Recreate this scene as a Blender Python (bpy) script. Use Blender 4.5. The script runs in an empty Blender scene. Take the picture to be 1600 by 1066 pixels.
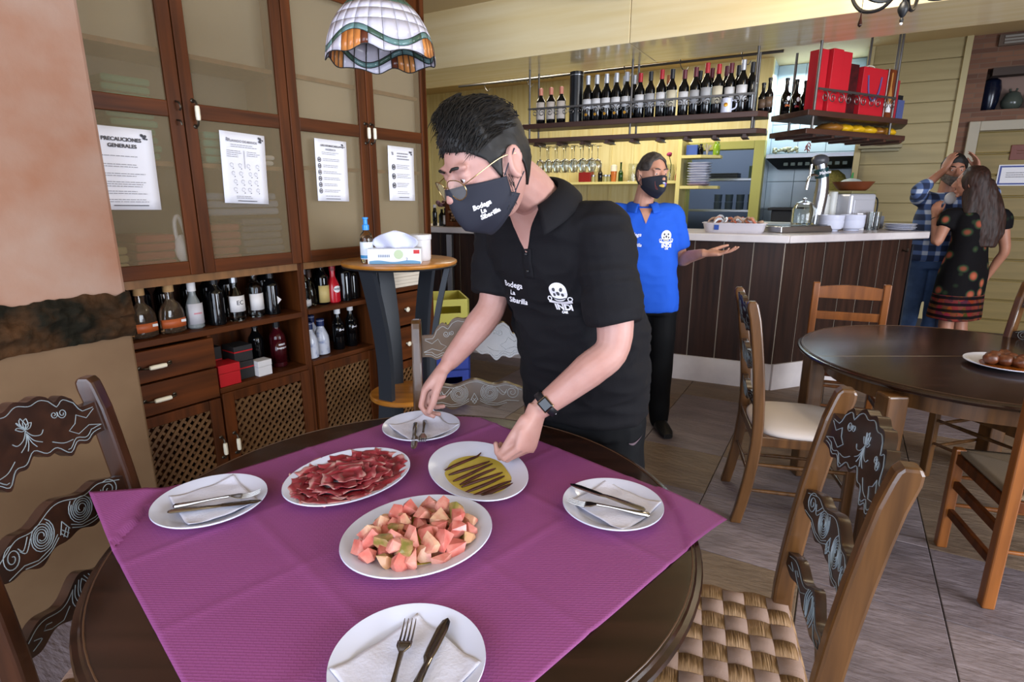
import bpy, bmesh, math, random
from mathutils import Vector, Matrix, Quaternion, noise
from mathutils.bvhtree import BVHTree
PI = math.pi
R = math.radians
rnd = random.Random(7)
S = bpy.context.scene
COL = S.collection

# ------------------------------------------------------------------ camera, world, light, exposure
cam = bpy.data.cameras.new('camera'); cam.lens = 20; cam.sensor_width = 36; cam.clip_start = .02
camo = bpy.data.objects.new('camera', cam); COL.objects.link(camo)
camo.location = (0, 0, 1.48); camo.rotation_euler = (R(90-14.2), 0, 0)
S.camera = camo
S.view_settings.view_transform = 'Standard'; S.view_settings.look = 'None'
S.view_settings.exposure = 0.2; S.view_settings.gamma = 1; S.view_settings.use_curve_mapping = False
S.cycles.use_denoising = True
S.cycles.max_bounces = 8; S.cycles.transmission_bounces = 6; S.cycles.sample_clamp_indirect = 6
S.cycles.caustics_reflective = False; S.cycles.caustics_refractive = False
wd = bpy.data.worlds.new('world'); S.world = wd; wd.use_nodes = True
wd.node_tree.nodes['Background'].inputs[0].default_value = (.62, .74, 1, 1)
wd.node_tree.nodes['Background'].inputs[1].default_value = 1.0

# room frame: w runs along the beam to the right, m runs away from the camera
MA = R(29.8)
def W(w, m, z=0.): return Vector((w*math.cos(MA)+m*math.sin(MA), -w*math.sin(MA)+m*math.cos(MA), z))
WROT = -MA
# cabinet frame: s along the cabinet front, y into the wall
CA = R(34.5); CROT = PI/2-CA
CO = Vector((math.cos(CA)*-2.465, -math.sin(CA)*-2.465, 0))
def C(s, y, z=0.): return CO+Vector((math.sin(CA)*s-math.cos(CA)*y, math.cos(CA)*s+math.sin(CA)*y, z))

def area(name, loc, to, sx, sy, power, col):
    l = bpy.data.lights.new(name, 'AREA'); l.shape = 'RECTANGLE'; l.size = sx; l.size_y = sy; l.energy = power; l.color = col
    o = bpy.data.objects.new(name, l); COL.objects.link(o); o.location = loc
    o.rotation_euler = (Vector(to)-Vector(loc)).to_track_quat('-Z', 'Y').to_euler(); return o
# daylight through the openings behind and beside the camera
area('daylight_rear', W(-.6, -1.9, 1.45), W(-.6, 3, .9), 4.6, 2.3, 170, (.74, .84, 1))
area('daylight_side', W(4.1, 1.2, 1.5), W(0, 2.0, .8), 3.6, 2.2, 360, (.84, .90, 1))
# lamps of the place: bar ceiling and kitchen, then an added kitchen fill
area('bar_ceiling_light', W(-2.6, 6.0, 2.97), W(-2.6, 6.0, 0), 2.6, .5, 75, (1, .93, .76))
area('kitchen_light', W(-.45, 7.72, 2.86), W(-.45, 7.9, 1.5), .8, .2, 20, (.86, .96, 1))

area('kitchen_fill_light', W(-1.7, 8.3, 2.95), W(-1.7, 8.5, 0), 1.2, .3, 26, (.82, .92, 1))  # added fill, brightens the kitchen interior behind the doorway

# ------------------------------------------------------------------ materials
_m = {}
def col(c):
    if isinstance(c, str):
        c = c.lstrip('#'); v = [int(c[i:i+2], 16)/255 for i in (0, 2, 4)]
        return tuple(x/12.92 if x <= .04045 else ((x+.055)/1.055)**2.4 for x in v)+(1,)
    return tuple(c)[:3]+(1,)
def mat(name, c, rough=.5, metal=0, spec=.5, c2=None, ns=8, stretch=(1, 1, 1), bump=0, bs=None, trans=0, ior=1.45, emit=None, es=0, coat=0, sss=0, alpha=1, kind='noise', lo=.35, hi=.65, sheen=0, det=4):
    if name in _m: return _m[name]
    m = bpy.data.materials.new(name); m.use_nodes = True; nt = m.node_tree; p = nt.nodes['Principled BSDF']
    p.inputs['Base Color'].default_value = col(c); p.inputs['Roughness'].default_value = rough; p.inputs['Metallic'].default_value = metal
    p.inputs['Specular IOR Level'].default_value = spec; p.inputs['Transmission Weight'].default_value = trans; p.inputs['IOR'].default_value = ior
    p.inputs['Coat Weight'].default_value = coat; p.inputs['Coat Roughness'].default_value = .08; p.inputs['Alpha'].default_value = alpha
    p.inputs['Sheen Weight'].default_value = sheen
    if sss: p.inputs['Subsurface Weight'].default_value = sss; p.inputs['Subsurface Radius'].default_value = (.02, .008, .005); p.inputs['Subsurface Scale'].default_value = .4
    if emit: p.inputs['Emission Color'].default_value = col(emit); p.inputs['Emission Strength'].default_value = es
    if c2 or bump:
        tc = nt.nodes.new('ShaderNodeTexCoord'); mp = nt.nodes.new('ShaderNodeMapping'); mp.inputs['Scale'].default_value = stretch
        nt.links.new(tc.outputs['Object'], mp.inputs['Vector'])
        if kind == 'wave':
            t = nt.nodes.new('ShaderNodeTexWave'); t.inputs['Scale'].default_value = ns; t.inputs['Distortion'].default_value = 3; t.inputs['Detail'].default_value = 3
        else:
            t = nt.nodes.new('ShaderNodeTexNoise'); t.inputs['Scale'].default_value = ns; t.inputs['Detail'].default_value = det
        nt.links.new(mp.outputs['Vector'], t.inputs['Vector'])
        if c2:
            cr = nt.nodes.new('ShaderNodeValToRGB'); cr.color_ramp.elements[0].position = lo; cr.color_ramp.elements[1].position = hi
            cr.color_ramp.elements[0].color = col(c); cr.color_ramp.elements[1].color = col(c2)
            nt.links.new(t.outputs['Fac'], cr.inputs['Fac']); nt.links.new(cr.outputs['Color'], p.inputs['Base Color'])
        if bump:
            src = t
            if bs:
                src = nt.nodes.new('ShaderNodeTexNoise'); src.inputs['Scale'].default_value = bs; src.inputs['Detail'].default_value = 5
                nt.links.new(mp.outputs['Vector'], src.inputs['Vector'])
            bp = nt.nodes.new('ShaderNodeBump'); bp.inputs['Strength'].default_value = min(1, bump); bp.inputs['Distance'].default_value = .01
            nt.links.new(src.outputs['Fac'], bp.inputs['Height']); nt.links.new(bp.outputs['Normal'], p.inputs['Normal'])
    _m[name] = m; return m
def wood(name, c, c2, rough=.4, ax=2, ns=6, coat=0, bump=.06, spec=.5):
    st = [14, 14, 14]; st[ax] = 1.0
    return mat(name, c, rough, c2=c2, ns=ns/3, stretch=st, bump=bump, coat=coat, spec=spec, lo=.3, hi=.7)

# ------------------------------------------------------------------ mesh helpers
class B:
    def __init__(s): s.v = []; s.f = []
    def add(s, vs, fs, M=None):
        n = len(s.v)
        s.v += [tuple(M @ Vector(v)) if M else tuple(v) for v in vs]
        s.f += [tuple(i+n for i in f) for f in fs]; return s
    def box(s, x0, x1, y0, y1, z0, z1, M=None):
        return s.add([(x0,y0,z0),(x1,y0,z0),(x1,y1,z0),(x0,y1,z0),(x0,y0,z1),(x1,y0,z1),(x1,y1,z1),(x0,y1,z1)],
            [(3,2,1,0),(4,5,6,7),(0,1,5,4),(1,2,6,5),(2,3,7,6),(3,0,4,7)], M)
    def cb(s, c, d, M=None):
        return s.box(c[0]-d[0]/2, c[0]+d[0]/2, c[1]-d[1]/2, c[1]+d[1]/2, c[2]-d[2]/2, c[2]+d[2]/2, M)
    def bar(s, a, b, wx, wy, up=(0, 0, 1)):
        a, b = Vector(a), Vector(b); d = b-a; L = d.length; z = d.normalized(); x = Vector(up).cross(z)
        if x.length < 1e-4: x = Vector((1, 0, 0)).cross(z)
        x.normalize(); y = z.cross(x)
        M = Matrix((x, y, z)).transposed().to_4x4(); M.translation = a
        return s.box(-wx/2, wx/2, -wy/2, wy/2, 0, L, M)
    def lathe(s, prof, seg=24, loc=(0, 0, 0), sx=1, sy=1, M=None):
        vs = []; fs = []; n = len(prof)
        for r, z in prof:
            for k in range(seg):
                a = 2*PI*k/seg; vs.append((loc[0]+r*sx*math.cos(a), loc[1]+r*sy*math.sin(a), loc[2]+z))
        for i in range(n-1):
            for k in range(seg):
                k2 = (k+1) % seg; fs.append((i*seg+k, i*seg+k2, (i+1)*seg+k2, (i+1)*seg+k))
        fs.append(tuple(range(seg-1, -1, -1))); fs.append(tuple((n-1)*seg+k for k in range(seg)))
        return s.add(vs, fs, M)
    def tube(s, pts, r, seg=8, closed=False, sx=1, up=None, cap=True):
        pts = [Vector(p) for p in pts]; n = len(pts); vs = []; fs = []
        if not hasattr(r, '__len__'): r = [r]*n
        pu = Vector(up) if up else None
        for i, p in enumerate(pts):
            a = pts[i-1] if (i > 0 or closed) else p; b = pts[(i+1) % n] if (i < n-1 or closed) else p
            t = (b-a)
            t = t.normalized() if t.length > 1e-9 else Vector((0, 0, 1))
            if pu is None:
                pu = Vector((0, 0, 1)) if abs(t.z) < .9 else Vector((1, 0, 0))
            x = pu.cross(t)
            if x.length < 1e-5: x = t.orthogonal()
            x.normalize(); y = t.cross(x)
            if up is None: pu = y
            for k in range(seg):
                an = 2*PI*k/seg; vs.append(p+x*(math.cos(an)*r[i]*sx)+y*(math.sin(an)*r[i]))
        m = n if closed else n-1
        for i in range(m):
            j = (i+1) % n
            for k in range(seg):
                k2 = (k+1) % seg; fs.append((i*seg+k, i*seg+k2, j*seg+k2, j*seg+k))
        if not closed and cap: fs.append(tuple(range(seg-1, -1, -1))); fs.append(tuple((n-1)*seg+k for k in range(seg)))
        return s.add(vs, fs)
    def prism(s, poly, z0, z1, M=None, top=None):
        n = len(poly); t = top or poly
        vs = [(x, y, z0) for x, y in poly]+[(x, y, z1) for x, y in t]
        fs = [tuple(range(n-1, -1, -1)), tuple(range(n, 2*n))]+[(i, (i+1) % n, n+(i+1) % n, n+i) for i in range(n)]
        return s.add(vs, fs, M)
    def strip(s, top, bot, y0, y1, fn=None):
        """slab standing in xz between two polylines of equal length, y0..y1 thick"""
        n = len(top); f = fn or (lambda x, y, z: (x, y, z)); vs = []
        for (a, b) in zip(top, bot):
            vs += [f(a[0], y0, a[1]), f(a[0], y1, a[1]), f(b[0], y1, b[1]), f(b[0], y0, b[1])]
        fs = []
        for i in range(n-1):
            o, q = i*4, i*4+4
            for k in range(4): k2 = (k+1) % 4; fs.append((o+k, q+k, q+k2, o+k2))
        fs.append((0, 1, 2, 3)); e = (n-1)*4; fs.append((e+3, e+2, e+1, e))
        return s.add(vs, fs)
    def grid(s, fn, nu, nv, cu=False):
        vs = [fn(i/(nu-(0 if cu else 1)), j/(nv-1)) for j in range(nv) for i in range(nu)]; fs = []
        for j in range(nv-1):
            for i in range(nu if cu else nu-1):
                i2 = (i+1) % nu; fs.append((j*nu+i, j*nu+i2, (j+1)*nu+i2, (j+1)*nu+i))
        return s.add(vs, fs)
    def ell(s, c, r, M=None, nu=20, nv=12):
        r = r if hasattr(r, '__len__') else (r, r, r); vs = []; fs = []
        for j in range(nv+1):
            th = PI*j/nv
            for i in range(nu):
                a = 2*PI*i/nu; vs.append((c[0]+r[0]*math.sin(th)*math.cos(a), c[1]+r[1]*math.sin(th)*math.sin(a), c[2]-r[2]*math.cos(th)))
        for j in range(nv):
            for i in range(nu): i2 = (i+1) % nu; fs.append((j*nu+i, j*nu+i2, (j+1)*nu+i2, (j+1)*nu+i))
        return s.add(vs, fs, M)
def ob(name, b, m, parent=None, sm=True, bev=0, ang=40, solid=0, sub=0, label=None, kind=None):
    me = bpy.data.meshes.new(name); me.from_pydata(b.v, [], b.f)
    if sm or sub or bev or solid:
        bm = bmesh.new(); bm.from_mesh(me)
        if solid == 0: bmesh.ops.remove_doubles(bm, verts=bm.verts, dist=1e-6)
        bmesh.ops.recalc_face_normals(bm, faces=bm.faces); bm.to_mesh(me); bm.free()
    if sm:
        me.polygons.foreach_set('use_smooth', [True]*len(me.polygons)); me.set_sharp_from_angle(angle=R(ang))
    me.update()
    if m: me.materials.append(m)
    o = bpy.data.objects.new(name, me); COL.objects.link(o); o.parent = parent
    if solid: d = o.modifiers.new('solid', 'SOLIDIFY'); d.thickness = abs(solid); d.offset = 1 if solid > 0 else -1
    if bev: d = o.modifiers.new('bevel', 'BEVEL'); d.width = bev; d.segments = 2; d.limit_method = 'ANGLE'; d.angle_limit = R(50)
    if sub: d = o.modifiers.new('sub', 'SUBSURF'); d.levels = sub; d.render_levels = sub
    if label: o['label'] = label
    if kind: o['kind'] = kind
    return o
def islands(b):
    par = list(range(len(b.v)))
    def fd(i):
        while par[i] != i: par[i] = par[par[i]]; i = par[i]
        return i
    for f in b.f:
        r = fd(f[0])
        for j in f[1:]: par[fd(j)] = r
    g = {}
    for f in b.f: g.setdefault(fd(f[0]), []).append(f)
    out = []
    for fs in g.values():
        ids = sorted({i for f in fs for i in f}); mp = {i: k for k, i in enumerate(ids)}
        q = B(); q.v = [b.v[i] for i in ids]; q.f = [tuple(mp[i] for i in f) for f in fs]; out.append(q)
    return out
def obs(name, b, m, parent=None, **k):
    """every separate piece of the builder becomes an object of its own"""
    return [ob(name, q, m, parent, **k) for q in islands(b)]
def tag(o, label=None, cat=None, group=None, kind=None):
    if label: o['label'] = label
    if cat: o['category'] = cat
    if group: o['group'] = group
    if kind: o['kind'] = kind
    return o
def thing(name, label, cat, loc=(0, 0, 0), rz=0, group=None, kind=None):
    o = bpy.data.objects.new(name, None); COL.objects.link(o); o.location = loc; o.rotation_euler = (0, 0, rz); o.empty_display_size = .05
    return tag(o, label, cat, group, kind)
def at(o, loc, rz=0):
    o.location = loc; o.rotation_euler = (0, 0, rz); return o
def dup(root, loc, rz=0, label=None, group=None, scale=None):
    r = root.copy(); COL.objects.link(r); r.location = loc; r.rotation_euler = (0, 0, rz)
    if label: r['label'] = label
    if group: r['group'] = group
    if scale: r.scale = scale if hasattr(scale, '__len__') else (scale,)*3
    for ch in list(root.children):
        c = ch.copy(); COL.objects.link(c); c.parent = r
        for g in ch.children:
            d = g.copy(); COL.objects.link(d); d.parent = c
    return r
def struct(name, b, m, loc=(0, 0, 0), rz=0, parent=None, label=None, **k):
    qs = islands(b) if len(b.f) < 400 else [b]
    o = ob(name, qs[0], m, parent, **k); o.location = loc; o.rotation_euler = (0, 0, rz)
    for q in qs[1:]: ob(name.split('_')[0]+'_section', q, m, o if parent is None else parent, **k)
    if parent is None: o['kind'] = 'structure'
    if label: o['label'] = label
    return o
_txt = {}
def text_mesh(s, size, bold=0, shear=0, sp=1):
    """lettering as flat polygons in xy, centred on the origin"""
    k = (s, size, bold, shear, sp)
    if k in _txt: return _txt[k]
    c = bpy.data.curves.new('t', 'FONT'); c.body = s; c.size = size; c.align_x = 'CENTER'; c.align_y = 'CENTER'; c.offset = bold; c.shear = shear; c.space_character = sp; c.resolution_u = 3
    o = bpy.data.objects.new('t', c); COL.objects.link(o)
    dg = bpy.context.evaluated_depsgraph_get(); me = o.evaluated_get(dg).to_mesh()
    r = ([tuple(v.co) for v in me.vertices], [tuple(p.vertices) for p in me.polygons])
    o.evaluated_get(dg).to_mesh_clear(); bpy.data.objects.remove(o); bpy.data.curves.remove(c); _txt[k] = r; return r
def text_on(b, s, size, M, **k):
    v, f = text_mesh(s, size, **k); b.add(v, f, M); return b
def frame(o, x, z, y=None):
    """matrix whose columns are given axes, at o"""
    x = Vector(x).normalized(); z = Vector(z).normalized(); y = z.cross(x).normalized(); x = y.cross(z)
    M = Matrix((x, y, z)).transposed().to_4x4(); M.translation = Vector(o); return M
def spiral(cx, cz, r0, r1, a0, turns, n=22):
    return [(cx+(r0+(r1-r0)*i/(n-1))*math.cos(a0+turns*2*PI*i/(n-1)), cz+(r0+(r1-r0)*i/(n-1))*math.sin(a0+turns*2*PI*i/(n-1))) for i in range(n)]
def bez(ps, n=12):
    """smooth curve through points (Catmull-Rom)"""
    ps = [Vector(p) for p in ps]; out = []
    for i in range(len(ps)-1):
        a = ps[max(i-1, 0)]; b = ps[i]; c = ps[i+1]; d = ps[min(i+2, len(ps)-1)]
        for k in range(n):
            t = k/n; out.append(.5*((2*b)+(c-a)*t+(2*a-5*b+4*c-d)*t*t+(3*b-a-3*c+d)*t*t*t))
    out.append(ps[-1]); return out
def remesh(b, vox, smooth=6, name='x'):
    """fuse overlapping volumes into one continuous skin; returns vertex and face lists"""
    me = bpy.data.meshes.new(name); me.from_pydata(b.v, [], b.f)
    bm = bmesh.new(); bm.from_mesh(me); bmesh.ops.recalc_face_normals(bm, faces=bm.faces); bm.to_mesh(me); bm.free()
    o = bpy.data.objects.new(name, me); COL.objects.link(o)
    r = o.modifiers.new('r', 'REMESH'); r.mode = 'VOXEL'; r.voxel_size = vox
    if smooth: q = o.modifiers.new('s', 'SMOOTH'); q.factor = .5; q.iterations = smooth
    dg = bpy.context.evaluated_depsgraph_get(); e = o.evaluated_get(dg).to_mesh()
    out = B(); out.v = [tuple(v.co) for v in e.vertices]; out.f = [tuple(p.vertices) for p in e.polygons]
    o.evaluated_get(dg).to_mesh_clear(); bpy.data.objects.remove(o); bpy.data.meshes.remove(me); return out
# ------------------------------------------------------------------ shared materials
M_dark = wood('dark_wood_upright', '#3a1c08', '#5e2f10', .5, 2, bump=.05, spec=.22)
M_darkx = wood('dark_wood_lengthwise', '#3a1c08', '#5e2f10', .5, 0, bump=.05, spec=.22)
M_table = wood('table_wood', '#1c0f07', '#2e1a12', .2, 0, coat=.05, bump=.03)
M_chair = wood('chair_wood', '#3a230f', '#664322', .3, 2, coat=.25, bump=.03)
M_chaird = wood('dark_chair_wood', '#241106', '#3f2111', .3, 2, coat=.3, bump=.03)
M_carve = mat('carved_wood', '#22130d', .3, c2='#341e14', ns=20, coat=.3)
M_wash = mat('whitewashed_groove', '#828d93', .5)
M_pine = wood('honey_pine', '#6b3b15', '#8a5122', .32, 2, coat=.2, bump=.03)
M_oak = wood('golden_oak', '#9a5f20', '#bd7c2f', .28, 0, coat=.3, bump=.02)
M_yellow = wood('yellow_veneer', '#c9a865', '#dcc083', .33, 0, ns=5, coat=.15, bump=.02)
M_black = mat('black_metal', '#16171b', .45)
M_grey = mat('slate_black_paint', '#24282e', .5)
M_iron = mat('wrought_iron', '#5f5c5a', .4, metal=.75)
M_steel = mat('steel', '#b4b6ba', .28, metal=1)
M_chrome = mat('chrome', '#d8dade', .12, metal=1)
M_brass = mat('dark_brass', '#4a4238', .35, metal=.8)
M_cer = mat('cream_ceramic', '#e6dcc4', .25)
M_white = mat('white_china', '#c9ccde', .16, spec=.5)
M_paper = mat('paper', '#e4e3ea', .8)
M_ink = mat('ink', '#44444a', .8)
M_inkl = mat('grey_ink', '#8d8c92', .8)
M_wt = mat('white_print', '#eceaf0', .6)
M_glass = mat('clear_glass', '#eef2f0', .03, trans=1)
M_dglass = mat('dark_bottle_glass', '#07080a', .07, spec=.6)
M_gglass = mat('green_bottle_glass', '#0d1a08', .07, spec=.6)
M_red = mat('red_card', '#b3141d', .5)
M_stone = mat('pale_stone', '#b9b1b3', .25, c2='#d2cbcb', ns=3, bump=.02)
M_label = mat('white_label', '#dedbdb', .6)
M_gold = mat('gold_foil', '#c08a2a', .3, metal=.7)

# ------------------------------------------------------------------ room shell
floor = struct('floor', B().box(-7.6, 4.3, -2.2, 9.6, -.06, -.008), mat('floor_grout', '#4c433c', .9), W(0, 0), WROT, label='grouted floor of split stone tiles')
tm = []
for i, (a, b) in enumerate((('#62575a', '#766a6d'), ('#635142', '#776351'), ('#6b5f60', '#807375'), ('#6f5d4c', '#5d4d3f'))):
    m = mat('split_stone_%d' % i, a, .55, c2=b, ns=2.2, stretch=(1.2, 4, 1), bump=1, bs=11)
    me = ob('floor_tile', B().box(-.2345, .2345, -.248, .248, -.008, 0), m, sm=False, bev=.0025)
    tm.append(me.data); 
    if i: bpy.data.objects.remove(me)
    else: t0 = me
first = True
for i in range(-12, 5):
    for j in range(-6, 10):
        w = .017+.473*i+.2365; m_ = 2.79+.5*j+.25
        if w < -2.1-.62*max(m_, 0) or w > 3.4: continue
        o = t0 if first else t0.copy()
        if not first: COL.objects.link(o)
        first = False
        o.data = tm[rnd.choice((0, 0, 1, 2, 2, 3) if m_ < 3.4 else (1, 1, 3, 0, 3))]; o.parent = floor; o.location = (w, m_, 0)
        if rnd.random() < .5: o.rotation_euler = (0, 0, PI)
M_ceil = mat('cream_ceiling', '#c9b183', .7)
struct('ceiling', B().box(-7.6, 4.3, -2.2, 4.0, 2.88, 2.96).box(-1.38, 4.3, -2.2, 3.977, 2.725, 2.88).box(-7.6, 4.3, 4.62, 9.6, 3.0, 3.08), M_ceil, W(0, 0), WROT, sm=False, label='cream ceiling with a lower field')
M_beam = wood('beam_veneer', '#e2cc98', '#eddcb2', .26, 0, ns=3.2, coat=.3, bump=.02)
beam = struct('trim_1', B().box(-7.4, -1.383, 3.977, 4.62, 2.47, 2.99), M_beam, W(0, 0), WROT, sm=False, bev=.004, label='varnished yellow veneer ceiling beam')
struct('beam_panel', B().box(-1.38, 4.3, 3.977, 4.62, 2.47, 2.99), M_beam, parent=beam, sm=False, bev=.004)
# back wall with the kitchen doorway and the tiled cooking alcove
M_ywall = mat('yellow_panel_wall', '#d2c184', .6, c2='#dccf98', ns=3, stretch=(8, 8, .6))
wb = struct('wall_back', B().box(-7.4, -1.874, 7.5, 7.62, 0, 3.0).box(-1.874, -.905, 7.5, 7.62, 2.12, 3.0), M_ywall, W(0, 0), WROT, sm=False, label='yellow panelled wall behind the bar')
for k in range(18):
    struct('panel_batten', B().box(-7.3+k*.3, -7.275+k*.3, 7.488, 7.5, 0, 3.0), M_ywall, parent=wb, sm=False)
M_lime = mat('lime_trim', '#a5a45a', .5)
struct('trim_2', B().box(-1.874, -1.76, 7.46, 7.64, 0, 2.12).box(-1.02, -.905, 7.46, 7.64, 0, 2.12).box(-1.76, -1.02, 7.46, 7.64, 2.03, 2.12), M_lime, W(0, 0), WROT, sm=False, bev=.006, label='lime green frame of the kitchen doorway')
M_ktile = mat('kitchen_wall_paint', '#6c7890', .5)
struct('wall_kitchen', B().box(-3.2, -.9, 9.3, 9.4, 0, 3.0).box(-3.3, -3.2, 7.62, 9.4, 0, 3).box(-.96, -.9, 8.02, 9.3, 0, 3), M_ktile, W(0, 0), WROT, sm=False, label='blue grey wall inside the kitchen')
M_tile = mat('pale_blue_tile', '#a9bcc8', .15, c2='#b8cad2', ns=2)
wt = struct('wall_alcove', B().box(-.905, .0, 8.0, 8.02, 0, 3.0), mat('tile_grout', '#8a99a2', .7), W(0, 0), WROT, sm=False, label='tiled wall of the cooking alcove')
tg = None
for i in range(3):
    for j in range(9):
        if tg is None: tg = ob('wall_tile', B().box(-.148, .148, -.008, 0, -.163, .163), M_tile, wt, sm=False, bev=.002); o = tg
        else: o = tg.copy(); COL.objects.link(o); o.parent = wt
        o.location = (-.905+.15+.302*i, 8.0, .167+.333*j)
struct('wall_alcove_side', B().box(-.93, -.905, 7.62, 8.02, 0, 3).box(0, .03, 7.62, 8.02, 0, 3), M_tile, W(0, 0), WROT, sm=False, label='tiled cheek of the cooking alcove')
# siding wall
M_sid = wood('pale_board', '#93855c', '#a3946a', .5, 0, ns=4, bump=.04)
ws = struct('wall_siding', B().box(0, .87, 7.52, 7.62, 0, 3.0), M_sid, W(0, 0), WROT, sm=False, label='wall of pale horizontal boards')
sb = None
for k in range(15):
    if sb is None: sb = ob('siding_board', B().box(.06, .82, -.02, 0, 0, .196), M_sid, ws, sm=False, bev=.006); o = sb
    else: o = sb.copy(); COL.objects.link(o); o.parent = ws
    o.location = (0, 7.52, .02+.2*k)
struct('corner_post', B().box(0, .06, 7.47, 7.62, 0, 3).box(.815, .87, 7.47, 7.62, 0, 3), mat('cream_trim', '#b3a67c', .5), parent=ws, sm=False, bev=.004)
# brick wall with niche and boarded door
def brickmat():
    m = bpy.data.materials.new('thin_brick'); m.use_nodes = True; nt = m.node_tree; p = nt.nodes['Principled BSDF']; p.inputs['Roughness'].default_value = .8
    tc = nt.nodes.new('ShaderNodeTexCoord'); mp = nt.nodes.new('ShaderNodeMapping'); mp.inputs['Rotation'].default_value = (R(90), 0, 0)
    b = nt.nodes.new('ShaderNodeTexBrick'); b.inputs['Color1'].default_value = col('#7b5641'); b.inputs['Color2'].default_value = col('#5f3f30'); b.inputs['Mortar'].default_value = col('#6b5546')
    b.inputs['Scale'].default_value = 1; b.inputs['Brick Width'].default_value = .24; b.inputs['Row Height'].default_value = .045; b.inputs['Mortar Size'].default_value = .004
    bp = nt.nodes.new('ShaderNodeBump'); bp.inputs['Strength'].default_value = .4; bp.inputs['Distance'].default_value = .004; bp.invert = True
    nt.links.new(tc.outputs['Object'], mp.inputs['Vector']); nt.links.new(mp.outputs['Vector'], b.inputs['Vector']); nt.links.new(b.outputs['Color'], p.inputs['Base Color'])
    nt.links.new(b.outputs['Fac'], bp.inputs['Height']); nt.links.new(bp.outputs['Normal'], p.inputs['Normal']); return m
M_brick = brickmat()
struct('wall_brick', B().box(.87, .959, 7.52, 7.7, 0, 2.31).box(.959, 2.35, 7.52, 7.7, 2.206, 2.31).box(2.35, 4.3, 7.52, 7.7, 0, 2.31).box(.87, 1.03, 7.52, 7.7, 2.31, 2.69)
       .box(1.75, 4.3, 7.52, 7.7, 2.31, 2.69).box(.87, 4.3, 7.52, 7.7, 2.69, 3.0), M_brick, W(0, 0), WROT, sm=False, label='brown thin-brick wall around the boarded door')
struct('wall_niche', B().box(1.0, 1.78, 7.85, 7.9, 2.28, 2.72).box(1.0, 1.78, 7.7, 7.86, 2.28, 2.31).box(1.0, 1.78, 7.7, 7.86, 2.69, 2.72).box(1.0, 1.03, 7.7, 7.86, 2.31, 2.69).box(1.75, 1.78, 7.7, 7.86, 2.31, 2.69),
       mat('niche_plaster', '#8d7468', .8), W(0, 0), WROT, sm=False, label='plastered recess above the boarded door')
struct('trim_3', B().box(.959, 1.049, 7.47, 7.6, 0, 2.206).box(2.26, 2.35, 7.47, 7.6, 0, 2.206).box(1.049, 2.26, 7.47, 7.6, 2.115, 2.206), mat('door_frame_paint', '#a39a88', .55), W(0, 0), WROT, sm=False, bev=.006, label='pale frame around the boarded door')
M_board = wood('yellow_door_board', '#75632f', '#8a753f', .5, 0, ns=4, bump=.03)
dr = struct('door_1', B().box(1.049, 2.26, 7.56, 7.6, .0, 2.115), M_board, W(0, 0), WROT, sm=False, label='door of wide yellow horizontal boards')
db = None
for k in range(10):
    if db is None: db = ob('door_board', B().box(1.053, 2.256, -.02, 0, 0, .2), M_board, dr, sm=False, bev=.012); o = db
    else: o = db.copy(); COL.objects.link(o); o.parent = dr
    o.location = (0, 7.56, .03+.2085*k)
struct('baseboard_back', B().box(.0, .95, 7.45, 7.47, 0, .2).box(1.05, 2.26, 7.5, 7.535, 0, .1), mat('dark_baseboard', '#2b2420', .5), W(0, 0), WROT, sm=False, label='dark baseboard along the rear wall')
# enclosing walls outside the picture
M_off = mat('ochre_plaster', '#b98f62', .8, c2='#c49c70', ns=2)
struct('wall_rear', B().box(-7.6, -3.1, -2.3, -2.2, 0, 2.96).box(1.9, 4.3, -2.3, -2.2, 0, 2.96).box(-3.1, 1.9, -2.3, -2.2, 2.65, 2.96), M_off, W(0, 0), WROT, sm=False, label='plaster wall with a wide opening to the terrace')
struct('wall_right', B().box(4.3, 4.4, -2.3, -.7, 0, 3.08).box(4.3, 4.4, 3.1, 9.6, 0, 3.08).box(4.3, 4.4, -.7, 3.1, 2.65, 3.08).box(4.3, 4.4, -.7, 3.1, 0, .35), M_off, W(0, 0), WROT, sm=False, label='plaster wall with a wide window')
struct('wall_far', B().box(-7.5, -7.4, 2.2, 9.6, 0, 3.0), M_ywall, W(0, 0), WROT, sm=False, label='yellow end wall of the bar room')
# plaster pillar wall with the rock band
def plaster():
    m = mat('pink_plaster', '#8c5b40', .85, c2='#9b8374', ns=3.2, bump=.1, bs=60, lo=.3, hi=.72); return m
wl = struct('wall_left', B().box(-4.5, .895, -.15, .30, 1.13, 2.9), plaster(), C(0, 0), CROT, sm=False, bev=.012, label='rosy plaster wall above a band of dark rock')
ob('lower_panel', B().box(-4.5, .893, -.146, .28, 0, 1.0), mat('brown_wallboard', '#644a30', .75, c2='#6e5439', ns=5), wl, sm=False, bev=.008)
rb = B()
def rockf(u, v):
    s = -3.0+3.9*u; z = .985+.165*v
    edge = min(1, 5*v, 5*(1-v)) 
    h = .008+.03*edge*max(0, noise.noise((s*9, z*14, 2))+.45)+.018*edge*noise.noise((s*26, z*34, 5))+.008*noise.noise((s*70, z*80, 1))
    z += (.02*noise.noise((s*11, 3, v))+.012*noise.noise((s*31, 7, v)))*(1 if v > .5 else .35)
    return (s, -.15-h, z)
rb.grid(rockf, 520, 26)
ob('rock_band', rb, mat('painted_rock', '#16130b', .9, spec=.15, c2='#452c18', ns=9, bump=.5, bs=60, det=8, lo=.38, hi=.68), wl, sm=True, ang=80)
re_ = B()
def rocke(u, v):
    y = -.165+.44*u; z = .985+.165*v
    return (.9+.006*noise.noise((y*30, z*30, 1)), y, z)
re_.grid(rocke, 20, 8)
ob('rock_return', re_, _m['painted_rock'], wl)
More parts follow.
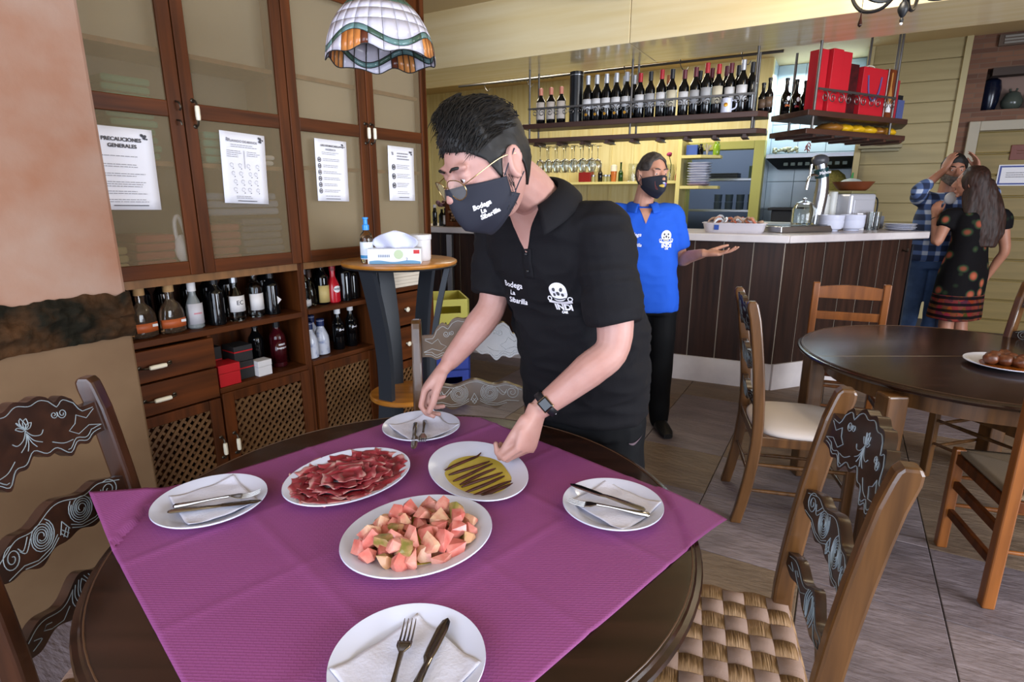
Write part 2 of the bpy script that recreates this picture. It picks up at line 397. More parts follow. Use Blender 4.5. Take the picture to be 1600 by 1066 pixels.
# partition behind the cabinets
struct('wall_partition', B().box(-1.0, 2.67, .385, .48, 0, 2.9), M_ywall, C(0, 0), CROT, sm=False, label='partition carrying the glazed cabinets')
# ------------------------------------------------------------------ glazed wall cabinets
def frosted():
    m = bpy.data.materials.new('ribbed_frosted_glass'); m.use_nodes = True; nt = m.node_tree; p = nt.nodes['Principled BSDF']
    p.inputs['Base Color'].default_value = col('#9c8a6c'); p.inputs['Roughness'].default_value = .3; p.inputs['Transmission Weight'].default_value = .2; p.inputs['Alpha'].default_value = .34; p.inputs['IOR'].default_value = 1.12
    tc = nt.nodes.new('ShaderNodeTexCoord'); mp = nt.nodes.new('ShaderNodeMapping'); mp.inputs['Rotation'].default_value = (0, R(45), 0)
    w = nt.nodes.new('ShaderNodeTexWave'); w.inputs['Scale'].default_value = 38; w.bands_direction = 'X'
    w2 = nt.nodes.new('ShaderNodeTexWave'); w2.inputs['Scale'].default_value = 38; w2.bands_direction = 'Z'
    mx = nt.nodes.new('ShaderNodeMath'); mx.operation = 'ADD'
    bp = nt.nodes.new('ShaderNodeBump'); bp.inputs['Strength'].default_value = .22; bp.inputs['Distance'].default_value = .002
    nt.links.new(tc.outputs['Object'], mp.inputs['Vector']); nt.links.new(mp.outputs['Vector'], w.inputs['Vector']); nt.links.new(mp.outputs['Vector'], w2.inputs['Vector'])
    nt.links.new(w.outputs['Fac'], mx.inputs[0]); nt.links.new(w2.outputs['Fac'], mx.inputs[1]); nt.links.new(mx.outputs[0], bp.inputs['Height']); nt.links.new(bp.outputs['Normal'], p.inputs['Normal'])
    return m
M_frost = frosted()
M_int = wood('cabinet_inside', '#6d4a28', '#8a5f36', .5, 2)
M_lat = wood('lattice_slat', '#5a3d22', '#6e4d2c', .45, 0)
def handle(parent, x, z, vert=True, L=.085, dy=0):
    b = B()
    d = (0, L/2) if vert else (L/2, 0)
    P = lambda t, y: (x+d[0]*t, y+dy, z+d[1]*t)
    b.tube(bez([P(-1.15, -.0), P(-1.05, -.022), P(-.6, -.03)], 4), .0042, 6); b.tube(bez([P(.6, -.03), P(1.05, -.022), P(1.15, 0)], 4), .0042, 6)
    for t in (-1.15, 1.15): b.ell(P(t, -.002), (.009, .004, .009), nu=10, nv=6)
    obs('handle_mount', b, M_brass, parent)
    c = B().tube([P(t, -.03) for t in (-.68, -.62, -.3, 0, .3, .62, .68)], [.004, .0085, .0098, .0095, .0098, .0085, .004], 10)
    ob('handle_grip', c, M_cer, parent, label='cream ceramic handle grip')
def lattice(s0, s1, z0, z1, y):
    b = B(); p = .036; t = .0078
    for k, (sg, yy) in enumerate(((1, y), (-1, y+.007))):
        n0 = int((s0-(z1 if sg > 0 else -z0))/p)-60
        for i in range(-140, 140):
            c = i*p  # line s - sg*z*0.8 = c
            pts = []
            f = .85
            for zz in (z0, z1):
                ss = c+sg*f*zz; 
                pts.append((ss, zz))
            (a, za), (bb, zb) = pts
            lo, hi = (a, bb) if a < bb else (bb, a)
            if hi < s0 or lo > s1: continue
            def cl(ss):
                return max(z0, min(z1, (ss-c)/(sg*f)))
            sa, sbb = max(lo, s0), min(hi, s1)
            if sbb-sa < .008: continue
            b.bar((sa, yy, cl(sa)), (sbb, yy, cl(sbb)), t*1.5, .006, up=(0, 1, 0))
    return b
def updoor(root, s0, s1, g0, g1, hx=None, z0=1.165, z1=2.47, paper=None):
    d = ob('door', B().box(s0+.002, g0, -.022, 0, z0, z1), M_dark, root, sm=False, bev=.003)
    ob('door_stile', B().box(g1, s1-.002, -.022, 0, z0, z1), M_dark, d, sm=False, bev=.003)
    obs('door_rail', B().box(g0, g1, -.02, 0, z0, 1.222).box(g0, g1, -.02, 0, 1.785, 1.845).box(g0, g1, -.02, 0, 2.40, z1), M_darkx, d, sm=False, bev=.003)
    ob('glass_pane', B().box(g0-.004, g1+.004, -.012, -.007, 1.845-.004, 2.404), M_frost, d, sm=False)
    ob('glass_pane', B().box(g0-.004, g1+.004, -.012, -.007, 1.218, 1.789), M_frost, d, sm=False)
    if hx: handle(d, hx, 1.806, dy=-.022)
    return d
def lowdoor(root, s0, s1, z0, z1, hx=None, st=.055):
    d = ob('lattice_door', B().box(s0+.002, s0+st, -.022, 0, z0, z1), M_dark, root, sm=False, bev=.003)
    obs('door_rail', B().box(s1-st, s1-.002, -.022, 0, z0, z1).box(s0+st, s1-st, -.02, 0, z0, z0+.06).box(s0+st, s1-st, -.02, 0, z1-.045, z1), M_dark, d, sm=False, bev=.003)
    ob('lattice', lattice(s0+st, s1-st, z0+.06, z1-.045, -.012), M_lat, d, sm=False, kind='stuff')
    if hx: handle(d, hx, .375, dy=-.022)
def drawer(root, s0, s1, z0, z1, grip=True, hx=None):
    d = ob('drawer', B().box(s0+.003, s1-.003, -.024, .0, z0+.003, z1-.003), M_darkx, root, sm=False, bev=.003)
    if grip: handle(d, hx or (s0+s1)/2, (z0+z1)/2, False, .10, dy=-.024)
    else: ob('knob', B().lathe([(.006, 0), (.006, .014), (.014, .02), (.015, .027), (.008, .033)], 12, M=frame(((s0+s1)/2, -.022, (z0+z1)/2), (1, 0, 0), (0, -1, 0))), M_cer, d)
D = .37
ca = thing('glazed_cabinet', 'tall dark wood cabinet beside the plaster wall with whisky bottles on its shelf', 'cabinet', C(0, 0), CROT)
obs('carcass_board', B().box(.77, .79, 0, D, 0, 2.88).box(1.715, 1.735, 0, D, 0, 2.88).box(.79, 1.715, D-.012, D, 0, 2.88).box(.79, 1.715, -.0, D, 2.47, 2.88).box(.79, 1.715, 0, D-.012, 0, .1).box(1.24, 1.26, .03, D, .1, .62).box(1.235, 1.25, .0, D, .62, .9), M_dark, ca, sm=False, bev=.002)
obs('inner_board', B().box(.79, 1.715, 0.0, D-.012, 1.13, 1.165).box(.79, 1.715, .02, D-.02, 1.6, 1.618).box(.79, 1.715, .02, D-.02, 2.02, 2.038), M_int, ca, sm=False)
ob('shelf', B().box(.79, 1.715, -.012, D-.012, .895, .922), M_darkx, ca, sm=False, bev=.003)
ob('shelf', B().box(1.255, 1.715, -.012, D-.012, .62, .645), M_darkx, ca, sm=False, bev=.003)
updoor(ca, .77, 1.25, .82, 1.194, None); updoor(ca, 1.25, 1.735, 1.30, 1.68, 1.291)
drawer(ca, .79, 1.25, .752, .888, hx=1.0); drawer(ca, .79, 1.25, .612, .75, hx=1.0)
lowdoor(ca, .77, 1.25, .1, .606, 1.225); lowdoor(ca, 1.255, 1.72, .1, .62, 1.288)
obs('hook', B().tube(bez([(1.225, -.022, 1.845), (1.225, -.045, 1.838), (1.228, -.05, 1.82), (1.228, -.04, 1.812)], 4), .004, 6).tube(bez([(1.222, -.022, 1.775), (1.222, -.045, 1.77), (1.225, -.05, 1.755)], 4), .004, 6), M_brass, ca)
cb = thing('glazed_cabinet', 'tall dark wood cabinet behind the high bistro table', 'cabinet', C(0, 0), CROT)
obs('carcass_board', B().box(1.735, 1.752, 0, D, 0, 2.88).box(2.635, 2.67, -.022, D, 0, 2.88).box(1.752, 2.635, D-.012, D, 0, 2.88).box(1.752, 2.635, 0, D, 2.47, 2.88).box(1.752, 2.635, 0, D-.012, 0, .1).box(2.165, 2.195, -.01, D, .1, 1.13), M_dark, cb, sm=False, bev=.002)
obs('inner_board', B().box(1.752, 2.635, 0, D-.012, 1.13, 1.165).box(1.752, 2.635, .02, D-.02, 1.61, 1.628).box(1.752, 2.635, .02, D-.02, 2.025, 2.043), M_int, cb, sm=False)
ob('shelf', B().box(1.752, 2.165, -.012, D-.012, .90, .925), M_darkx, cb, sm=False, bev=.003)
ob('shelf', B().box(1.752, 2.165, -.012, D-.012, .63, .655), M_darkx, cb, sm=False, bev=.003)
ob('shelf', B().box(2.195, 2.635, -.012, D-.012, .93, .955), M_darkx, cb, sm=False, bev=.003)
updoor(cb, 1.735, 2.205, 1.787, 2.15, 2.185); updoor(cb, 2.205, 2.67, 2.258, 2.62, 2.225)
lowdoor(cb, 1.75, 2.17, .1, .63); lowdoor(cb, 2.19, 2.65, .1, .5)
drawer(cb, 2.195, 2.635, .725, .925, False); drawer(cb, 2.195, 2.635, .51, .715, False)
ob('inner_lining', B().box(1.753, 2.634, .045, .05, 1.166, 2.469), mat('beige_lining', '#b3a58a', .8), cb, sm=False)
ob('inner_lining', B().box(.791, 1.714, .10, .105, 2.04, 2.469), _m['beige_lining'], ca, sm=False)
ob('inner_lining', B().box(.791, 1.714, .28, .285, 1.166, 2.019), mat('grey_lining', '#6d675c', .8), ca, sm=False)
# things behind the frosted glass
def folded(label, s, z, w, h, d, c, y=.02, g='linen behind the frosted glass'):
    b = B(); n = max(2, int(h/.03))
    for k in range(n):
        o = rnd.uniform(-.008, .008); b.box(s-w/2+o, s+w/2+o, y, y+d, z+h*k/n+.001, z+h*(k+1)/n-.002)
    tag(at(ob('folded_cloth', b, mat('cloth_'+c, c, .9), sm=False, bev=.01), C(0, 0), CROT), label, 'cloth', g)
folded('red folded cloth behind the ribbed glass under the general precautions notice', 1.09, 1.166, .15, .17, .2, '#8c2f2f')
folded('straw coloured bundle behind the ribbed glass next to the plaster wall', .91, 1.166, .17, .13, .2, '#a08c5c')
folded('dull red cloth stack behind the hand washing notice glass', 1.38, 1.166, .14, .20, .22, '#7e3a34')
folded('dark blue grey cloth stack behind the hand washing notice glass', 1.57, 1.166, .2, .22, .22, '#3d4350')
folded('white linen pile behind the hand washing notice',1.60, 1.62, .12, .05, .2, '#c9c6bf')
folded('blue grey jacket bundle behind the hand washing notice glass',1.48, 1.40, .36, .1, .2, '#6f7a8c')
folded('teal green cloth above the middle board behind the hand washing notice', 1.42, 1.62, .15, .13, .2, '#2f8a78')
folded('green cloth on the upper board behind the first ribbed door', 1.08, 1.62, .17, .3, .2, '#3f7d63')
bg = B().ell((1.2, .025, 1.27), (.035, .02, .06)).tube(bez([(1.18, .03, 1.30), (1.18, .03, 1.38), (1.20, .03, 1.4), (1.225, .03, 1.3)], 5), .008, 6)
tag(at(ob('plastic_bag', bg, mat('white_plastic', '#d8d8dc', .4)), C(0, 0), CROT), 'white carrier bag pressed against the ribbed glass', 'bag')
# notices taped on the glass
def notice(s0, s1, z0, z1, label, fn, tilt=0):
    o = thing('paper_notice', label, 'notice', C((s0+s1)/2, -.0135, (z0+z1)/2), CROT, 'notices taped to the cabinet glass')
    o.rotation_euler = (0, tilt, CROT)
    w, h = s1-s0, z1-z0; b = B()
    b.grid(lambda u, v: (w*(u-.5), -.0008-.003*max(0, abs(u-.5)*2-.7)*(v > .8 or v < .2), h*(v-.5)), 8, 8)
    ob('sheet', b, M_paper, o, solid=-.0006)
    ink = B(); gr = B(); fn(ink, gr, w, h)
    if ink.v: ob('lettering', ink, M_ink, o, sm=False, kind='stuff')
    if gr.v: ob('small_print', gr, M_inkl, o, sm=False, kind='stuff')
def T_(b, s, size, x, z, bold=.0006): text_on(b, s, size, frame((x, -.0065, z), (1, 0, 0), (0, -1, 0)), bold=bold)
def bars(b, x0, x1, zs, hgt=.0022):
    for z in zs:
        x = x0
        end = x1-rnd.uniform(0, (x1-x0)*.35)
        while x < end:
            l = rnd.uniform(.006, .02); b.box(x, min(x+l, end), -.0062, -.006, z, z+hgt); x += l+.0025
def splash(b, x, z, r=.012):
    for k in range(7): b.lathe([(r*rnd.uniform(.25, .5), 0), (r*.2, .0004)], 8, M=frame((x+rnd.uniform(-r, r), -.006, z+rnd.uniform(-r*.8, r*.6)), (1, 0, 0), (0, -1, 0)))
def n1(i, g, w, h):
    T_(i, 'PRECAUCIONES', .0185, -.005, .105); T_(i, 'GENERALES', .0185, -.005, .082); splash(i, .075, .12)
    for z in (.045, .015, .007, -.018, -.026, -.048, -.056, -.064, -.082, -.09, -.112, -.12): bars(g, -.08, .075, (z,))
    i.box(-.06, .06, -.0062, -.006, -.134, -.131)
def n2(i, g, w, h):
    T_(g, 'LAVADO DE MANOS', .0135, 0, .112, .0004); splash(i, .082, .128); splash(g, -.072, .118, .01)
    bars(g, -.06, .06, (.096, .088)); bars(g, -.08, -.01, (.07, .062, .054, .046)); bars(g, .012, .08, (.07, .062, .054)); i.box(-.002, -.0005, -.0062, -.006, -.0, .075)
    for r_ in range(4):
        for k in range(4):
            x = -.055+.036*k+rnd.uniform(-.006, .006); z = .012-.034*r_
            g.tube([(x+.009*math.cos(a*.7)*rnd.uniform(.6, 1), -.0063, z+.008*math.sin(a*.7)) for a in range(9)], .0006, 4)
            i.lathe([(.0022, 0), (.002, .0003)], 8, M=frame((x+.006, -.006, z-.014), (1, 0, 0), (0, -1, 0)))
    bars(g, -.05, .055, (-.12, -.127)); i.box(-.045, .045, -.0062, -.006, -.14, -.137)
def n3(i, g, w, h):
    T_(i, 'USO DE MASCARILLA', .0125, -.006, .118, .0004); T_(g, 'HIGIENICA', .0125, -.006, .1, .0004); splash(i, .07, .125); bars(g, -.06, .05, (.085, .077))
    for k in range(6):
        z = .05-.03*k; i.tube([(-.078+.008*math.cos(a*PI/6), -.0063, z+.011*math.sin(a*PI/6)) for a in range(12)], .0016, 5, closed=True); i.ell((-.078, -.006, z), (.0035, .001, .004), nu=8, nv=4)
        bars(g, -.055, .06, (z+.004, z-.004))
    bars(g, -.05, .05, (-.125,)); i.box(-.05, .04, -.0062, -.006, -.139, -.1365)
def n4(i, g, w, h):
    bars(g, -.035, .06, (.108, .093, .078), .006); splash(i, .072, .12); splash(g, -.07, .108, .01)
    for k in range(3):
        z = .035-.05*k; i.tube([(-.065+.011*math.cos(a*PI/6), -.0063, z+.014*math.sin(a*PI/6)) for a in range(12)], .002, 5, closed=True); i.ell((-.065, -.006, z), (.005, .001, .007), nu=8, nv=4)
        bars(g, -.04, .07, (z+.012, z+.003, z-.006))
    bars(g, -.04, .06, (-.1, -.11)); i.box(-.03, .05, -.0062, -.006, -.132, -.129)
notice(.91, 1.12, 1.433, 1.73, 'printed sheet headed PRECAUCIONES GENERALES taped on cabinet glass', n1, R(1))
notice(1.385, 1.592, 1.452, 1.75, 'printed hand washing sheet headed LAVADO DE MANOS taped on cabinet glass', n2, R(2.2))
notice(1.862, 2.056, 1.46, 1.757, 'printed mask sheet with six round icons taped on cabinet glass', n3, R(1.2))
notice(2.345, 2.548, 1.46, 1.757, 'printed sheet with three round icons taped on cabinet glass', n4, R(.8))
# ------------------------------------------------------------------ main table, cloth, plates and food
TC = Vector((-.232, 1.2, 0)); TR = .65; TZ = .755
def round_table(name, label, c, r, legs, leaf=None):
    t = thing(name, label, 'table', c)
    prof = [(0, -.035), (r-.05, -.035), (r-.03, -.03), (r-.012, -.026), (r-.004, -.02), (r, -.012), (r-.003, -.006), (r-.012, -.004), (r-.016, 0), (r-.03, .0012), (0, .0012)]
    b = B().lathe(prof, 96); ob('table_top', B().lathe(prof, 96, loc=(0, 0, TZ)), M_table, t, ang=30)
    ob('edge_bead', B().tube([((r-.021)*math.cos(a*PI/48), (r-.021)*math.sin(a*PI/48), TZ+.001) for a in range(96)], .0016, 6, closed=True), mat('lighter_edge', '#4a3220', .35), t)  # thin bead in a lighter brown than the top
    ob('apron', B().lathe([(r-.13, TZ-.12), (r-.13, TZ-.036), (r-.15, TZ-.036), (r-.15, TZ-.12)], 64), M_chair, t)
    for (x, y) in legs: ob('leg', B().box(x-.042, x+.042, y-.042, y+.042, 0, TZ-.036), M_chair, t, sm=False, bev=.008)
    if leaf is not None: ob('leaf_joint', B().box(-math.sqrt((r-.02)**2-leaf**2), math.sqrt((r-.02)**2-leaf**2), leaf-.0012, leaf+.0012, TZ, TZ+.0018), mat('pale_joint', '#7d6a4c', .4), t, sm=False)
    return t
round_table('dining_table', 'round dark wood dining table under the purple paper cover', TC, TR, [(-.3, -.3), (.3, -.3), (-.3, .3), (.3, .3)])
round_table('dining_table', 'bare round dark wood table in front of the bar', (2.12, 2.55, 0), .71, [(-.53, .32), (-.60, -.40), (.50, .34), (.5, -.42)], .02)
# purple embossed paper
def clothmat():
    m = bpy.data.materials.new('purple_embossed_paper'); m.use_nodes = True; nt = m.node_tree; p = nt.nodes['Principled BSDF']
    p.inputs['Base Color'].default_value = col('#98508a'); p.inputs['Roughness'].default_value = .55; p.inputs['Specular IOR Level'].default_value = .35
    tc = nt.nodes.new('ShaderNodeTexCoord'); mp = nt.nodes.new('ShaderNodeMapping'); mp.inputs['Rotation'].default_value = (0, 0, R(2))
    b = nt.nodes.new('ShaderNodeTexBrick'); b.inputs['Scale'].default_value = 1; b.inputs['Brick Width'].default_value = .014; b.inputs['Row Height'].default_value = .0062; b.inputs['Mortar Size'].default_value = .002; b.inputs['Mortar Smooth'].default_value = 1
    bp = nt.nodes.new('ShaderNodeBump'); bp.inputs['Strength'].default_value = .28; bp.inputs['Distance'].default_value = .0012
    nt.links.new(tc.outputs['Object'], mp.inputs['Vector']); nt.links.new(mp.outputs['Vector'], b.inputs['Vector']); nt.links.new(b.outputs['Fac'], bp.inputs['Height']); nt.links.new(bp.outputs['Normal'], p.inputs['Normal'])
    tr = nt.nodes.new('ShaderNodeBsdfTranslucent'); tr.inputs['Color'].default_value = col('#b03a78'); mx = nt.nodes.new('ShaderNodeMixShader'); mx.inputs[0].default_value = .22
    out = nt.nodes['Material Output']; nt.links.new(p.outputs[0], mx.inputs[1]); nt.links.new(tr.outputs[0], mx.inputs[2]); nt.links.new(mx.outputs[0], out.inputs['Surface'])
    return m
cl = B(); N = 121
def clf(u, v):
    a, b = 2*u-1, 2*v-1
    x = (a-b)*.371; y = (a+b)*.371
    r = math.hypot(x, y+.0); z = .0022
    # fold creases of the sheet
    for c in (-.5, 0, .5):
        z += .0035*math.exp(-((b-c)/.02)**2)*(.4+.6*abs(noise.noise((a*2, c*5, 1))))+.0022*math.exp(-((a-c)/.02)**2)
    z += .0016*(noise.noise((x*7, y*7, 3))+.4)
    ov = max(0, r-.625)
    if ov > 0:
        th = math.atan2(y, x)
        if abs(th) > 2.3: z += .012+ov*.42*min(1, ov/.04)           # corner curling up against the chair
        elif abs(th) < .8: z += .004-.35*ov*ov*3
        else:
            k = min(ov, .12); z -= k*1.2*min(1, ov/.03); f = (r-ov*.62)/r; x *= f; y *= f
    return (x, y, z)
cl.grid(clf, N, N)
tcl = tag(at(ob('paper_tablecloth', cl, clothmat(), solid=.0006), (-.237, 1.19, TZ)), 'purple embossed paper cover laid diagonally on the round table', 'tablecloth')
ZT = TZ+.0042
# plates
def plate(label, c, rx, ry, rot, group, z=ZT, well=.72, h=.02):
    p = [(0, .0), (.55, 0), (.62, .002), (.72, .007), (.97, h-.003), (1.0, h), (.995, h+.003), (.965, h+.002), (well+.02, .0105), (well-.04, .006), (well-.12, .0045), (0, .0045)]
    o = ob('plate', B().lathe([(a*1, b) for a, b in p], 72, sx=rx, sy=ry), M_white, None, ang=60)
    tag(at(o, (c[0], c[1], z), rot), label, 'plate', group); return o
SG = 'small white plates at the place settings'; PG = 'oval white serving platters'
plate('oval white platter holding chopped tomato', (-.202, 1.088), .168, .146, R(42), PG, well=.7)
plate('oval white platter covered with sliced ham', (-.425, 1.352), .172, .138, R(52), PG, well=.7)
plate('oval white platter holding anchovies in oil', (-.092, 1.385), .176, .126, R(113), PG, well=.7)
plate('small white plate with napkin, fork and knife nearest the front table edge', (-.163, .742), .122, .122, 0, SG)
plate('small white plate beside the dark carved chair', (-.721, 1.226), .126, .126, 0, SG)
plate('small white plate whose napkin the leaning man touches', (-.287, 1.682), .122, .122, 0, SG)
plate('small white plate beside the woven seat chair', (.238, 1.210), .118, .118, 0, SG)
# paper napkins
M_nap = mat('napkin_paper', '#cfd0e2', .85, bump=.15, ns=160)
def napkin(label, pts, z=ZT+.0085, lift=None, ctr=None):
    a, b, c, d = [Vector((p[0], p[1], 0)) for p in pts]; cn = (a+b+c+d)/4; g = B(); cc = Vector((ctr[0], ctr[1], 0))
    def f(u, v):
        p = (a*(1-u)+b*u)*(1-v)+(d*(1-u)+c*u)*v
        r = (p-cc).length; zz = z+.0035*(1+noise.noise((p.x*22, p.y*22, a.x*9)))
        if r > .088: zz += min(.02, (r-.088)*.38)
        if lift:
            q = (p-Vector((lift[0], lift[1], 0))).length; zz += lift[2]*max(0, 1-q/.07)**1.5
        return (p.x, p.y, zz)
    g.grid(f, 26, 26)
    tag(ob('paper_napkin', g, M_nap, solid=.0012), label, 'napkin', 'white paper napkins')
napkin('white paper napkin on the front plate, one corner over its rim', [(-.278, .717), (-.165, .845), (-.048, .733), (-.15, .61)], ctr=(-.163, .742))
napkin('white paper napkin on the plate beside the dark carved chair', [(-.831, 1.243), (-.722, 1.345), (-.602, 1.222), (-.715, 1.118)], ctr=(-.721, 1.226))
napkin('white paper napkin with its corner pinched up by the leaning man', [(-.393, 1.692), (-.272, 1.787), (-.168, 1.682), (-.285, 1.562)], lift=(-.272, 1.787, .03), ctr=(-.287, 1.682))
napkin('white paper napkin on the plate beside the woven seat chair', [(.242, 1.325), (.353, 1.208), (.239, 1.098), (.14, 1.232)], ctr=(.238, 1.21))
# cutlery
M_cut = mat('cutlery_steel', '#8f8a86', .18, metal=1)
def knife():
    o = thing('table_knife', '', 'knife'); L = .2
    b = B()
    pts = []
    secs = [(0, .004, .002), (.006, .008, .0035), (.05, .0075, .004), (.085, .006, .0035), (.1, .0055, .003), (.112, .008, .0018), (.13, .0095, .0013), (.175, .0098, .0011), (.193, .007, .0009), (.2, .001, .0006)]
    ring = 8; vs = []; fs = []
    for x, hw, t in secs:
        for k in range(ring): an = 2*PI*k/ring; vs.append((x, hw*math.cos(an)+(.003 if x > .11 else 0), t*math.sin(an)))
    for i in range(len(secs)-1):
        for k in range(ring): fs.append((i*ring+k, i*ring+(k+1) % ring, (i+1)*ring+(k+1) % ring, (i+1)*ring+k))
    n1_ = 5*ring
    hb = B(); hb.v = vs[:6*ring]; hb.f = [f for f in fs if max(f) < 6*ring]+[tuple(range(ring))]; ob('handle', hb, M_cut, o)
    bb = B(); bb.v = vs[5*ring:]; bb.f = [tuple(i-5*ring for i in f) for f in fs if min(f) >= 5*ring]; ob('blade', bb, M_cut, o); return o
def fork():
    o = thing('table_fork', '', 'fork')
    zc = lambda x: .004-.004*math.cos(min(x, .12)/.12*PI)+(.010*math.sin((x-.12)/.07*PI*.9) if x > .12 else 0)*-.6+(.006*((x-.12)/.07)**2 if x > .12 else 0)
    g = B()
    g.tube([(x, 0, zc(x)) for x in (0, .004, .03, .06, .09, .12)], [.003, .0058, .005, .0034, .0028, .0034], 8, sx=1.35, up=(0, 0, 1)); ob('handle', g, M_cut, o)
    h = B(); n = 10
    h.grid(lambda u, v: (.118+.03*v, (u-.5)*.006*(1+3.0*min(1, v*1.6)), zc(.118+.03*v)), 6, n); ob('fork_head', h, M_cut, o, solid=.0016)
    for k in range(4):
        y = -.0095+.0063*k
        ob('tine', B().tube([(.146+.044*i/5, y, zc(.146+.044*i/5)) for i in range(6)], [.0021, .0018, .0016, .0014, .0012, .0006], 6), M_cut, o)
    return o
K0, F0 = knife(), fork(); used = {}
def cutlery(src, a, b, z, label, group, tilt=0, L=.2):
    """handle end a, tip end b (world xy)"""
    d = Vector((b[0]-a[0], b[1]-a[1])); d.normalize(); o = src if src not in used else dup(src, (0, 0, 0)); used[src] = 1
    m = Vector((a[0]+b[0], a[1]+b[1]))/2-d*L/2
    o.location = (m.x, m.y, z); o.rotation_euler = (0, -tilt, math.atan2(d.y, d.x)); o['label'] = label; o['group'] = group
ZC = ZT+.019
cutlery(F0, (-.178, .61), (-.170, .823), ZC+.004, 'steel fork on the front plate, tines pointing away over the napkin', 'forks on the plates', L=.19)
cutlery(K0, (-.158, .62), (-.104, .833), ZC+.006, 'steel table knife on the front plate, tip on its rim', 'knives on the plates')
cutlery(F0, (-.79, 1.188), (-.603, 1.24), ZC+.004, 'steel fork on the plate beside the dark carved chair', 'forks on the plates', L=.19)
cutlery(K0, (-.788, 1.165), (-.592, 1.212), ZC+.004, 'steel table knife on the plate beside the dark carved chair', 'knives on the plates')
cutlery(F0, (-.281, 1.712), (-.263, 1.54), ZC, 'steel fork on the plate the leaning man touches', 'forks on the plates', L=.19)
cutlery(K0, (-.308, 1.70), (-.285, 1.505), ZC+.002, 'steel table knife on the plate the leaning man touches', 'knives on the plates')
cutlery(F0, (.312, 1.155), (.13, 1.206), ZC+.002, 'steel fork on the plate beside the woven seat chair', 'forks on the plates', L=.19)
cutlery(K0, (.314, 1.155), (.136, 1.296), ZC+.010, 'steel table knife lying across the fork beside the woven seat chair', 'knives on the plates')
# anchovies in oil
zo = ZT+.0052
oil = B().prism([(-.091+.104*math.cos(a)*1.0*math.cos(R(112))-.088*math.sin(a)*math.sin(R(112))*(1+.05*math.sin(5*a)), 1.367+.128*math.cos(a)*math.sin(R(112))+.085*math.sin(a)*math.cos(R(112))) for a in [k*2*PI/48 for k in range(48)]], zo-.0006, zo+.0018)
tag(ob('olive_oil', oil, mat('olive_oil', '#b09c3a', .08, c2='#c0ae50', ns=14)), 'pool of golden olive oil around the anchovies', 'oil')
M_anch = mat('anchovy', '#35170f', .5, c2='#4d2418', ns=40, spec=.3)
AN = [((-.18, 1.396), (-.089, 1.493)), ((-.166, 1.368), (-.062, 1.45)), ((-.152, 1.336), (-.053, 1.435)), ((-.134, 1.318), (-.045, 1.408)), ((-.127, 1.305), (-.026, 1.385)), ((-.115, 1.277), (-.019, 1.364)), ((-.107, 1.253), (-.002, 1.337)), ((-.089, 1.243), (.008, 1.329))]
for i, (a, b) in enumerate(AN):
    a, b = Vector((a[0], a[1], zo+.004)), Vector((b[0], b[1], zo+.004)); d = (b-a).normalized(); s_ = Vector((-d.y, d.x, 0)); pts = []
    for k in range(11):
        t = k/10; pts.append(a.lerp(b, t)+s_*(.0015*math.sin(t*5+i*1.7))+Vector((0, 0, .006*max(0, t-.9)*10*(i == 0))))
    tag(ob('anchovy_fillet', B().tube(pts, [.0018, .0034, .0042, .0045, .0045, .0043, .0041, .0039, .0034, .0028, .0014], 8, sx=1.15, up=(0, 0, 1)), M_anch), '%s anchovy fillet in the row of eight, counted from the two hands' % ['first', 'second', 'third', 'fourth', 'fifth', 'sixth', 'seventh', 'eighth'][i], 'anchovy', 'anchovy fillets on the platter')
# tomato wedges
M_tom = [mat('tomato_pink', '#b85a50', .28, c2='#cb8478', ns=26, bump=.25, sss=.06), mat('tomato_rose', '#c47468', .26, c2='#d09a8a', ns=30, bump=.25, sss=.06), mat('tomato_green_skin', '#7d7438', .28, c2='#b98a66', ns=22, bump=.25, lo=.4, hi=.55), mat('tomato_pale', '#cba284', .28, c2='#b8665a', ns=28, bump=.3, lo=.42, hi=.66)]
tmesh = []
for k in range(8):
    # a knife-cut chunk: flat cut faces and one rounded skin side
    rr = random.Random(k+5); bm = bmesh.new()
    for q in range(7): bm.verts.new((rr.uniform(-.026, .026), rr.uniform(-.018, .018), rr.choice((-.014, .016))+rr.uniform(-.003, .003)))
    for q in range(10): a = PI*(q/9-.5); bm.verts.new((.026*math.cos(a)*.7+.004, .022*math.sin(a), rr.uniform(-.012, .006)))
    bmesh.ops.convex_hull(bm, input=bm.verts); bmesh.ops.delete(bm, geom=[v for v in bm.verts if not v.link_faces], context='VERTS')
    g = B(); g.v = [tuple(v.co) for v in bm.verts]; bm.verts.index_update(); g.f = [tuple(v.index for v in f.verts) for f in bm.faces]; bm.free()
    o = ob('tomato_wedge', g, M_tom[k % 4], ang=28); tmesh.append(o.data); bpy.data.objects.remove(o)
TL = ['pink tomato chunk in the heap on the oval platter', 'rosy tomato chunk in the heap on the oval platter', 'green skinned tomato chunk in the heap on the oval platter', 'pale tomato chunk in the heap on the oval platter']
rt = random.Random(3); spots = []
for ring, cnt, rr_ in ((0, 18, .093), (1, 13, .064), (2, 6, .032), (3, 15, .076), (4, 8, .042)):
    for k in range(cnt):
        a = 2*PI*k/cnt+ring*.4+rt.uniform(-.15, .15); r = rr_*rt.uniform(.92, 1.08)
        x = r*1.22*math.cos(a); y = r*math.sin(a); c, s_ = math.cos(R(42)), math.sin(R(42))
        spots.append((-.203+x*c-y*s_, 1.082+x*s_+y*c, ZT+.02+(.018 if ring >= 3 else 0)))
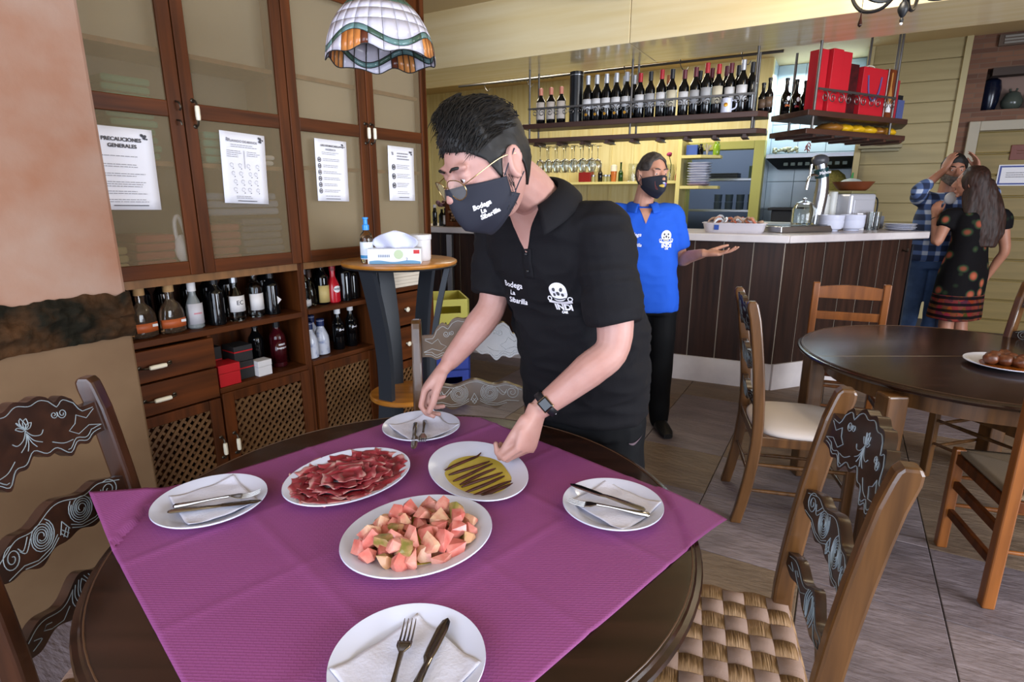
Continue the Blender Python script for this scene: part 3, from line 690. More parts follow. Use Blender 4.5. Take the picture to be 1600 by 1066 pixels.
for i, (x, y, z) in enumerate(spots):
    k = rt.choice((0, 0, 0, 1, 1, 1, 2, 3, 3)); o = bpy.data.objects.new('tomato_wedge', tmesh[k+4*rt.randrange(2)]); COL.objects.link(o)
    o.location = (x, y, z); o.rotation_euler = (rt.uniform(-.8, .8), rt.uniform(-.8, .8), rt.uniform(0, 6.28)); s_ = rt.uniform(.78, 1.08); o.scale = (s_,)*3
    tag(o, TL[k], 'tomato', 'tomato chunks on the platter '+('pink', 'rosy', 'green', 'pale')[k])
tag(ob('tomato_oil', B().lathe([(0, 0), (.09, 0), (.09, .0016), (0, .0016)], 40, sx=1.1, sy=1, loc=(-.203, 1.085, ZT+.0046)), _m['olive_oil']), 'thin pool of oil under the chopped tomato', 'oil')
# ham slices
def hammat():
    m = bpy.data.materials.new('cured_ham'); m.use_nodes = True; nt = m.node_tree; p = nt.nodes['Principled BSDF']; p.inputs['Roughness'].default_value = .35
    tc = nt.nodes.new('ShaderNodeTexCoord'); oi = nt.nodes.new('ShaderNodeObjectInfo'); sc = nt.nodes.new('ShaderNodeVectorMath'); sc.operation = 'SCALE'; sc.inputs['Scale'].default_value = 300; nt.links.new(oi.outputs['Location'], sc.inputs[0])
    mp = nt.nodes.new('ShaderNodeMapping'); mp.inputs['Scale'].default_value = (22, 60, 10); va = nt.nodes.new('ShaderNodeVectorMath'); va.operation = 'ADD'
    nt.links.new(tc.outputs['Object'], mp.inputs['Vector']); nt.links.new(mp.outputs['Vector'], va.inputs[0]); nt.links.new(sc.outputs[0], va.inputs[1])
    n = nt.nodes.new('ShaderNodeTexNoise'); n.inputs['Scale'].default_value = 1; n.inputs['Detail'].default_value = 2; nt.links.new(va.outputs[0], n.inputs['Vector'])
    sx = nt.nodes.new('ShaderNodeSeparateXYZ'); nt.links.new(tc.outputs['Generated'], sx.inputs[0]); a = nt.nodes.new('ShaderNodeMath'); a.operation = 'MULTIPLY_ADD'; a.inputs[1].default_value = .55; nt.links.new(n.outputs['Fac'], a.inputs[0]); 
    b = nt.nodes.new('ShaderNodeMath'); b.operation = 'MULTIPLY'; b.inputs[1].default_value = .46; nt.links.new(sx.outputs['Y'], b.inputs[0]); nt.links.new(b.outputs[0], a.inputs[2])
    cr = nt.nodes.new('ShaderNodeValToRGB'); e = cr.color_ramp.elements; e[0].position = .30; e[0].color = col('#4f0e16'); e[1].position = .80; e[1].color = col('#cfa8a0')
    for t, c in ((.5, '#7d1c26'), (.62, '#9c3a44'), (.70, '#c08a88')): e.new(t).color = col(c)
    nt.links.new(a.outputs[0], cr.inputs['Fac']); nt.links.new(cr.outputs['Color'], p.inputs['Base Color']); return m
M_ham = hammat(); hm = []
for k in range(6):
    g = B(); L = .052+.004*k; w = .036
    def hf(u, v, k=k, L=L, w=w):
        x = (u-.5)*L*(1-.15*abs(v-.5)); y = (v-.5)*w*(1+.2*math.sin(u*5+k))
        return (x, y+.004*math.sin(u*6+k*2), .0012*math.sin(u*9+k)+.0014*math.sin(v*6+u*4+k)+.006*(v-.45)+.003*math.sin(u*3.1+k)*max(0, v-.6))
    g.grid(hf, 12, 8); o = ob('ham_slice', g, M_ham); hm.append(o.data); bpy.data.objects.remove(o)
rh = random.Random(5)
for q, (r, n) in enumerate([(.130, 19), (.104, 16), (.078, 12), (.050, 8), (.020, 4)]):
    for k in range(n):
        a = 2*PI*k/n+q*.3+rh.uniform(-.06, .06); x = r*1.08*math.cos(a); y = r*.86*math.sin(a); c, s_ = math.cos(R(52)), math.sin(R(52))
        o = bpy.data.objects.new('ham_slice', hm[rh.randrange(6)]); COL.objects.link(o)
        o.location = (-.425+x*c-y*s_, 1.352+x*s_+y*c, ZT+.0115+(.005 if r > .12 else .0)+q*.0009+rh.uniform(0, .0015))
        o.rotation_euler = (rh.uniform(-.06, .06), rh.uniform(-.06, .06), a+R(52)-PI/2+rh.uniform(-.3, .3)); s_ = rh.uniform(.9, 1.12); o.scale = (s_, s_, s_)
        d = o.modifiers.new('solid', 'SOLIDIFY'); d.thickness = .0009
        tag(o, 'thin curled slice of dark red ham laid on the oval platter', 'ham slice', 'ham slices on the platter')
# meatballs on the second table
pm = plate('white plate of stewed meat on the bare round table', (2.18, 2.40), .16, .16, 0, None, z=TZ+.0015)
tag(ob('brown_sauce', B().lathe([(0, 0), (.1, 0), (.1, .004), (0, .006)], 32, loc=(2.18, 2.40, TZ+.0062)), mat('stew_sauce', '#8a4a16', .12, c2='#6b3510', ns=20)), 'glossy brown sauce under the stewed meat', 'sauce')
for i, (x, y) in enumerate(((2.11, 2.41), (2.155, 2.385), (2.15, 2.445), (2.2, 2.41), (2.21, 2.46), (2.19, 2.355), (2.245, 2.39))):
    g = B().ell((0, 0, .026), (.031, .028, .026)); g.v = [tuple(Vector(v)*(1+.13*noise.noise((v[0]*60+i*3, v[1]*60, v[2]*60)))) for v in g.v]
    tag(at(ob('meat_piece', g, mat('braised_meat', '#4a2412', .4, c2='#6b381c', ns=30, bump=.4)), (x, y, TZ+.009)), 'lump of braised brown meat in sauce', 'meat', 'meat pieces on the plate')
# ------------------------------------------------------------------ chairs
CW = .205   # half distance between the rear posts
def post_y(z): return -.20-.075*max(0, (z-.45)/.6)**1.6-.055*max(0, (.45-z)/.45)**1.8
def post_bm(sx, top=1.05, wx=.036, wy=.048):
    zs = [0, .1, .2, .3, .4, .5, .6, .7, .8, .9, .97, top-.03, top-.012, top]; vs = []; fs = []
    for i, z in enumerate(zs):
        y = post_y(z); k = 1 if z < top-.02 else (.9 if z < top-.005 else .55); off = 0 if z < top-.05 else -.004
        for a, b in ((-1, -1), (1, -1), (1, 1), (-1, 1)): vs.append((sx*CW+a*wx/2, y+off+b*wy/2*k, z-(0 if z < top else .0)))
    for i in range(len(zs)-1):
        for k in range(4): fs.append((i*4+k, i*4+(k+1) % 4, i*4+4+(k+1) % 4, i*4+4+k))
    fs += [(3, 2, 1, 0), tuple(len(vs)-4+k for k in range(4))]
    return B().add(vs, fs)
def bend(z0):
    """slats bow slightly backwards between the posts and lean with them"""
    return lambda x, y, z: (x, y+post_y(z0+z)-.018*(1-(x/.19)**2), z0+z)
def prof(fn, n=61, w=.19): return [(w*(2*i/(n-1)-1), fn(abs(2*i/(n-1)-1))) for i in range(n)]
def sm_(a, b, x): t = max(0, min(1, (x-a)/(b-a))); return t*t*(3-2*t)
def top_t(u):
    return .026+.022*sm_(.76, .70, u)+.020*math.exp(-((u-.58)/.10)**2)+.040*sm_(.52, .40, u)*math.cos(u*1.9)+.004*math.cos(u*20)*(u < .5)
def top_b(u): return -.058+.024*math.exp(-(u/.26)**2)-.008*math.exp(-((u-.45)/.09)**2)+.006*math.cos(u*22)*(u < .8)+.010*sm_(.6, .9, u)
def mid_t(u): return .020+.030*math.exp(-(u/.33)**2)+.016*math.exp(-((u-.62)/.18)**2)-.006*sm_(.85, 1, u)
def mid_b(u): return -.040-.014*math.exp(-((u-.35)/.22)**2)-.006*math.cos(u*14)+.020*sm_(.7, 1, u)
def low_t(u): return .018+.016*math.exp(-((u-.0)/.22)**2)+.008*math.cos(u*9)
def low_b(u): return -.028-.020*math.exp(-(u/.25)**2)+.006*math.cos(u*12)
def mir(ls): return ls+[[(-x, z) for x, z in l] for l in ls]
def lines_top():
    o = [[(x, top_t(abs(x)/.19)-.010) for x in [(-.175+.35*i/50) for i in range(51)]], [(x, top_b(abs(x)/.19)+.009) for x in [(-.175+.35*i/50) for i in range(51)]], [(x, top_b(abs(x)/.19)+.017) for x in [(.08+.1*i/14) for i in range(15)]], [(-x, top_b(abs(x)/.19)+.017) for x in [(.08+.1*i/14) for i in range(15)]]]
    o += mir([spiral(.098, .030, .012, .003, 2.6, 1.6), spiral(.078, .034, .009, .002, .4, -1.4), [(.175, .012), (.150, -.002), (.128, .014), (.118, -.004), (.098, -.014), (.118, -.030), (.150, -.020), (.178, -.030)]])
    for a in (90, 55, 125, 20, 160): o.append([(.022*t*math.cos(R(a))+.006*math.sin(PI*t)*math.sin(R(a)), .030+.026*t*math.sin(R(a))+.005*math.sin(PI*t)) for t in (0, .25, .5, .75, 1)]); o.append([(.022*t*math.cos(R(a))-.006*math.sin(PI*t)*math.sin(R(a)), .030+.026*t*math.sin(R(a))-.005*math.sin(PI*t)) for t in (0, .25, .5, .75, 1)])
    o += mir([[(0, .028), (.012, .012), (.030, .006), (.040, .014)], [(0, .022), (.010, .002), (.028, -.010)], [(0, .018), (.004, .0), (.012, -.014)], [(.05, -.02), (.075, -.034), (.1, -.036)]])
    return o
def lines_mid():
    o = [[(x, mid_t(abs(x)/.19)-.008) for x in [(-.175+.35*i/50) for i in range(51)]]]
    o += mir([spiral(.058, .0, .036, .008, 2.2, 2.6, 44), spiral(.058, .0, .030, .006, 2.4, 2.2, 40), spiral(.140, .002, .026, .004, 1.9, -2.0, 34), [(.02, -.02), (.045, -.036), (.085, -.040), (.12, -.028), (.165, -.03)], [(.02, -.028), (.05, -.043), (.085, -.046), (.12, -.036)], [(.085, .012), (.105, -.008), (.118, .004)], [(.09, .02), (.11, .0), (.12, .012)]])
    o += [[(-.012, -.022), (.0, -.04)], [(.012, -.022), (0, -.04)], [(-.006, -.018), (.008, -.034)], [(.006, -.018), (-.008, -.034)], [(0, .0), (-.014, -.026)], [(0, .0), (.014, -.026)]]
    return o
def lines_low():
    o = mir([[(x, low_t(x/.19)-.008) for x in [(.03+.145*i/16) for i in range(17)]], [(.05, -.006), (.075, -.022), (.11, -.014), (.13, -.002), (.12, .004), (.105, -.002)], [(.16, .0), (.14, -.012), (.17, -.016)], [(.0, .028), (.012, .005), (.006, -.03)], [(.02, .026), (.03, .0), (.016, -.036)], [(.032, .018), (.04, -.006), (.028, -.034)], [(.008, .03), (.02, .0), (.01, -.038)]])
    return o
def carvings(ls, z0, yoff, r=.0011):
    b = B(); f = bend(z0)
    for l in ls:
        p = [f(x, yoff, z) for x, z in l]
        if len(p) < 5: p = bez(p, 4)
        b.tube(p, r, 4)
    return b
CH = {}
def chair_proto(kind):
    o = thing('dining_chair', kind, 'chair')
    carved = kind != 'plain'; wm = {'dark': M_chaird, 'woven': M_chair, 'cushion': M_chair, 'silver': M_chair, 'plain': M_pine}[kind]
    top = 1.05 if carved else .93
    for s in (-1, 1):
        if carved: ob('rear_post', post_bm(s, top), wm, o, sm=False, bev=.007)
        else: ob('rear_post', B().box(s*CW-.021, s*CW+.021, -.225, -.18, 0, .5).box(s*CW-.021, s*CW+.021, -.225, -.18, .5, top), wm, o, sm=False, bev=.006)
        ob('front_leg', B().box(s*.205-.02, s*.205+.02, .175, .215, 0, .44 if kind != 'plain' else .46), wm, o, sm=False, bev=.006)
        for z, y in ((.17, 0), (.30, .0)):
            if carved: ob('side_rung', B().tube([(s*.203, post_y(z)+.01, z), (s*.205, 0, z), (s*.205, .19, z)], [.007, .0105, .007], 10), wm, o)
            else: ob('side_rung', B().box(s*.2-.011, s*.2+.011, -.2, .19, z-.018, z+.018), M_dark, o, sm=False, bev=.004)
    for z in (.2, .33): ob('front_rung', B().tube([(-.2, .195, z), (0, .195, z), (.2, .195, z)], [.007, .011, .007], 10), wm, o)
    ob('back_rung', B().tube([(-.2, post_y(.24), .24), (0, post_y(.24), .24), (.2, post_y(.24), .24)], [.007, .0105, .007], 10), wm, o)
    rails = B().box(-.2, .2, .18, .21, .395, .44).box(-.2, .2, -.215, -.185, .395, .44).box(-.218, -.19, -.2, .2, .395, .44).box(.19, .218, -.2, .2, .395, .44)
    obs('seat_rail', rails, wm if carved else M_dark, o, sm=False, bev=.004)
    if carved:
        for nm, z0, ft, fb, ln in (('crest_rail', .965, top_t, top_b, lines_top), ('back_slat', .775, mid_t, mid_b, lines_mid), ('lower_slat', .60, low_t, low_b, lines_low)):
            mm = {'silver': mat('carved_wood_painted_glare', '#5a493a', .3, c2='#6c5846', ns=12, coat=.5, spec=.8)}.get(kind, M_carve)  # lacquered rails: base colour lightened to stand for mirrored window light
            r_ = ob(nm, B().strip(prof(ft), prof(fb), -.011, .011, bend(z0)), mm, o, ang=50)
            ob('carved_lines', carvings(ln(), z0, .0115), mat('groove_painted_glare', '#b9bcbc', .4) if kind == 'silver' else M_wash, r_, label='whitewashed carved scrollwork')  # front grooves of that chair painted paler for the same reflection
            ob('carved_lines', carvings(ln(), z0, -.0115), M_wash, r_, label='whitewashed carved scrollwork')
    else:
        ob('crest_rail', B().strip([(-.19+.38*i/20, .035+.016*math.sin(PI*i/20)) for i in range(21)], [(-.19+.38*i/20, -.04) for i in range(21)], -.214, -.19, lambda x, y, z: (x, y, .865+z)), wm, o, sm=False, bev=.003)
        ob('back_slat', B().box(-.19, .19, -.214, -.192, .68, .735), wm, o, sm=False, bev=.004)
    if kind in ('dark', 'woven', 'silver'):
        mv = mat('cord_brown', '#8a6a48', .7, c2='#70522f', ns=3, stretch=(1, 60, 1), bump=.5, kind='wave'); mh = mat('cord_rose', '#a58777', .6, c2='#8c7060', ns=3, stretch=(60, 1, 1), bump=.5, kind='wave')
        n = 8; p = .43/n
        for i in range(n):
            c = -.215+p*(i+.5)
            def wv(u, v, c=c, i=i, along=0):
                t = -.225+.45*v; k = t/p+i+.5
                h = .0038*math.cos(PI*k)*(1 if along else -1)
                e = max(0, abs(t)-.205)/.02
                z = .452+h*(1-min(1, e))-.02*e*e; w_ = (u-.5)*p*.97
                return (t, c+w_, z) if along else (c+w_, t, z)
            ob('weave_strip', B().grid(lambda u, v: wv(u, v), 3, 60), mv, o, solid=-.003)
            ob('weave_strip', B().grid(lambda u, v: wv(u, v, along=1), 3, 60), mh, o, solid=-.003)
    elif kind == 'cushion':
        b = B(); n = 40
        def cu(u, v):
            a = 2*PI*u; q = (abs(math.cos(a))**3.2+abs(math.sin(a))**3.2)**(-1/3.2)
            r, z = [(0, .485), (.5, .484), (.8, .478), (.95, .468), (1.0, .455), (.99, .442), (.9, .438), (0, .438)][min(7, int(round(v*7)))]
            return (.222*q*r*math.cos(a), .005+.215*q*r*math.sin(a), z)
        b.grid(cu, 48, 8, cu=True); ob('seat_cushion', b, mat('cream_upholstery', '#c9bdb6', .75, bump=.05, ns=60), o, ang=70)
    else:
        mr = mat('rush_cord', '#8d775c', .7, c2='#6d5840', ns=2, stretch=(70, 1, 1), bump=.6, kind='wave')
        for k in range(4):
            b = B().grid(lambda u, v: ((u-.5)*.42*(1-v), -.21+.21*v, .455+.012*math.sin(v*1.5)), 12, 8); q = ob('rush_section', b, mr, o, solid=-.012); q.rotation_euler = (0, 0, k*PI/2)
    return o
placed = {}
def chair(kind, x, y, face, label, group='dining chairs around the tables'):
    """face: compass angle in degrees of the seat front, counted from +x"""
    if kind not in placed: o = chair_proto(kind); placed[kind] = o; o['label'] = label; o['group'] = group; return at(o, (x, y, 0), R(face-90))
    return dup(placed[kind], (x, y, 0), R(face-90), label, group)
chair('dark', -.775, 1.137, 0, 'very dark carved ladder-back chair against the plaster wall side of the set table')
chair('silver', -.115, 1.765, -84, 'carved chair with light-catching back behind the set table, beside the bistro table')
chair('woven', .455, 1.142, 163, 'carved ladder-back chair with checkered woven cord seat')
chair('cushion', 1.345, 2.525, -14, 'carved ladder-back chair with pale cushion standing side-on before the bar')
chair('cushion', 2.50, 2.70, 196, 'cushioned chair mostly hidden under the bare round table')
chair('plain', 2.165, 3.535, -111, 'honey pine chair with plain slats in front of the bar planks')
chair('plain', 2.02, 1.955, 74, 'honey pine chair with rush seat cut by the picture edge')
# ------------------------------------------------------------------ high bistro table
HT = Vector((-.57, 2.90, 0)); HZ = 1.172
ht = thing('bistro_table', 'tall round bistro table with black curved legs and oak top', 'table', HT)
ob('table_top', B().lathe([(0, -.024), (.275, -.024), (.285, -.02), (.29, -.012), (.288, -.004), (.28, 0), (0, 0)], 64, loc=(0, 0, HZ)), M_oak, ht, ang=30)
ob('edge_band', B().tube([(.281*math.cos(a*PI/32), .281*math.sin(a*PI/32), HZ-.024) for a in range(64)], .006, 6, closed=True), M_black, ht)
ob('foot_shelf', B().lathe([(0, -.012), (.185, -.012), (.19, -.006), (.19, .008), (.183, .013), (0, .013)], 48, loc=(0, 0, .455)), M_oak, ht, ang=30)
for a in (-118, 2, 122, 62):
    an = R(a); b = B(); zs = [i/12 for i in range(13)]; ra = [.255-.17*math.sin(PI*min(1, t*1.08))**1.0*.62+.05*(1-t)**2*0 for t in zs]
    rad = [(.25-.10*math.sin(PI*t*.98)) for t in zs]
    pts = [(r*math.cos(an), r*math.sin(an), .0+t*(HZ-.03)) for r, t in zip(rad, zs)]
    vs = []; fs = []; tn = Vector((-math.sin(an), math.cos(an), 0)); rn = Vector((math.cos(an), math.sin(an), 0))
    for p in pts:
        for q, w_ in ((-1, -1), (1, -1), (1, 1), (-1, 1)): vs.append(Vector(p)+tn*q*.042+rn*w_*.014)
    for i in range(len(pts)-1):
        for k in range(4): fs.append((i*4+k, i*4+(k+1) % 4, i*4+4+(k+1) % 4, i*4+4+k))
    fs += [(3, 2, 1, 0), tuple(len(vs)-4+k for k in range(4))]
    ob('leg', b.add(vs, fs), M_grey, ht, sm=True, ang=35)
# tissue box, sanitizer, tub on the bistro table
tb = thing('tissue_box', 'white cardboard tissue box with a tissue pulled up on the bistro table', 'tissue box', (-.56, 2.755, HZ+.0005), R(5))
ob('carton', B().box(-.125, .125, -.055, .055, 0, .072), mat('carton_white', '#dfe2ea', .5), tb, sm=False, bev=.002)
g = B(); g.grid(lambda u, v: ((u-.5)*(.15+.07*math.sin(PI*v*.8)), .0+.02*math.sin(u*9+v*2), .07+.085*v*(1-.35*abs(u-.5)*2)-.02*max(0, abs(u-.5)*2-.7)), 18, 10)
ob('tissue', g, M_nap, tb, solid=.001)
ob('wave_band', B().strip([(-.118+.24*i/20, .014+.004*math.sin(i*.5)) for i in range(21)], [(-.118+.24*i/20, .001) for i in range(21)], -.0556, -.0552), mat('blue_print', '#5f8fb0', .5), tb, sm=False)
ob('brand_patch', B().box(.09, .118, -.0557, -.0552, .048, .066), mat('red_print', '#c02a2a', .5), tb, sm=False)
ob('leaf_patch', B().lathe([(.022, 0), (.02, .0004)], 18, M=frame((.02, -.0552, .045), (1, 0, 0), (0, -1, 0))), mat('green_print', '#b4c4a0', .5), tb, sm=False)
g = B(); text_on(g, '2', .02, frame((.058, -.0558, .022), (1, 0, 0), (0, -1, 0)), bold=.0006)
for k in range(7): g.box(-.075+.008*k, -.075+.008*k+.005, -.0558, -.0554, .032, .044)
ob('lettering', g, mat('grey_blue_print', '#7d8aa0', .6), tb, sm=False)
sz = thing('sanitizer_bottle', 'clear hand sanitizer bottle with blue pump cap on the bistro table', 'bottle', (-.70, 2.77, HZ+.0005))
ob('bottle_body', B().lathe([(0, 0), (.028, 0), (.031, .004), (.031, .115), (.026, .135), (.013, .15), (.012, .16), (0, .16)], 28), M_glass, sz)
ob('label', B().lathe([(.0313, .018), (.0316, .019), (.0316, .098), (.0313, .099)], 28), mat('sanitizer_label', '#dde6f0', .5), sz)
ob('label_stripe', B().lathe([(.0318, .022), (.0319, .023), (.0319, .036), (.0318, .037)], 28), mat('label_blue', '#3a8cc0', .5), sz)
ob('cap', B().lathe([(.0, .155), (.016, .155), (.016, .178), (.01, .182), (.01, .205), (.014, .207), (.014, .214), (0, .216)], 20), mat('blue_cap', '#2f8fe0', .3), sz)
tag(at(ob('plastic_tub', B().lathe([(0, 0), (.05, 0), (.054, .01), (.056, .102), (.059, .104), (.06, .125), (.057, .128), (0, .128)], 36), mat('white_tub', '#d8d6d8', .35), ang=30), (-.462, 2.875, HZ+.0005)), 'round white lidded plastic tub on the bistro table', 'tub')
# ------------------------------------------------------------------ bottles
def bottle(name, label, loc, h, r, neck=.014, sh=.62, glass=None, cap=None, lab=None, group=None, rz=0, capz=.86, txt=None, cat='bottle', sy=1, round_=False, lz=(.18, .5), txtc=None, seg=18, med=None):
    o = thing(name, label, cat, loc, rz, group); s = sh*h
    if round_: p = [(0, 0), (r*.8, 0), (r, h*.03), (r, s*.55), (r*.94, s*.75), (r*.7, s*.95), (neck*1.2, s*1.08), (neck, s*1.15), (neck, h*.93), (neck*1.25, h*.94), (neck*1.25, h*.96), (0, h*.96)]
    else: p = [(0, 0), (r*.92, 0), (r, h*.015), (r, s), (r*.93, s+h*.04), (r*.7, s+h*.09), (neck*1.25, s+h*.15), (neck, s+h*.2), (neck, h*.95), (neck*1.12, h*.955), (neck*1.12, h*.985), (0, h*.985)]
    ob('bottle_body', B().lathe(p, seg, sy=sy), glass or M_dglass, o)
    if cap: ob('cap', B().lathe([(0, h*capz), (neck*1.22, h*capz), (neck*1.22, h*.995), (neck*.9, h), (0, h)], 14), cap, o)
    if lab:
        e = r*1.012; b = B(); b.grid(lambda u, v: (e*math.sin((u-.5)*2.5), -e*sy*math.cos((u-.5)*2.5), h*(lz[0]+(lz[1]-lz[0])*v)), 13, 2)
        l = ob('label', b, lab, o, solid=.0006)
        if txt:
            g = B()
            for i, (tx, sz, zz) in enumerate(txt):
                e2 = e+.0012
                if tx[0] == '~': q = scrib(B(), .036, sz, Matrix.Identity(4), 5, .0011); v, f = q.v, q.f
                elif tx[0] == '=': q = sticks(B(), .036, sz, Matrix.Identity(4)); v, f = q.v, q.f
                else: v, f = text_mesh(tx, sz, .0004)
                g.add([(e2*math.sin(x/e2), -e2*sy*math.cos(x/e2), h*zz+y) for x, y, z in v], f)
            ob('lettering', g, txtc or M_ink, o, sm=False)
    if med: ob('medal', B().lathe([(.011, 0), (.01, .001)], 14, M=frame((0, -r*1.02, h*.14), (1, 0, 0), (0, -1, 0))), med, o)
    return o
def scrib(b, L, hgt, M, n=7, r=.0008):
    p = []
    for i in range(n*8+1):
        t = i/(n*8); q = Vector((L*(t-.5)+hgt*.25*math.sin(t*n*2*PI+1), hgt*.5*math.sin(t*n*2*PI)*(.6+.4*math.sin(t*9)), 0)); p.append(M @ q)
    return b.tube(p, r, 4)
def sticks(b, L, hgt, M, n=9):
    for i in range(n): b.add([(L*(i/n-.5), -hgt/2, 0), (L*(i/n-.5)+L/n*.6, -hgt/2, 0), (L*(i/n-.5)+L/n*.6, hgt/2, 0), (L*(i/n-.5), hgt/2, 0)], [(0, 1, 2, 3)], M)
    return b
# spirits in the glazed cabinets
M_amber = mat('amber_label', '#b0562a', .5); M_whisky = mat('whisky_glass', '#b8977c', .04, trans=.92)
M_silver = mat('silver_cap', '#a9abb0', .3, metal=.9); M_cork = mat('cork_stopper', '#b08a5c', .7); M_blackcap = mat('black_cap', '#141416', .4)
G1 = 'spirit bottles on the cabinet shelves'; Z1, Z2, Z3 = .9225, .6455, .6555
def cbt(label, s, y, z, h, r, **k): return bottle('spirit_bottle', label, C(s, y, z), h, r, group=G1, rz=CROT, **k)
for s, t in ((1.015, 'beside the plaster wall'), (1.128, 'next to the pink lettered bottle')):
    o = cbt('squat round shouldered whisky bottle with orange label '+t, s, .055, Z1, .205, .052, neck=.017, sh=.62, glass=M_whisky, round_=True, lab=M_amber, lz=(.12, .3), cap=M_cork, capz=.85, sy=.6, seg=28)
    ob('stamp', B().box(.02, .04, -.0335, -.033, .045, .056), M_label, o, sm=False)
cbt('dark bottle with tall steel cap between the whisky bottles', 1.07, .18, Z1, .25, .038, cap=M_silver, capz=.76, neck=.02)
cbt('dark bottle with silver neck behind the second whisky bottle', 1.165, .2, Z1, .235, .034, cap=M_silver, capz=.82)
cbt('clear bottle with grey label and pink lettering', 1.225, .06, Z1, .215, .034, sh=.6, glass=mat('frosted_clear', '#a9b0b2', .2, trans=.5), lab=mat('pale_grey_label', '#c4c2c8', .5), lz=(.1, .52), cap=M_label, capz=.76, txt=[('=', .006, .32)], txtc=mat('pink_ink', '#d0566a', .6), round_=True)
cbt('black gin bottle with white tag at its neck', 1.318, .05, Z1, .215, .036, sh=.66, cap=M_blackcap)
cbt('black bottle behind the pink lettered bottle', 1.275, .2, Z1, .245, .034, cap=M_silver)
cbt('black bottle at the back of the shelf next to the gin bottle', 1.365, .2, Z1, .24, .034, cap=M_blackcap)
cbt('clear bottle with white label and big black letters EC', 1.415, .06, Z1, .228, .038, sh=.6, glass=M_glass, lab=M_label, lz=(.2, .52), cap=M_silver, capz=.78, txt=[('EC', .028, .38)], round_=True)
cbt('dark bottle with silver collar behind the EC bottle', 1.455, .2, Z1, .245, .034, cap=M_silver, capz=.8)
cbt('ribbed clear bottle with narrow white label beside the EC bottle', 1.525, .08, Z1, .225, .036, sh=.62, glass=M_glass, lab=M_label, lz=(.15, .5), cap=M_silver, capz=.88)
cbt('black bottle with white triangular label by the shelf divider', 1.605, .07, Z1, .205, .037, sh=.68, lab=None, cap=M_blackcap)
ob('triangle_label', B().prism([(-.0, -.02), (.022, .0), (0, .02)], 0, .0006, M=frame((.006, -.0378, .07), (1, 0, 0), (0, -1, 0))), M_label, S.objects[[x.name for x in S.objects if x.get('label', '').startswith('black bottle with white triangular')][0]], sm=False)
cbt('dark bottle in the shelf corner by the divider', 1.66, .22, Z1, .235, .033, cap=M_blackcap)
cbt('clear silver capped bottle just past the divider', 1.785, .06, Z1+.003, .215, .03, glass=M_glass, lab=M_label, lz=(.05, .2), cap=M_silver, capz=.8)
cbt('round clear flask with fluted neck past the divider', 1.838, .09, Z1+.003, .19, .036, glass=M_glass, round_=True, cap=mat('brown_cap', '#4a3228', .5), capz=.78)
cbt('tall dark bottle with blue paper seal', 1.855, .21, Z1+.003, .255, .034, cap=mat('blue_seal', '#5b7ba8', .5), capz=.8)
cbt('dark bottle with cream side label next to the red bottle', 1.905, .07, Z1+.003, .225, .034, lab=mat('cream_label', '#c8b070', .5), lz=(.05, .45), cap=M_blackcap)
cbt('bright red bottle with round white label reading WINT', 1.968, .06, Z1+.003, .2, .035, sh=.62, glass=mat('red_lacquer', '#b01824', .18), lab=None, cap=mat('dark_red_cap', '#7a1a1c', .4), round_=True)
RB = [x for x in S.objects if x.get('label', '').startswith('bright red bottle')][0]
g = B().grid(lambda u, v: (.0358*math.sin((2*u-1)*.62*math.sqrt(max(0, 1-(2*v-1)**2))), -.0358*math.cos((2*u-1)*.62*math.sqrt(max(0, 1-(2*v-1)**2))), .075+.019*(2*v-1)), 12, 10); ob('label', g, M_label, RB)
g = B(); v, f = text_mesh('WINT', .0155, .0006); g.add([(.0364*math.sin(x/.036), -.0364*math.cos(x/.036), .075+y) for x, y, z in v], f); ob('lettering', g, M_ink, RB, sm=False)
cbt('black square shouldered bottle right of the red bottle', 2.045, .06, Z1+.003, .215, .038, sh=.7, cap=M_blackcap)
cbt('black bottle half hidden by the bistro table leg', 2.115, .08, Z1+.003, .21, .034, cap=M_blackcap)
cbt('dark bottle behind the red bottle', 1.99, .2, Z1+.003, .24, .033, cap=M_blackcap)
cbt('dark red vodka bottle with white lettering in the lower compartment', 1.625, .09, Z2, .235, .038, sh=.66, glass=mat('dark_red_glass', '#3a0c12', .1), lab=mat('dark_red_glass', '#3a0c12', .1), lz=(.1, .62), cap=M_blackcap, txt=[('=', .009, .5), ('RASPBERRI', .011, .42)], txtc=M_wt)
cbt('black bottle beside the dark red vodka bottle', 1.545, .15, Z2, .24, .036, cap=M_blackcap)
MP = mat('painted_porcelain', '#c8ccd8', .15, c2='#8d98b8', ns=26, lo=.52, hi=.66)
for s, y, t in ((1.785, .05, 'in front'), (1.872, .07, 'next to it'), (1.90, .19, 'at the back')):
    cbt('white and blue porcelain flask with navy stopper, '+t, s, y, Z3, .195, .041, sh=.68, glass=MP, cap=mat('navy_stopper', '#1d2c5a', .4), capz=.8, neck=.017, round_=True, seg=24)
cbt('black bottle with white cursive lettering beside the porcelain flasks', 1.995, .08, Z3, .245, .032, sh=.58, lab=M_dglass, lz=(.3, .6), cap=M_label, capz=.82, txt=[('~', .012, .46)], txtc=M_wt)
cbt('black bottle with white cursive lettering nearest the compartment side', 2.085, .08, Z3, .25, .032, sh=.58, lab=M_dglass, lz=(.3, .6), cap=M_label, capz=.82, txt=[('~', .012, .46)], txtc=M_wt)
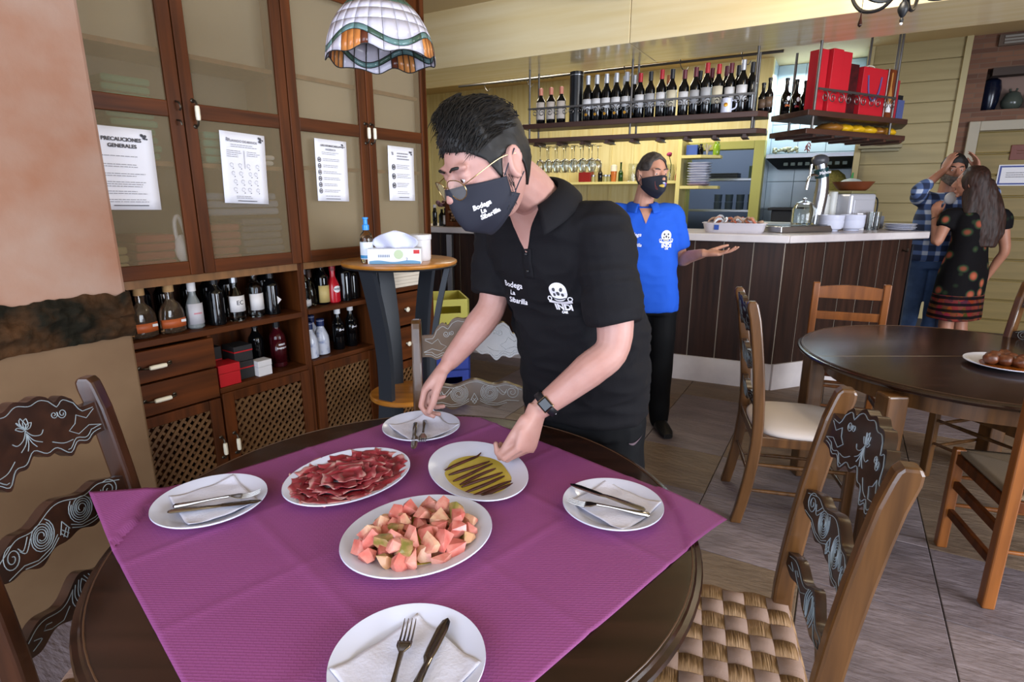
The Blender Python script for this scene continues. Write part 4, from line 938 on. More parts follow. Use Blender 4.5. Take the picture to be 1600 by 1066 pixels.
# boxes in the lower compartment
def carton(label, s0, s1, y0, y1, z0, z1, c, stripe=None, g='small boxes in the cabinet compartment'):
    o = thing('gift_box', label, 'box', C((s0+s1)/2, (y0+y1)/2, z0), CROT, g); w, d, h = (s1-s0)/2, (y1-y0)/2, z1-z0
    ob('box_base', B().box(-w, w, -d, d, 0, h*.6), c, o, sm=False, bev=.002); ob('lid', B().box(-w-.001, w+.001, -d-.001, d+.001, h*.6+(.006 if stripe else .001), h), c, o, sm=False, bev=.002)
    if stripe: ob('stripe', B().box(-w-.0005, w+.0005, -d-.0005, d+.0005, h*.6, h*.6+.006), stripe, o, sm=False)
M_char = mat('charcoal_card', '#242223', .6)
carton('bright red cube box at the front of the compartment', 1.262, 1.362, -.005, .09, Z2, Z2+.10, M_red)
carton('charcoal gift box with red line under the second charcoal box', 1.375, 1.45, .03, .13, Z2, Z2+.085, M_char, M_red)
carton('charcoal gift box with red line on top of another charcoal box', 1.365, 1.455, .035, .135, Z2+.0855, Z2+.16, M_char, M_red)
carton('charcoal gift box behind the red cube box', 1.262, 1.345, .11, .2, Z2, Z2+.16, M_char, M_red)
carton('small white box leaning by the charcoal boxes', 1.455, 1.525, .0, .06, Z2, Z2+.075, M_label)
ps = B()
for k in range(9): a = rnd.uniform(-.006, .006); ps.box(2.24+a, 2.58+a, .0+a, .24, .956+.02*k, .956+.02*k+.0185)
tag(at(ob('paper_stack', ps, mat('napkin_pack', '#cfc4b4', .8), sm=False), C(0, 0), CROT), 'stack of pale paper packs in the cubby behind the bistro table', 'paper stack')
# beer crates
def crate(label, loc, rz, c, txt):
    o = thing('beer_crate', label, 'crate', loc, rz, 'beer crates beside the cabinet'); m = mat('crate_'+c, c, .45)
    b = B(); w, d, h, t = .15, .2, .26, .012
    b.box(-w, w, -d, -d+t, 0, h*.62).box(-w, w, -d, -d+t, h*.82, h).box(-w, -w+.06, -d, -d+t, h*.62, h*.82).box(w-.06, w, -d, -d+t, h*.62, h*.82)
    b.box(-w, w, d-t, d, 0, h).box(-w, -w+t, -d, d, 0, h).box(w-t, w, -d, d, 0, h).box(-w, w, -d, d, 0, t)
    ob('crate_body', b, m, o, sm=False)
    g = scrib(B(), .12, .045, frame((0, -d-.002, h*.33), (1, 0, .15), (0, -1, 0)), 4, .004); ob('lettering', g, M_ink if c[1] == 'b' else M_wt, o, sm=False)
for k, (c, n) in enumerate((('#2a3f9a', 'blue'), ('#2a3f9a', 'blue'), ('#b8b04a', 'yellow'))):
    crate(['bottom blue beer crate beside the cabinet end', 'blue beer crate under the yellow one', 'yellow beer crate on top of the crate stack'][k], (-.50, 4.12, .001+.261*k), R(15), c, 'Cruz' if n == 'blue' else 'Stela')
# ------------------------------------------------------------------ bar counter
BC = Vector((2.034, 4.277)); DL = Vector((-.905, .426)).normalized(); DR = Vector((.937, .35)).normalized(); NL = Vector((.426, .905)).normalized(); NR = Vector((-.35, .937)).normalized()
bar = thing('bar_counter', 'long bar counter with dark plank front, stone top and white plinth', 'bar', (0, 0, 0))
def v2(p, z): return (p.x, p.y, z)
LL, LR = 3.35, 1.35
def wallrun(a, d, n, L, z0, z1, t0, t1):
    p = [a+n*t0, a+d*L+n*t0, a+d*L+n*t1, a+n*t1]; return B().add([v2(q, z0) for q in p]+[v2(q, z1) for q in p], [(3, 2, 1, 0), (4, 5, 6, 7), (0, 1, 5, 4), (1, 2, 6, 5), (2, 3, 7, 6), (3, 0, 4, 7)])
M_plank = wood('bar_plank', '#20130e', '#382219', .45, 2, bump=.06, spec=.3); M_seam = mat('plank_seam', '#9c9184', .6)
for nm, d, n, L in (('front', DL, NL, LL), ('return', DR, NR, LR)):
    ob('backing_board', wallrun(BC, d, n, L, .2, 1.15, .001, .03), M_seam, bar, sm=True, ang=20)
    pw = .215 if d is DL else .2; k = 0
    while k*pw < L-.02:
        ob('bar_plank', wallrun(BC+d*(k*pw+.004), d, n, min(pw-.008, L-k*pw-.006), .2, 1.15, -.004, .0015), M_plank, bar, sm=True, bev=.001, ang=20); k += 1
    ob('plinth', wallrun(BC, d, n, L, 0, .21, -.02, .03), M_stone, bar, sm=True, ang=20)
def off(a, n1, t1, n2, t2):
    # point at distances t1 along n1 and t2 along n2 from both faces
    M2 = Matrix(((n1.x, n1.y), (n2.x, n2.y))); return a+Vector(M2.inverted() @ Vector((t1, t2)))
fo = off(BC, NL, -.06, NR, -.06); bi = off(BC, NL, .62, NR, .62)
def slab(poly, z0, z1):
    n = len(poly); return B().add([v2(p, z0) for p in poly]+[v2(p, z1) for p in poly], [tuple(range(n-1, -1, -1)), tuple(range(n, 2*n))]+[(i, (i+1) % n, n+(i+1) % n, n+i) for i in range(n)])
ob('stone_top', slab([fo, fo+DL*(LL+.1), fo+DL*(LL+.1)+NL*.68, bi], 1.15, 1.208), M_stone, bar, sm=True, bev=.008, ang=20)
ob('stone_top', slab([fo+DR*.001, bi+DR*.001, fo+DR*(LR+.14)+NR*.68, fo+DR*(LR+.14)], 1.15, 1.208), M_stone, bar, sm=True, bev=.008, ang=20)
ob('end_panel', B().add([v2(BC+DR*LR+NR*a, z) for z in (0, 1.15) for a in (0, .5)]+[v2(BC+DR*(LR-.02)+NR*a, z) for z in (0, 1.15) for a in (0, .5)], [(0, 1, 3, 2), (4, 6, 7, 5), (0, 2, 6, 4), (1, 5, 7, 3), (2, 3, 7, 6), (0, 4, 5, 1)]), M_plank, bar, sm=False)
hk = BC+DR*(LR-.1); ob('coat_hook', B().tube(bez([(hk.x, hk.y-.0, 1.06), (hk.x+.01, hk.y-.05, 1.05), (hk.x+.012, hk.y-.055, 1.075)], 4), .006, 6), M_brass, bar)
# dark apron hanging at the end of the counter
pa = BC+DR*(LR+.06)+NR*.06
tag(ob('hanging_apron', B().grid(lambda u, v: (pa.x+(DR.x*.6+NR.x*.8)*.3*(u-.3)*(.8+.2*v)+.012*math.sin(u*20), pa.y+(DR.y*.6+NR.y*.8)*.3*(u-.3)*(.8+.2*v)-.01*math.sin(u*20), 1.10-.80*v), 30, 10), mat('navy_cloth', '#141822', .85), solid=.004), 'dark navy apron hanging at the end of the bar', 'apron')
# ---- things on the counter
ZB = 1.2085
def lath(name, label, cat, loc, p, m, seg=28, group=None, **k): return tag(at(ob(name, B().lathe(p, seg, **k), m), loc), label, cat, group)
for i, (x, y, n_) in enumerate(((2.612, 4.76, 2), (2.832, 4.84, 2))):
    for k in range(n_):
        lath('white_bowl', ['lower', 'upper'][k]+' white bowl of the stack '+('beside the beer tap' if i == 0 else 'beside the menu card'), 'bowl', (x, y, ZB+.045*k), [(0, 0), (.058, 0), (.06, .012), (.085, .02), (.095, .038), (.098, .085), (.0945, .085), (.09, .04), (.05, .026), (0, .022)], M_white, group='stacked white bowls on the counter')
tr = thing('seafood_tray', 'white plastic tray of shellfish at the bar corner', 'tray', (1.775, 4.625, ZB), math.atan2(-DL.y, -DL.x))
def trf(u, v):
    a = 2*PI*u; q = (abs(math.cos(a))**6+abs(math.sin(a))**6)**(-1/6); r, z = [(0, .004), (.9, .004), (.93, .01), (.99, .07), (1.03, .075), (1.03, .07), (.97, .068), (.9, .0), (0, 0)][min(8, int(round(v*8)))]
    return (.235*q*r*math.cos(a), .13*q*r*math.sin(a), z)
ob('tray_body', B().grid(trf, 48, 9, cu=True), mat('tray_plastic', '#c9c4cc', .35), tr, ang=50)
ob('blue_sticker', B().box(-.14, -.105, -.1305, -.1275, .022, .06), mat('sticker_blue', '#24489a', .5), tr, sm=False)
rs = random.Random(9); MS = [mat('prawn_pink', '#b8553c', .4, c2='#cf8a70', ns=30), mat('crab_shell', '#8f6a58', .45, c2='#b0917c', ns=30), mat('ice_white', '#c9ccd4', .2)]
for k in range(22):
    k_ = k % 3; g = B(); c = Vector((rs.uniform(-.2, .2), rs.uniform(-.09, .09), .078+rs.uniform(0, .018))) 
    g.tube([(.045*math.cos(t), .03*math.sin(t), .01*math.sin(2*t)) for t in [R(-40+28*i) for i in range(8)]], [.003, .007, .010, .011, .010, .008, .005, .002], 8)
    o = ob('shellfish', g, MS[k_]); p_ = Matrix.Rotation(math.atan2(-DL.y, -DL.x), 3, 'Z') @ c; o.location = (1.775+p_.x, 4.625+p_.y, ZB+c.z); o.rotation_euler = (rs.uniform(-.5, .5), rs.uniform(-.5, .5), rs.uniform(0, 6))
    tag(o, ['pink prawn', 'brown shellfish', 'pale shellfish'][k_]+' heaped in the white counter tray', 'shellfish', ['pink prawns in the tray', 'brown shellfish in the tray', 'pale shellfish in the tray'][k_])
dt = thing('drip_tray', 'low steel drip tray on the counter under the beer tap', 'tray', (2.30, 4.70, ZB), math.atan2(DR.y, DR.x))
ob('tray_body', B().box(-.27, .27, -.12, .16, 0, .05), M_steel, dt, sm=False, bev=.006); ob('grille', B().box(-.25, .25, -.1, .14, .05, .054), mat('grille_dark', '#4c4f52', .35, metal=.8), dt, sm=False)
tp = thing('beer_tap', 'curved chrome beer tap column with dark green collar', 'beer tap', (2.56, 4.90, ZB))
pts = bez([(-.01, 0, .0), (.0, 0, .12), (.018, 0, .28), (.014, 0, .42), (-.02, 0, .55)], 6)
ob('column', B().tube(pts, [.058-.014*i/(len(pts)-1) for i in range(len(pts))], 22), M_steel, tp)
ob('collar', B().tube([(.008, 0, .43), (-.010, 0, .50)], [.053, .055], 22), mat('collar_green', '#10393f', .35), tp)
ob('head', B().ell((-.025, 0, .565), (.068, .055, .05)), mat('head_grey', '#4a4a4e', .35), tp)
g = B(); text_on(g, 'Mahou', .034, frame((.0, -.0565, .466), (1, 0, .18), (0, -1, 0)), bold=.001); ob('lettering', g, M_wt, tp, sm=False)
ob('spout', B().tube(bez([(-.03, -.02, .44), (-.09, -.04, .45), (-.125, -.05, .42), (-.135, -.05, .33)], 5), .012, 10), M_chrome, tp); ob('tap_lever', B().tube([(-.12, -.05, .44), (-.115, -.05, .53)], [.008, .012], 10), M_chrome, tp)
jr = thing('glass_jar', 'lidded clear glass jar beside the beer tap', 'jar', (2.485, 4.85, ZB+.055))
jr.location = (2.40, 4.80, ZB+.0545)
ob('jar_body', B().lathe([(0, 0), (.085, 0), (.088, .01), (.088, .12), (.07, .155), (.06, .16), (.056, .16), (.08, .12), (.08, .012), (0, .01)], 28), M_glass, jr); ob('lid', B().lathe([(0, .16), (.062, .16), (.062, .17), (.03, .185), (.012, .19), (.02, .205), (0, .215)], 24), M_steel, jr)
for k in range(4):
    a = k*1.6; lath('plastic_cups', 'nested sleeve of white ribbed cups behind the bowls, '+['first', 'second', 'third', 'fourth'][k]+' from the tap', 'cups', (2.69+.04*k, 5.03+.018*k+.05*(k % 2), ZB), [(.03, 0), (.034, .02)]+[(.034+.003*(i % 2), .02+.014*i) for i in range(18)]+[(.034, .28+.012*k), (0, .28+.012*k)], mat('cup_white', '#c6c7c4', .4), 16, 'sleeves of cups on the counter')
ov = thing('steel_oven', 'small brushed steel oven behind the counter', 'oven', (2.983, 5.166, ZB), math.atan2(DR.y, DR.x))
ob('oven_body', B().box(-.15, .15, -.13, .13, 0, .30), mat('brushed_steel', '#c4c4cc', .4, metal=.3), ov, sm=False, bev=.02); ob('door_panel', B().box(-.115, .115, -.138, -.13, .04, .25), _m['brushed_steel'], ov, sm=False, bev=.01); ob('oven_lid', B().box(-.145, .145, -.125, .125, .30, .325), mat('lid_olive', '#77704a', .5), ov, sm=False, bev=.005)
ob('cable', B().tube(bez([(.152, -.1, .28), (.18, -.12, .24), (.18, -.12, .12), (.16, -.1, .05)], 6), .006, 6), M_black, ov)
lath('wooden_bowl', 'wide brown wooden bowl on top of the steel oven', 'bowl', (2.99, 5.17, ZB+.326), [(0, 0), (.1, 0), (.125, .02), (.165, .075), (.155, .075), (.11, .02), (0, .012)], mat('bowl_wood', '#5a2c17', .4, c2='#70381d', ns=4), 36)
lath('salt_heap', 'white heap with green sprig in the wooden bowl', 'food', (2.97, 5.17, ZB+.3395), [(0, 0), (.1, .012), (.11, .045), (.06, .08), (0, .095)], mat('heap_white', '#b9c6c8', .6, bump=.3, ns=30), 20)
ob('sprig', B().tube([(0, 0, .09), (.005, 0, .14)], [.012, .006], 6), mat('sprig_green', '#2f7a3c', .5), [x for x in S.objects if x.name == 'salt_heap'][0])
tag(at(ob('menu_card', B().add([(-.04, 0, 0), (.04, 0, 0), (.03, .02, .14), (-.03, .02, .14), (-.04, .06, 0), (.04, .06, 0), (.03, .03, .14), (-.03, .03, .14)], [(0, 1, 2, 3), (5, 4, 7, 6), (3, 2, 6, 7), (1, 5, 6, 2), (4, 0, 3, 7), (0, 4, 5, 1)]), M_paper, sm=False), (2.95, 4.908, ZB), R(15)), 'folded white menu card standing on the counter', 'menu')
for k, (x, y) in enumerate(((3.043, 4.92), (3.11, 4.967))):
    lath('drinking_glass', ['upright clear tumbler beside the menu card', 'upright clear tumbler beside the dishes'][k], 'glass', (x, y, ZB), [(0, 0), (.03, 0), (.036, .15), (.033, .15), (.028, .012), (0, .01)], M_glass, 20, 'clear tumblers on the counter')
for k in range(4):
    lath('side_plate', ['bottom', 'second', 'third', 'top'][k]+' plate of the low stack at the counter end', 'plate', (3.262+.008*(k % 2), 4.885, ZB+.0125*k), [(0, 0), (.07, 0), (.12, .015), (.118, .018), (.07, .006), (0, .005)], M_white, 32, 'plates stacked at the counter end')
tag(at(ob('till_box', B().box(-.055, .055, -.05, .05, 0, .11), mat('till_grey', '#6d7078', .4), sm=False, bev=.008), (3.227, 5.171, ZB), R(20)), 'grey metal card terminal box at the counter end', 'box')
tag(at(ob('paper_sheet', B().box(-.055, .055, -.002, .002, 0, .17), M_paper, sm=False), (3.199, 5.246, ZB), R(20)), 'white paper sheet standing behind the grey box', 'paper')
# ------------------------------------------------------------------ hanging shelves over the bar
DA = Vector((.8988, -.43837)); NA = Vector((.43837, .8988)); OA = Vector((.084, 4.965))
def pa_(t, o, z): return Vector((OA.x+DA.x*t+NA.x*o, OA.y+DA.y*t+NA.y*o, z))
RA = math.atan2(DA.y, DA.x)
M_shelf = wood('shelf_wood', '#33201a', '#4a2d22', .4, 0, bump=.04)
sa = thing('hanging_shelf', 'long two tier hanging bottle shelf with scrolled iron rail over the bar', 'shelf', v2(OA, 0), RA)
def polyz(b, poly, z0, z1): return b.prism(poly, z0, z1)
ob('upper_board', polyz(B(), [(0, 0), (1.79, 0), (1.85, .07), (1.85, .225), (0, .225)], 2.02, 2.058), M_shelf, sa, sm=False, bev=.003)
ob('lower_board', polyz(B(), [(0, 0), (1.79, 0), (1.85, .07), (1.85, .225), (0, .225)], 1.911, 1.945), M_shelf, sa, sm=False, bev=.003)
for t in (.057, .894, 1.755):
    for o in (.02, .205): ob('hanger_rod', B().tube([(t, o, 1.945), (t, o, 2.47)], .008, 10), M_iron, sa)
ob('rail_bar', B().box(.05, 1.76, .004, .010, 2.165, 2.179), M_iron, sa, sm=False)
def scroll(cx, cz, s=1): return B().tube([(cx+x*s, .007, cz+z*s) for x, z in [(-q[0], q[1]) for q in spiral(-.022, -.02, .004, .021, 0, 1.35)][::1]], .0032, 5).tube([(cx+x*s, .007, cz+z*s) for x, z in spiral(-.022, -.02, .004, .021, 0, 1.35)], .0032, 5)
for k in range(13):
    ob('rail_scroll', scroll(.14+k*.1275, 2.165, 1.35), M_iron, sa)
for k in range(9): ob('glass_runner', B().box(.1+k*.2, .125+k*.2, .02, .21, 1.893, 1.911).box(.09+k*.2, .135+k*.2, .02, .21, 1.887, 1.893), M_shelf, sa, sm=False)
# wine bottles
GW = 'wine bottles on the hanging shelf'; CAPS = {'rose': '#c07862', 'silver': '#b9bbc2', 'red': '#a31a24', 'black': '#16161a', 'dred': '#5a1c28', 'orange': '#b0683c'}
LABS = {'cream': '#c9beb4', 'white': '#d5d4d6', 'grey': '#a9a9ac', 'beige': '#c8bfa6'}
def cm(c): return mat('capsule_'+c, CAPS[c], .35, metal=.5 if c == 'silver' else 0)
def lm(c): return mat('wine_label_'+c, LABS[c], .6)
protos = {}
ordn = ['first', 'second', 'third', 'fourth', 'fifth', 'sixth', 'seventh', 'eighth', 'ninth', 'tenth']
def wine(t, o, c, l, h, label, lz=(.2, .52), med=False):
    k = (c, l, lz, med); loc = pa_(t, o, 2.0585)
    if k not in protos:
        protos[k] = bottle('wine_bottle', label, loc, .315, .0375, glass=M_dglass, cap=cm(c), lab=lm(l) if l else None, lz=lz, group=GW, rz=RA, capz=.80, sh=.6, med=M_gold if med else None); protos[k].scale = (1, 1, h/.315)
    else: dup(protos[k], loc, RA, label, GW, (1, 1, h/.315))
for i, t in enumerate((.135, .224, .312)): wine(t, .07, 'rose', 'cream', .275, 'wine bottle with rosy capsule and cream label, %s of three at the shelf end' % ordn[i], (.12, .6))
tbx = thing('bottle_tin', 'tall black cylindrical bottle tin between wine bottles', 'tin', pa_(.431, .09, 2.0585), RA)
ob('tin_body', B().lathe([(0, 0), (.053, 0), (.053, .345), (0, .345)], 28), mat('black_tin', '#121317', .3), tbx, ang=30); ob('lid', B().lathe([(.0, .345), (.055, .345), (.055, .37), (.052, .375), (0, .375)], 28), _m['black_tin'], tbx, ang=30); ob('rim', B().lathe([(.0535, .345), (.056, .347), (.056, .351), (.0535, .353)], 28), M_silver, tbx)
for i, t in enumerate((.537, .61, .687, .765, .845)): wine(t, .06, 'silver', 'white', .335, 'silver capped wine bottle with white label and gold seal, %s in the front row' % ordn[i], (.26, .48), True)
for i, t in enumerate((.57, .648, .725, .80, .875)): wine(t, .17, 'silver', 'white', .33, 'silver capped wine bottle in the back row, %s behind the gold seals' % ordn[i], (.26, .48), True)
for t, o, c, l, h, n_ in ((.945, .07, 'red', 'white', .32, 'red capped wine bottle just past the middle hanger rod'), (1.022, .07, 'black', 'grey', .325, 'black capped wine bottle with grey label next to a red capped one'), (1.104, .07, 'red', 'white', .33, 'red capped wine bottle between two black capped bottles'), (1.182, .06, 'black', 'beige', .325, 'black capped wine bottle with tall beige label'), (1.133, .18, 'orange', 'white', .31, 'orange capped wine bottle in the back row'),
        (1.268, .07, 'dred', 'white', .315, 'maroon capped wine bottle with white label mid shelf'), (1.346, .07, 'dred', 'grey', .325, 'maroon capped wine bottle with wide grey label'), (1.425, .06, 'red', 'grey', .345, 'tallest red capped wine bottle near the shelf end'), (1.503, .06, 'red', 'beige', .33, 'red capped wine bottle with beige label beside the mug'), (1.358, .18, 'black', None, .32, 'black capped bottle in the back row behind the maroon ones'), (1.441, .18, 'dred', None, .33, 'maroon capped bottle in the back row'), (1.542, .18, 'dred', None, .335, 'maroon capped bottle in the back row behind the mug'),
        (1.583, .09, 'dred', 'white', .335, 'maroon capped wine bottle behind the white mug'), (1.622, .19, 'black', None, .335, 'black capped bottle in the back row near the rod'), (1.665, .07, 'silver', 'white', .345, 'silver capped wine bottle beside the white mug'), (1.718, .15, 'black', None, .34, 'unlabelled black bottle at the shelf end')):
    wine(t, o, c, l, h, n_, (.2, .55) if l == 'beige' else (.24, .52))
for t, h, n_ in ((1.80, .2, 'short'), (1.84, .23, 'taller')): bottle('beer_bottle', n_+' dark beer bottle on the chamfered shelf end', pa_(t, .16, 2.0585), h, .029, neck=.012, sh=.52, cap=M_blackcap, capz=.93, group='beer bottles over the bar', rz=RA, lab=mat('brown_beer_label', '#5a4636', .5), lz=(.15, .45))
mg = thing('white_mug', 'white football mug with small crest in front of the wine bottles', 'mug', pa_(1.575, .035, 2.0585), RA)
ob('mug_body', B().lathe([(0, 0), (.036, 0), (.038, .006), (.038, .095), (.035, .095), (.034, .01), (0, .008)], 24), M_white, mg); ob('mug_handle', B().tube(bez([(.036, 0, .08), (.062, 0, .075), (.064, 0, .035), (.037, 0, .02)], 5), .0055, 8), M_white, mg); ob('crest', B().lathe([(.014, 0), (.012, .0008)], 14, M=frame((0, -.0385, .05), (1, 0, 0), (0, -1, 0))), M_gold, mg)
# stemware hanging under the lower board
gl = None
for k in range(14):
    t = .13+.075*(k//2)+.01*(k % 2); o = .08 if k % 2 == 0 else .2; lb = '%s row hanging wine glass, %s from the shelf end' % ('front' if k % 2 == 0 else 'rear', ordn[k//2])
    if gl is None:
        gl = thing('wine_glass', lb, 'wine glass', pa_(t, o, 1.68), RA, 'wine glasses hanging under the shelf')
        ob('bowl', B().lathe([(.026, 0), (.034, .03), (.036, .06), (.026, .09), (.006, .105), (.0, .105)], 18), M_glass, gl); ob('stem', B().lathe([(.0035, .1), (.0035, .195), (.006, .199)], 8), M_glass, gl); ob('foot', B().lathe([(.006, .199), (.033, .203), (.033, .205), (0, .205)], 18), M_glass, gl)
    else: dup(gl, pa_(t, o, 1.68), RA, lb, 'wine glasses hanging under the shelf')
# second hanging shelf
DB = Vector((.88908, .45775)); NB = Vector((-.45775, .88908)); OB = Vector((1.96, 4.02)); RBt = math.atan2(DB.y, DB.x)
def pb_(t, o, z): return Vector((OB.x+DB.x*t+NB.x*o, OB.y+DB.y*t+NB.y*o, z))
sb_ = thing('hanging_shelf', 'short angled two tier hanging shelf carrying red gift boxes', 'shelf', v2(OB, 0), RBt)
pl = [(0, 0), (1.13, 0), (1.42, .2), (1.42, .36), (.085, .36)]
ob('upper_board', B().prism(pl, 2.008, 2.045), M_shelf, sb_, sm=False, bev=.003); ob('lower_board', B().prism(pl, 1.893, 1.928), M_shelf, sb_, sm=False, bev=.003)
for t, o, zt in ((.08, .02, 2.47), (.237, .32, 2.47), (.955, .02, 3.0), (1.30, .25, 3.0), (1.08, .33, 3.0)): ob('hanger_rod', B().tube([(t, o, 1.928), (t, o, zt)], .009, 10), M_iron, sb_)
ob('rail_bar', B().box(.085, .955, .004, .010, 2.172, 2.186), M_iron, sb_, sm=False)
for k in range(5): ob('rail_scroll', scroll(.2+k*.17, 2.172, 1.9), M_iron, sb_)
for k in range(6): ob('glass_runner', B().box(.1+k*.2, .13+k*.2, .02, .32, 1.877, 1.893), M_shelf, sb_, sm=False)
def gbox(label, t0, t1, o0, o1, h, m, txt=None, name='gift_box', cat='box', g='red boxes on the hanging shelf', lean=0):
    o = thing(name, label, cat, pb_((t0+t1)/2, (o0+o1)/2, 2.0455), RBt, g); w, d = (t1-t0)/2, (o1-o0)/2
    ob('carton', B().box(-w, w, -d, d, 0, h), m, o, sm=False, bev=.002)
    if txt:
        g_ = B(); sticks(g_, .035, .008, frame((0, -d-.0008, h*.36), (1, 0, 0), (0, -1, 0)), 5); sticks(g_, .06, .008, frame((0, -d-.0008, h*.36-.018), (1, 0, 0), (0, -1, 0)), 8); ob('lettering', g_, mat('maroon_print', '#6a1018', .6), o, sm=False)
    return o
M_redb = mat('red_card_gloss', '#b01a26', .4)
gbox('tall red wine box standing behind the first hanger rod', .175, .25, .08, .17, .40, M_redb)
gbox('tall red wine box with two lines of print, next to the hanger rod', .255, .36, .05, .15, .405, M_redb, ('VEGA', 'SICILIA'))
gbox('tall red wine box with two lines of print, next to the mottled box', .364, .472, .06, .16, .40, M_redb, ('VEGA', 'SICILIA'))
gbox('mottled dark maroon bottle box between the red ones', .475, .625, .1, .19, .345, mat('maroon_mottle', '#4a1014', .4, c2='#2a080c', ns=22))
rb_ = gbox('red gift bag with purple ribbon on the hanging shelf', .65, .935, .08, .17, .335, M_redb, cat='gift bag', name='gift_bag')
ob('ribbon', B().tube(bez([(-.085, -.047, .28), (-.06, -.05, .16), (-.01, -.052, .115), (.05, -.05, .17), (.075, -.047, .28)], 6), .009, 6, sx=.3), mat('purple_ribbon', '#5b4a7c', .5), rb_); ob('string_handle', B().tube(bez([(-.06, 0, .335), (-.03, 0, .355), (.03, 0, .355), (.06, 0, .335)], 5), .004, 6), mat('string', '#c8bfae', .6), rb_)
cbx = gbox('brown champagne gift box with a bottle printed on its face', .945, 1.045, .08, .17, .345, mat('brown_card', '#6b3216', .4), g='red boxes on the hanging shelf')
gg = B()
pr = [(.0, .05), (.026, .05), (.026, .16), (.012, .215), (.009, .225), (.009, .32), (0, .325)]
gg.add([(x, -.0458, z) for x, z in pr]+[(-x, -.0458, z) for x, z in pr[::-1]], [tuple(range(14))]); ob('printed_bottle', gg, mat('champagne_print', '#a8743a', .5), cbx, sm=False); ob('printed_label', B().box(-.03, .03, -.0464, -.046, .05, .105), M_label, cbx, sm=False); ob('edge_strip', B().box(-.05, -.046, -.0464, -.044, .0, .345), M_label, cbx, sm=False)
gbox('plain red wine box beyond the champagne box', 1.13, 1.255, .17, .27, .305, mat('dusk_red_card', '#9c2230', .45))
bx = gbox('slim blue box with black cap at the far shelf end', 1.30, 1.385, .19, .27, .175, mat('slate_blue', '#4c5580', .4)); ob('black_cap', B().box(-.03, .03, -.03, .03, .175, .21), M_black, bx, sm=False)
MO = [mat('orange_print', '#c8682a', .5), mat('crimson_print', '#a8323a', .5), mat('lemon_print', '#c8b02a', .5)]
for k, (t, o) in enumerate(((.138, .30), (.24, .30), (.335, .30))):
    q = bottle('beer_bottle', 'black craft beer bottle with white skull and %s lettering' % ['orange', 'red', 'yellow'][k], pb_(t-.02, o-.02, 2.0455), .245, .031, neck=.0125, sh=.5, cap=M_blackcap, capz=.93, group='beer bottles over the bar', rz=RBt-.3, lab=M_dglass, lz=(.1, .6), txt=[('~', .018, .25)], txtc=MO[k])
    ob('skull_print', B().lathe([(.013, 0), (.012, .0008)], 14, M=frame((0, -.0325, .108), (1, 0, 0), (0, -1, 0)), sy=1.2), M_wt, q)
rs = random.Random(4)
for k, t in enumerate((.44, .56, .70, .84, .98, 1.08)):
    g = B().ell((0, 0, .03), (.085, .1, .035)); g.v = [tuple(Vector(v)+Vector((0, 0, .012*noise.noise((v[0]*40+k, v[1]*40, 2))))) for v in g.v]
    tag(at(ob('snack_bag', g, [mat('snack_yellow', '#c79a1a', .3), mat('snack_brown', '#8a5a22', .3)][k in (0, 4)]), pb_(t, .15, 1.9295), RBt), '%s snack bag lying on the lower shelf, %s from the corner' % ('brown' if k in (0, 4) else 'yellow', ordn[k]), 'snack bag', 'snack bags under the red boxes')
# ------------------------------------------------------------------ back bar, kitchen, right wall
def wt_(name, label, cat, b, m, loc, group=None, **k): return tag(at(ob(name, b, m, **k), W(*loc), WROT), label, cat, group)
M_cream = mat('cream_shelf_paint', '#c9bd7c', .5)
bs = thing('wall_shelf', 'long cream shelf on the yellow wall behind the bar', 'shelf', W(0, 0), WROT); ob('board', B().box(-3.7, -1.83, 7.2, 7.49, 1.64, 1.672), M_cream, bs, sm=False, bev=.003); obs('bracket', B().box(-3.5, -3.46, 7.25, 7.49, 1.58, 1.64).box(-2.1, -2.06, 7.25, 7.49, 1.58, 1.64), M_cream, bs, sm=False)
ZS = 1.6725
tin = thing('red_tin', 'tall red tin box on the cream shelf behind the bar', 'tin', W(-3.06, 7.33, ZS), WROT); ob('tin_body', B().box(-.085, .085, -.06, .06, 0, .2), mat('dark_red_tin', '#7d1812', .35), tin, sm=False, bev=.006); ob('lid', B().box(-.09, .09, -.064, .064, .2, .235), mat('black_lid', '#1c1512', .4), tin, sm=False, bev=.004)
def bb(label, w, h, r, g, **k): return bottle('small_bottle', label, W(w, 7.32, ZS), h, r, neck=.011, sh=.45, glass=g, group='bottles on the back bar shelf', rz=WROT, **k)
bb('dark brown beer bottle on the cream shelf next to the red tin', -2.857, .235, .031, M_dglass, cap=M_blackcap, capz=.95); bb('green beer bottle on the cream shelf beside the poured beer', -2.578, .24, .031, mat('green_glass_lit', '#1c3a10', .08), cap=M_blackcap, capz=.95)
for w, t in ((-2.96, 'beside the red tin'), (-2.79, 'right of the brown bottle'), (-2.74, 'beside the poured beer')):
    o = thing('spice_jar', 'small glass jar with metal lid on the cream shelf, '+t, 'jar', W(w, 7.33, ZS), WROT, 'small jars on the back bar shelf'); ob('jar_body', B().lathe([(0, 0), (.03, 0), (.03, .07), (0, .07)], 16), mat('jar_fill', '#8f8a5c', .2), o); ob('lid', B().lathe([(0, .07), (.032, .07), (.032, .09), (0, .09)], 16), M_steel, o)
bg_ = thing('beer_glass', 'poured amber beer with white foam on the cream shelf', 'beer glass', W(-2.665, 7.3, ZS), WROT); ob('beer', B().lathe([(0, 0), (.03, 0), (.042, .13), (0, .13)], 20), mat('amber_beer', '#b0622a', .1), bg_); ob('foam', B().lathe([(0, .13), (.042, .13), (.04, .2), (.02, .215), (0, .215)], 20), mat('beer_foam', '#d8d0c0', .8), bg_)
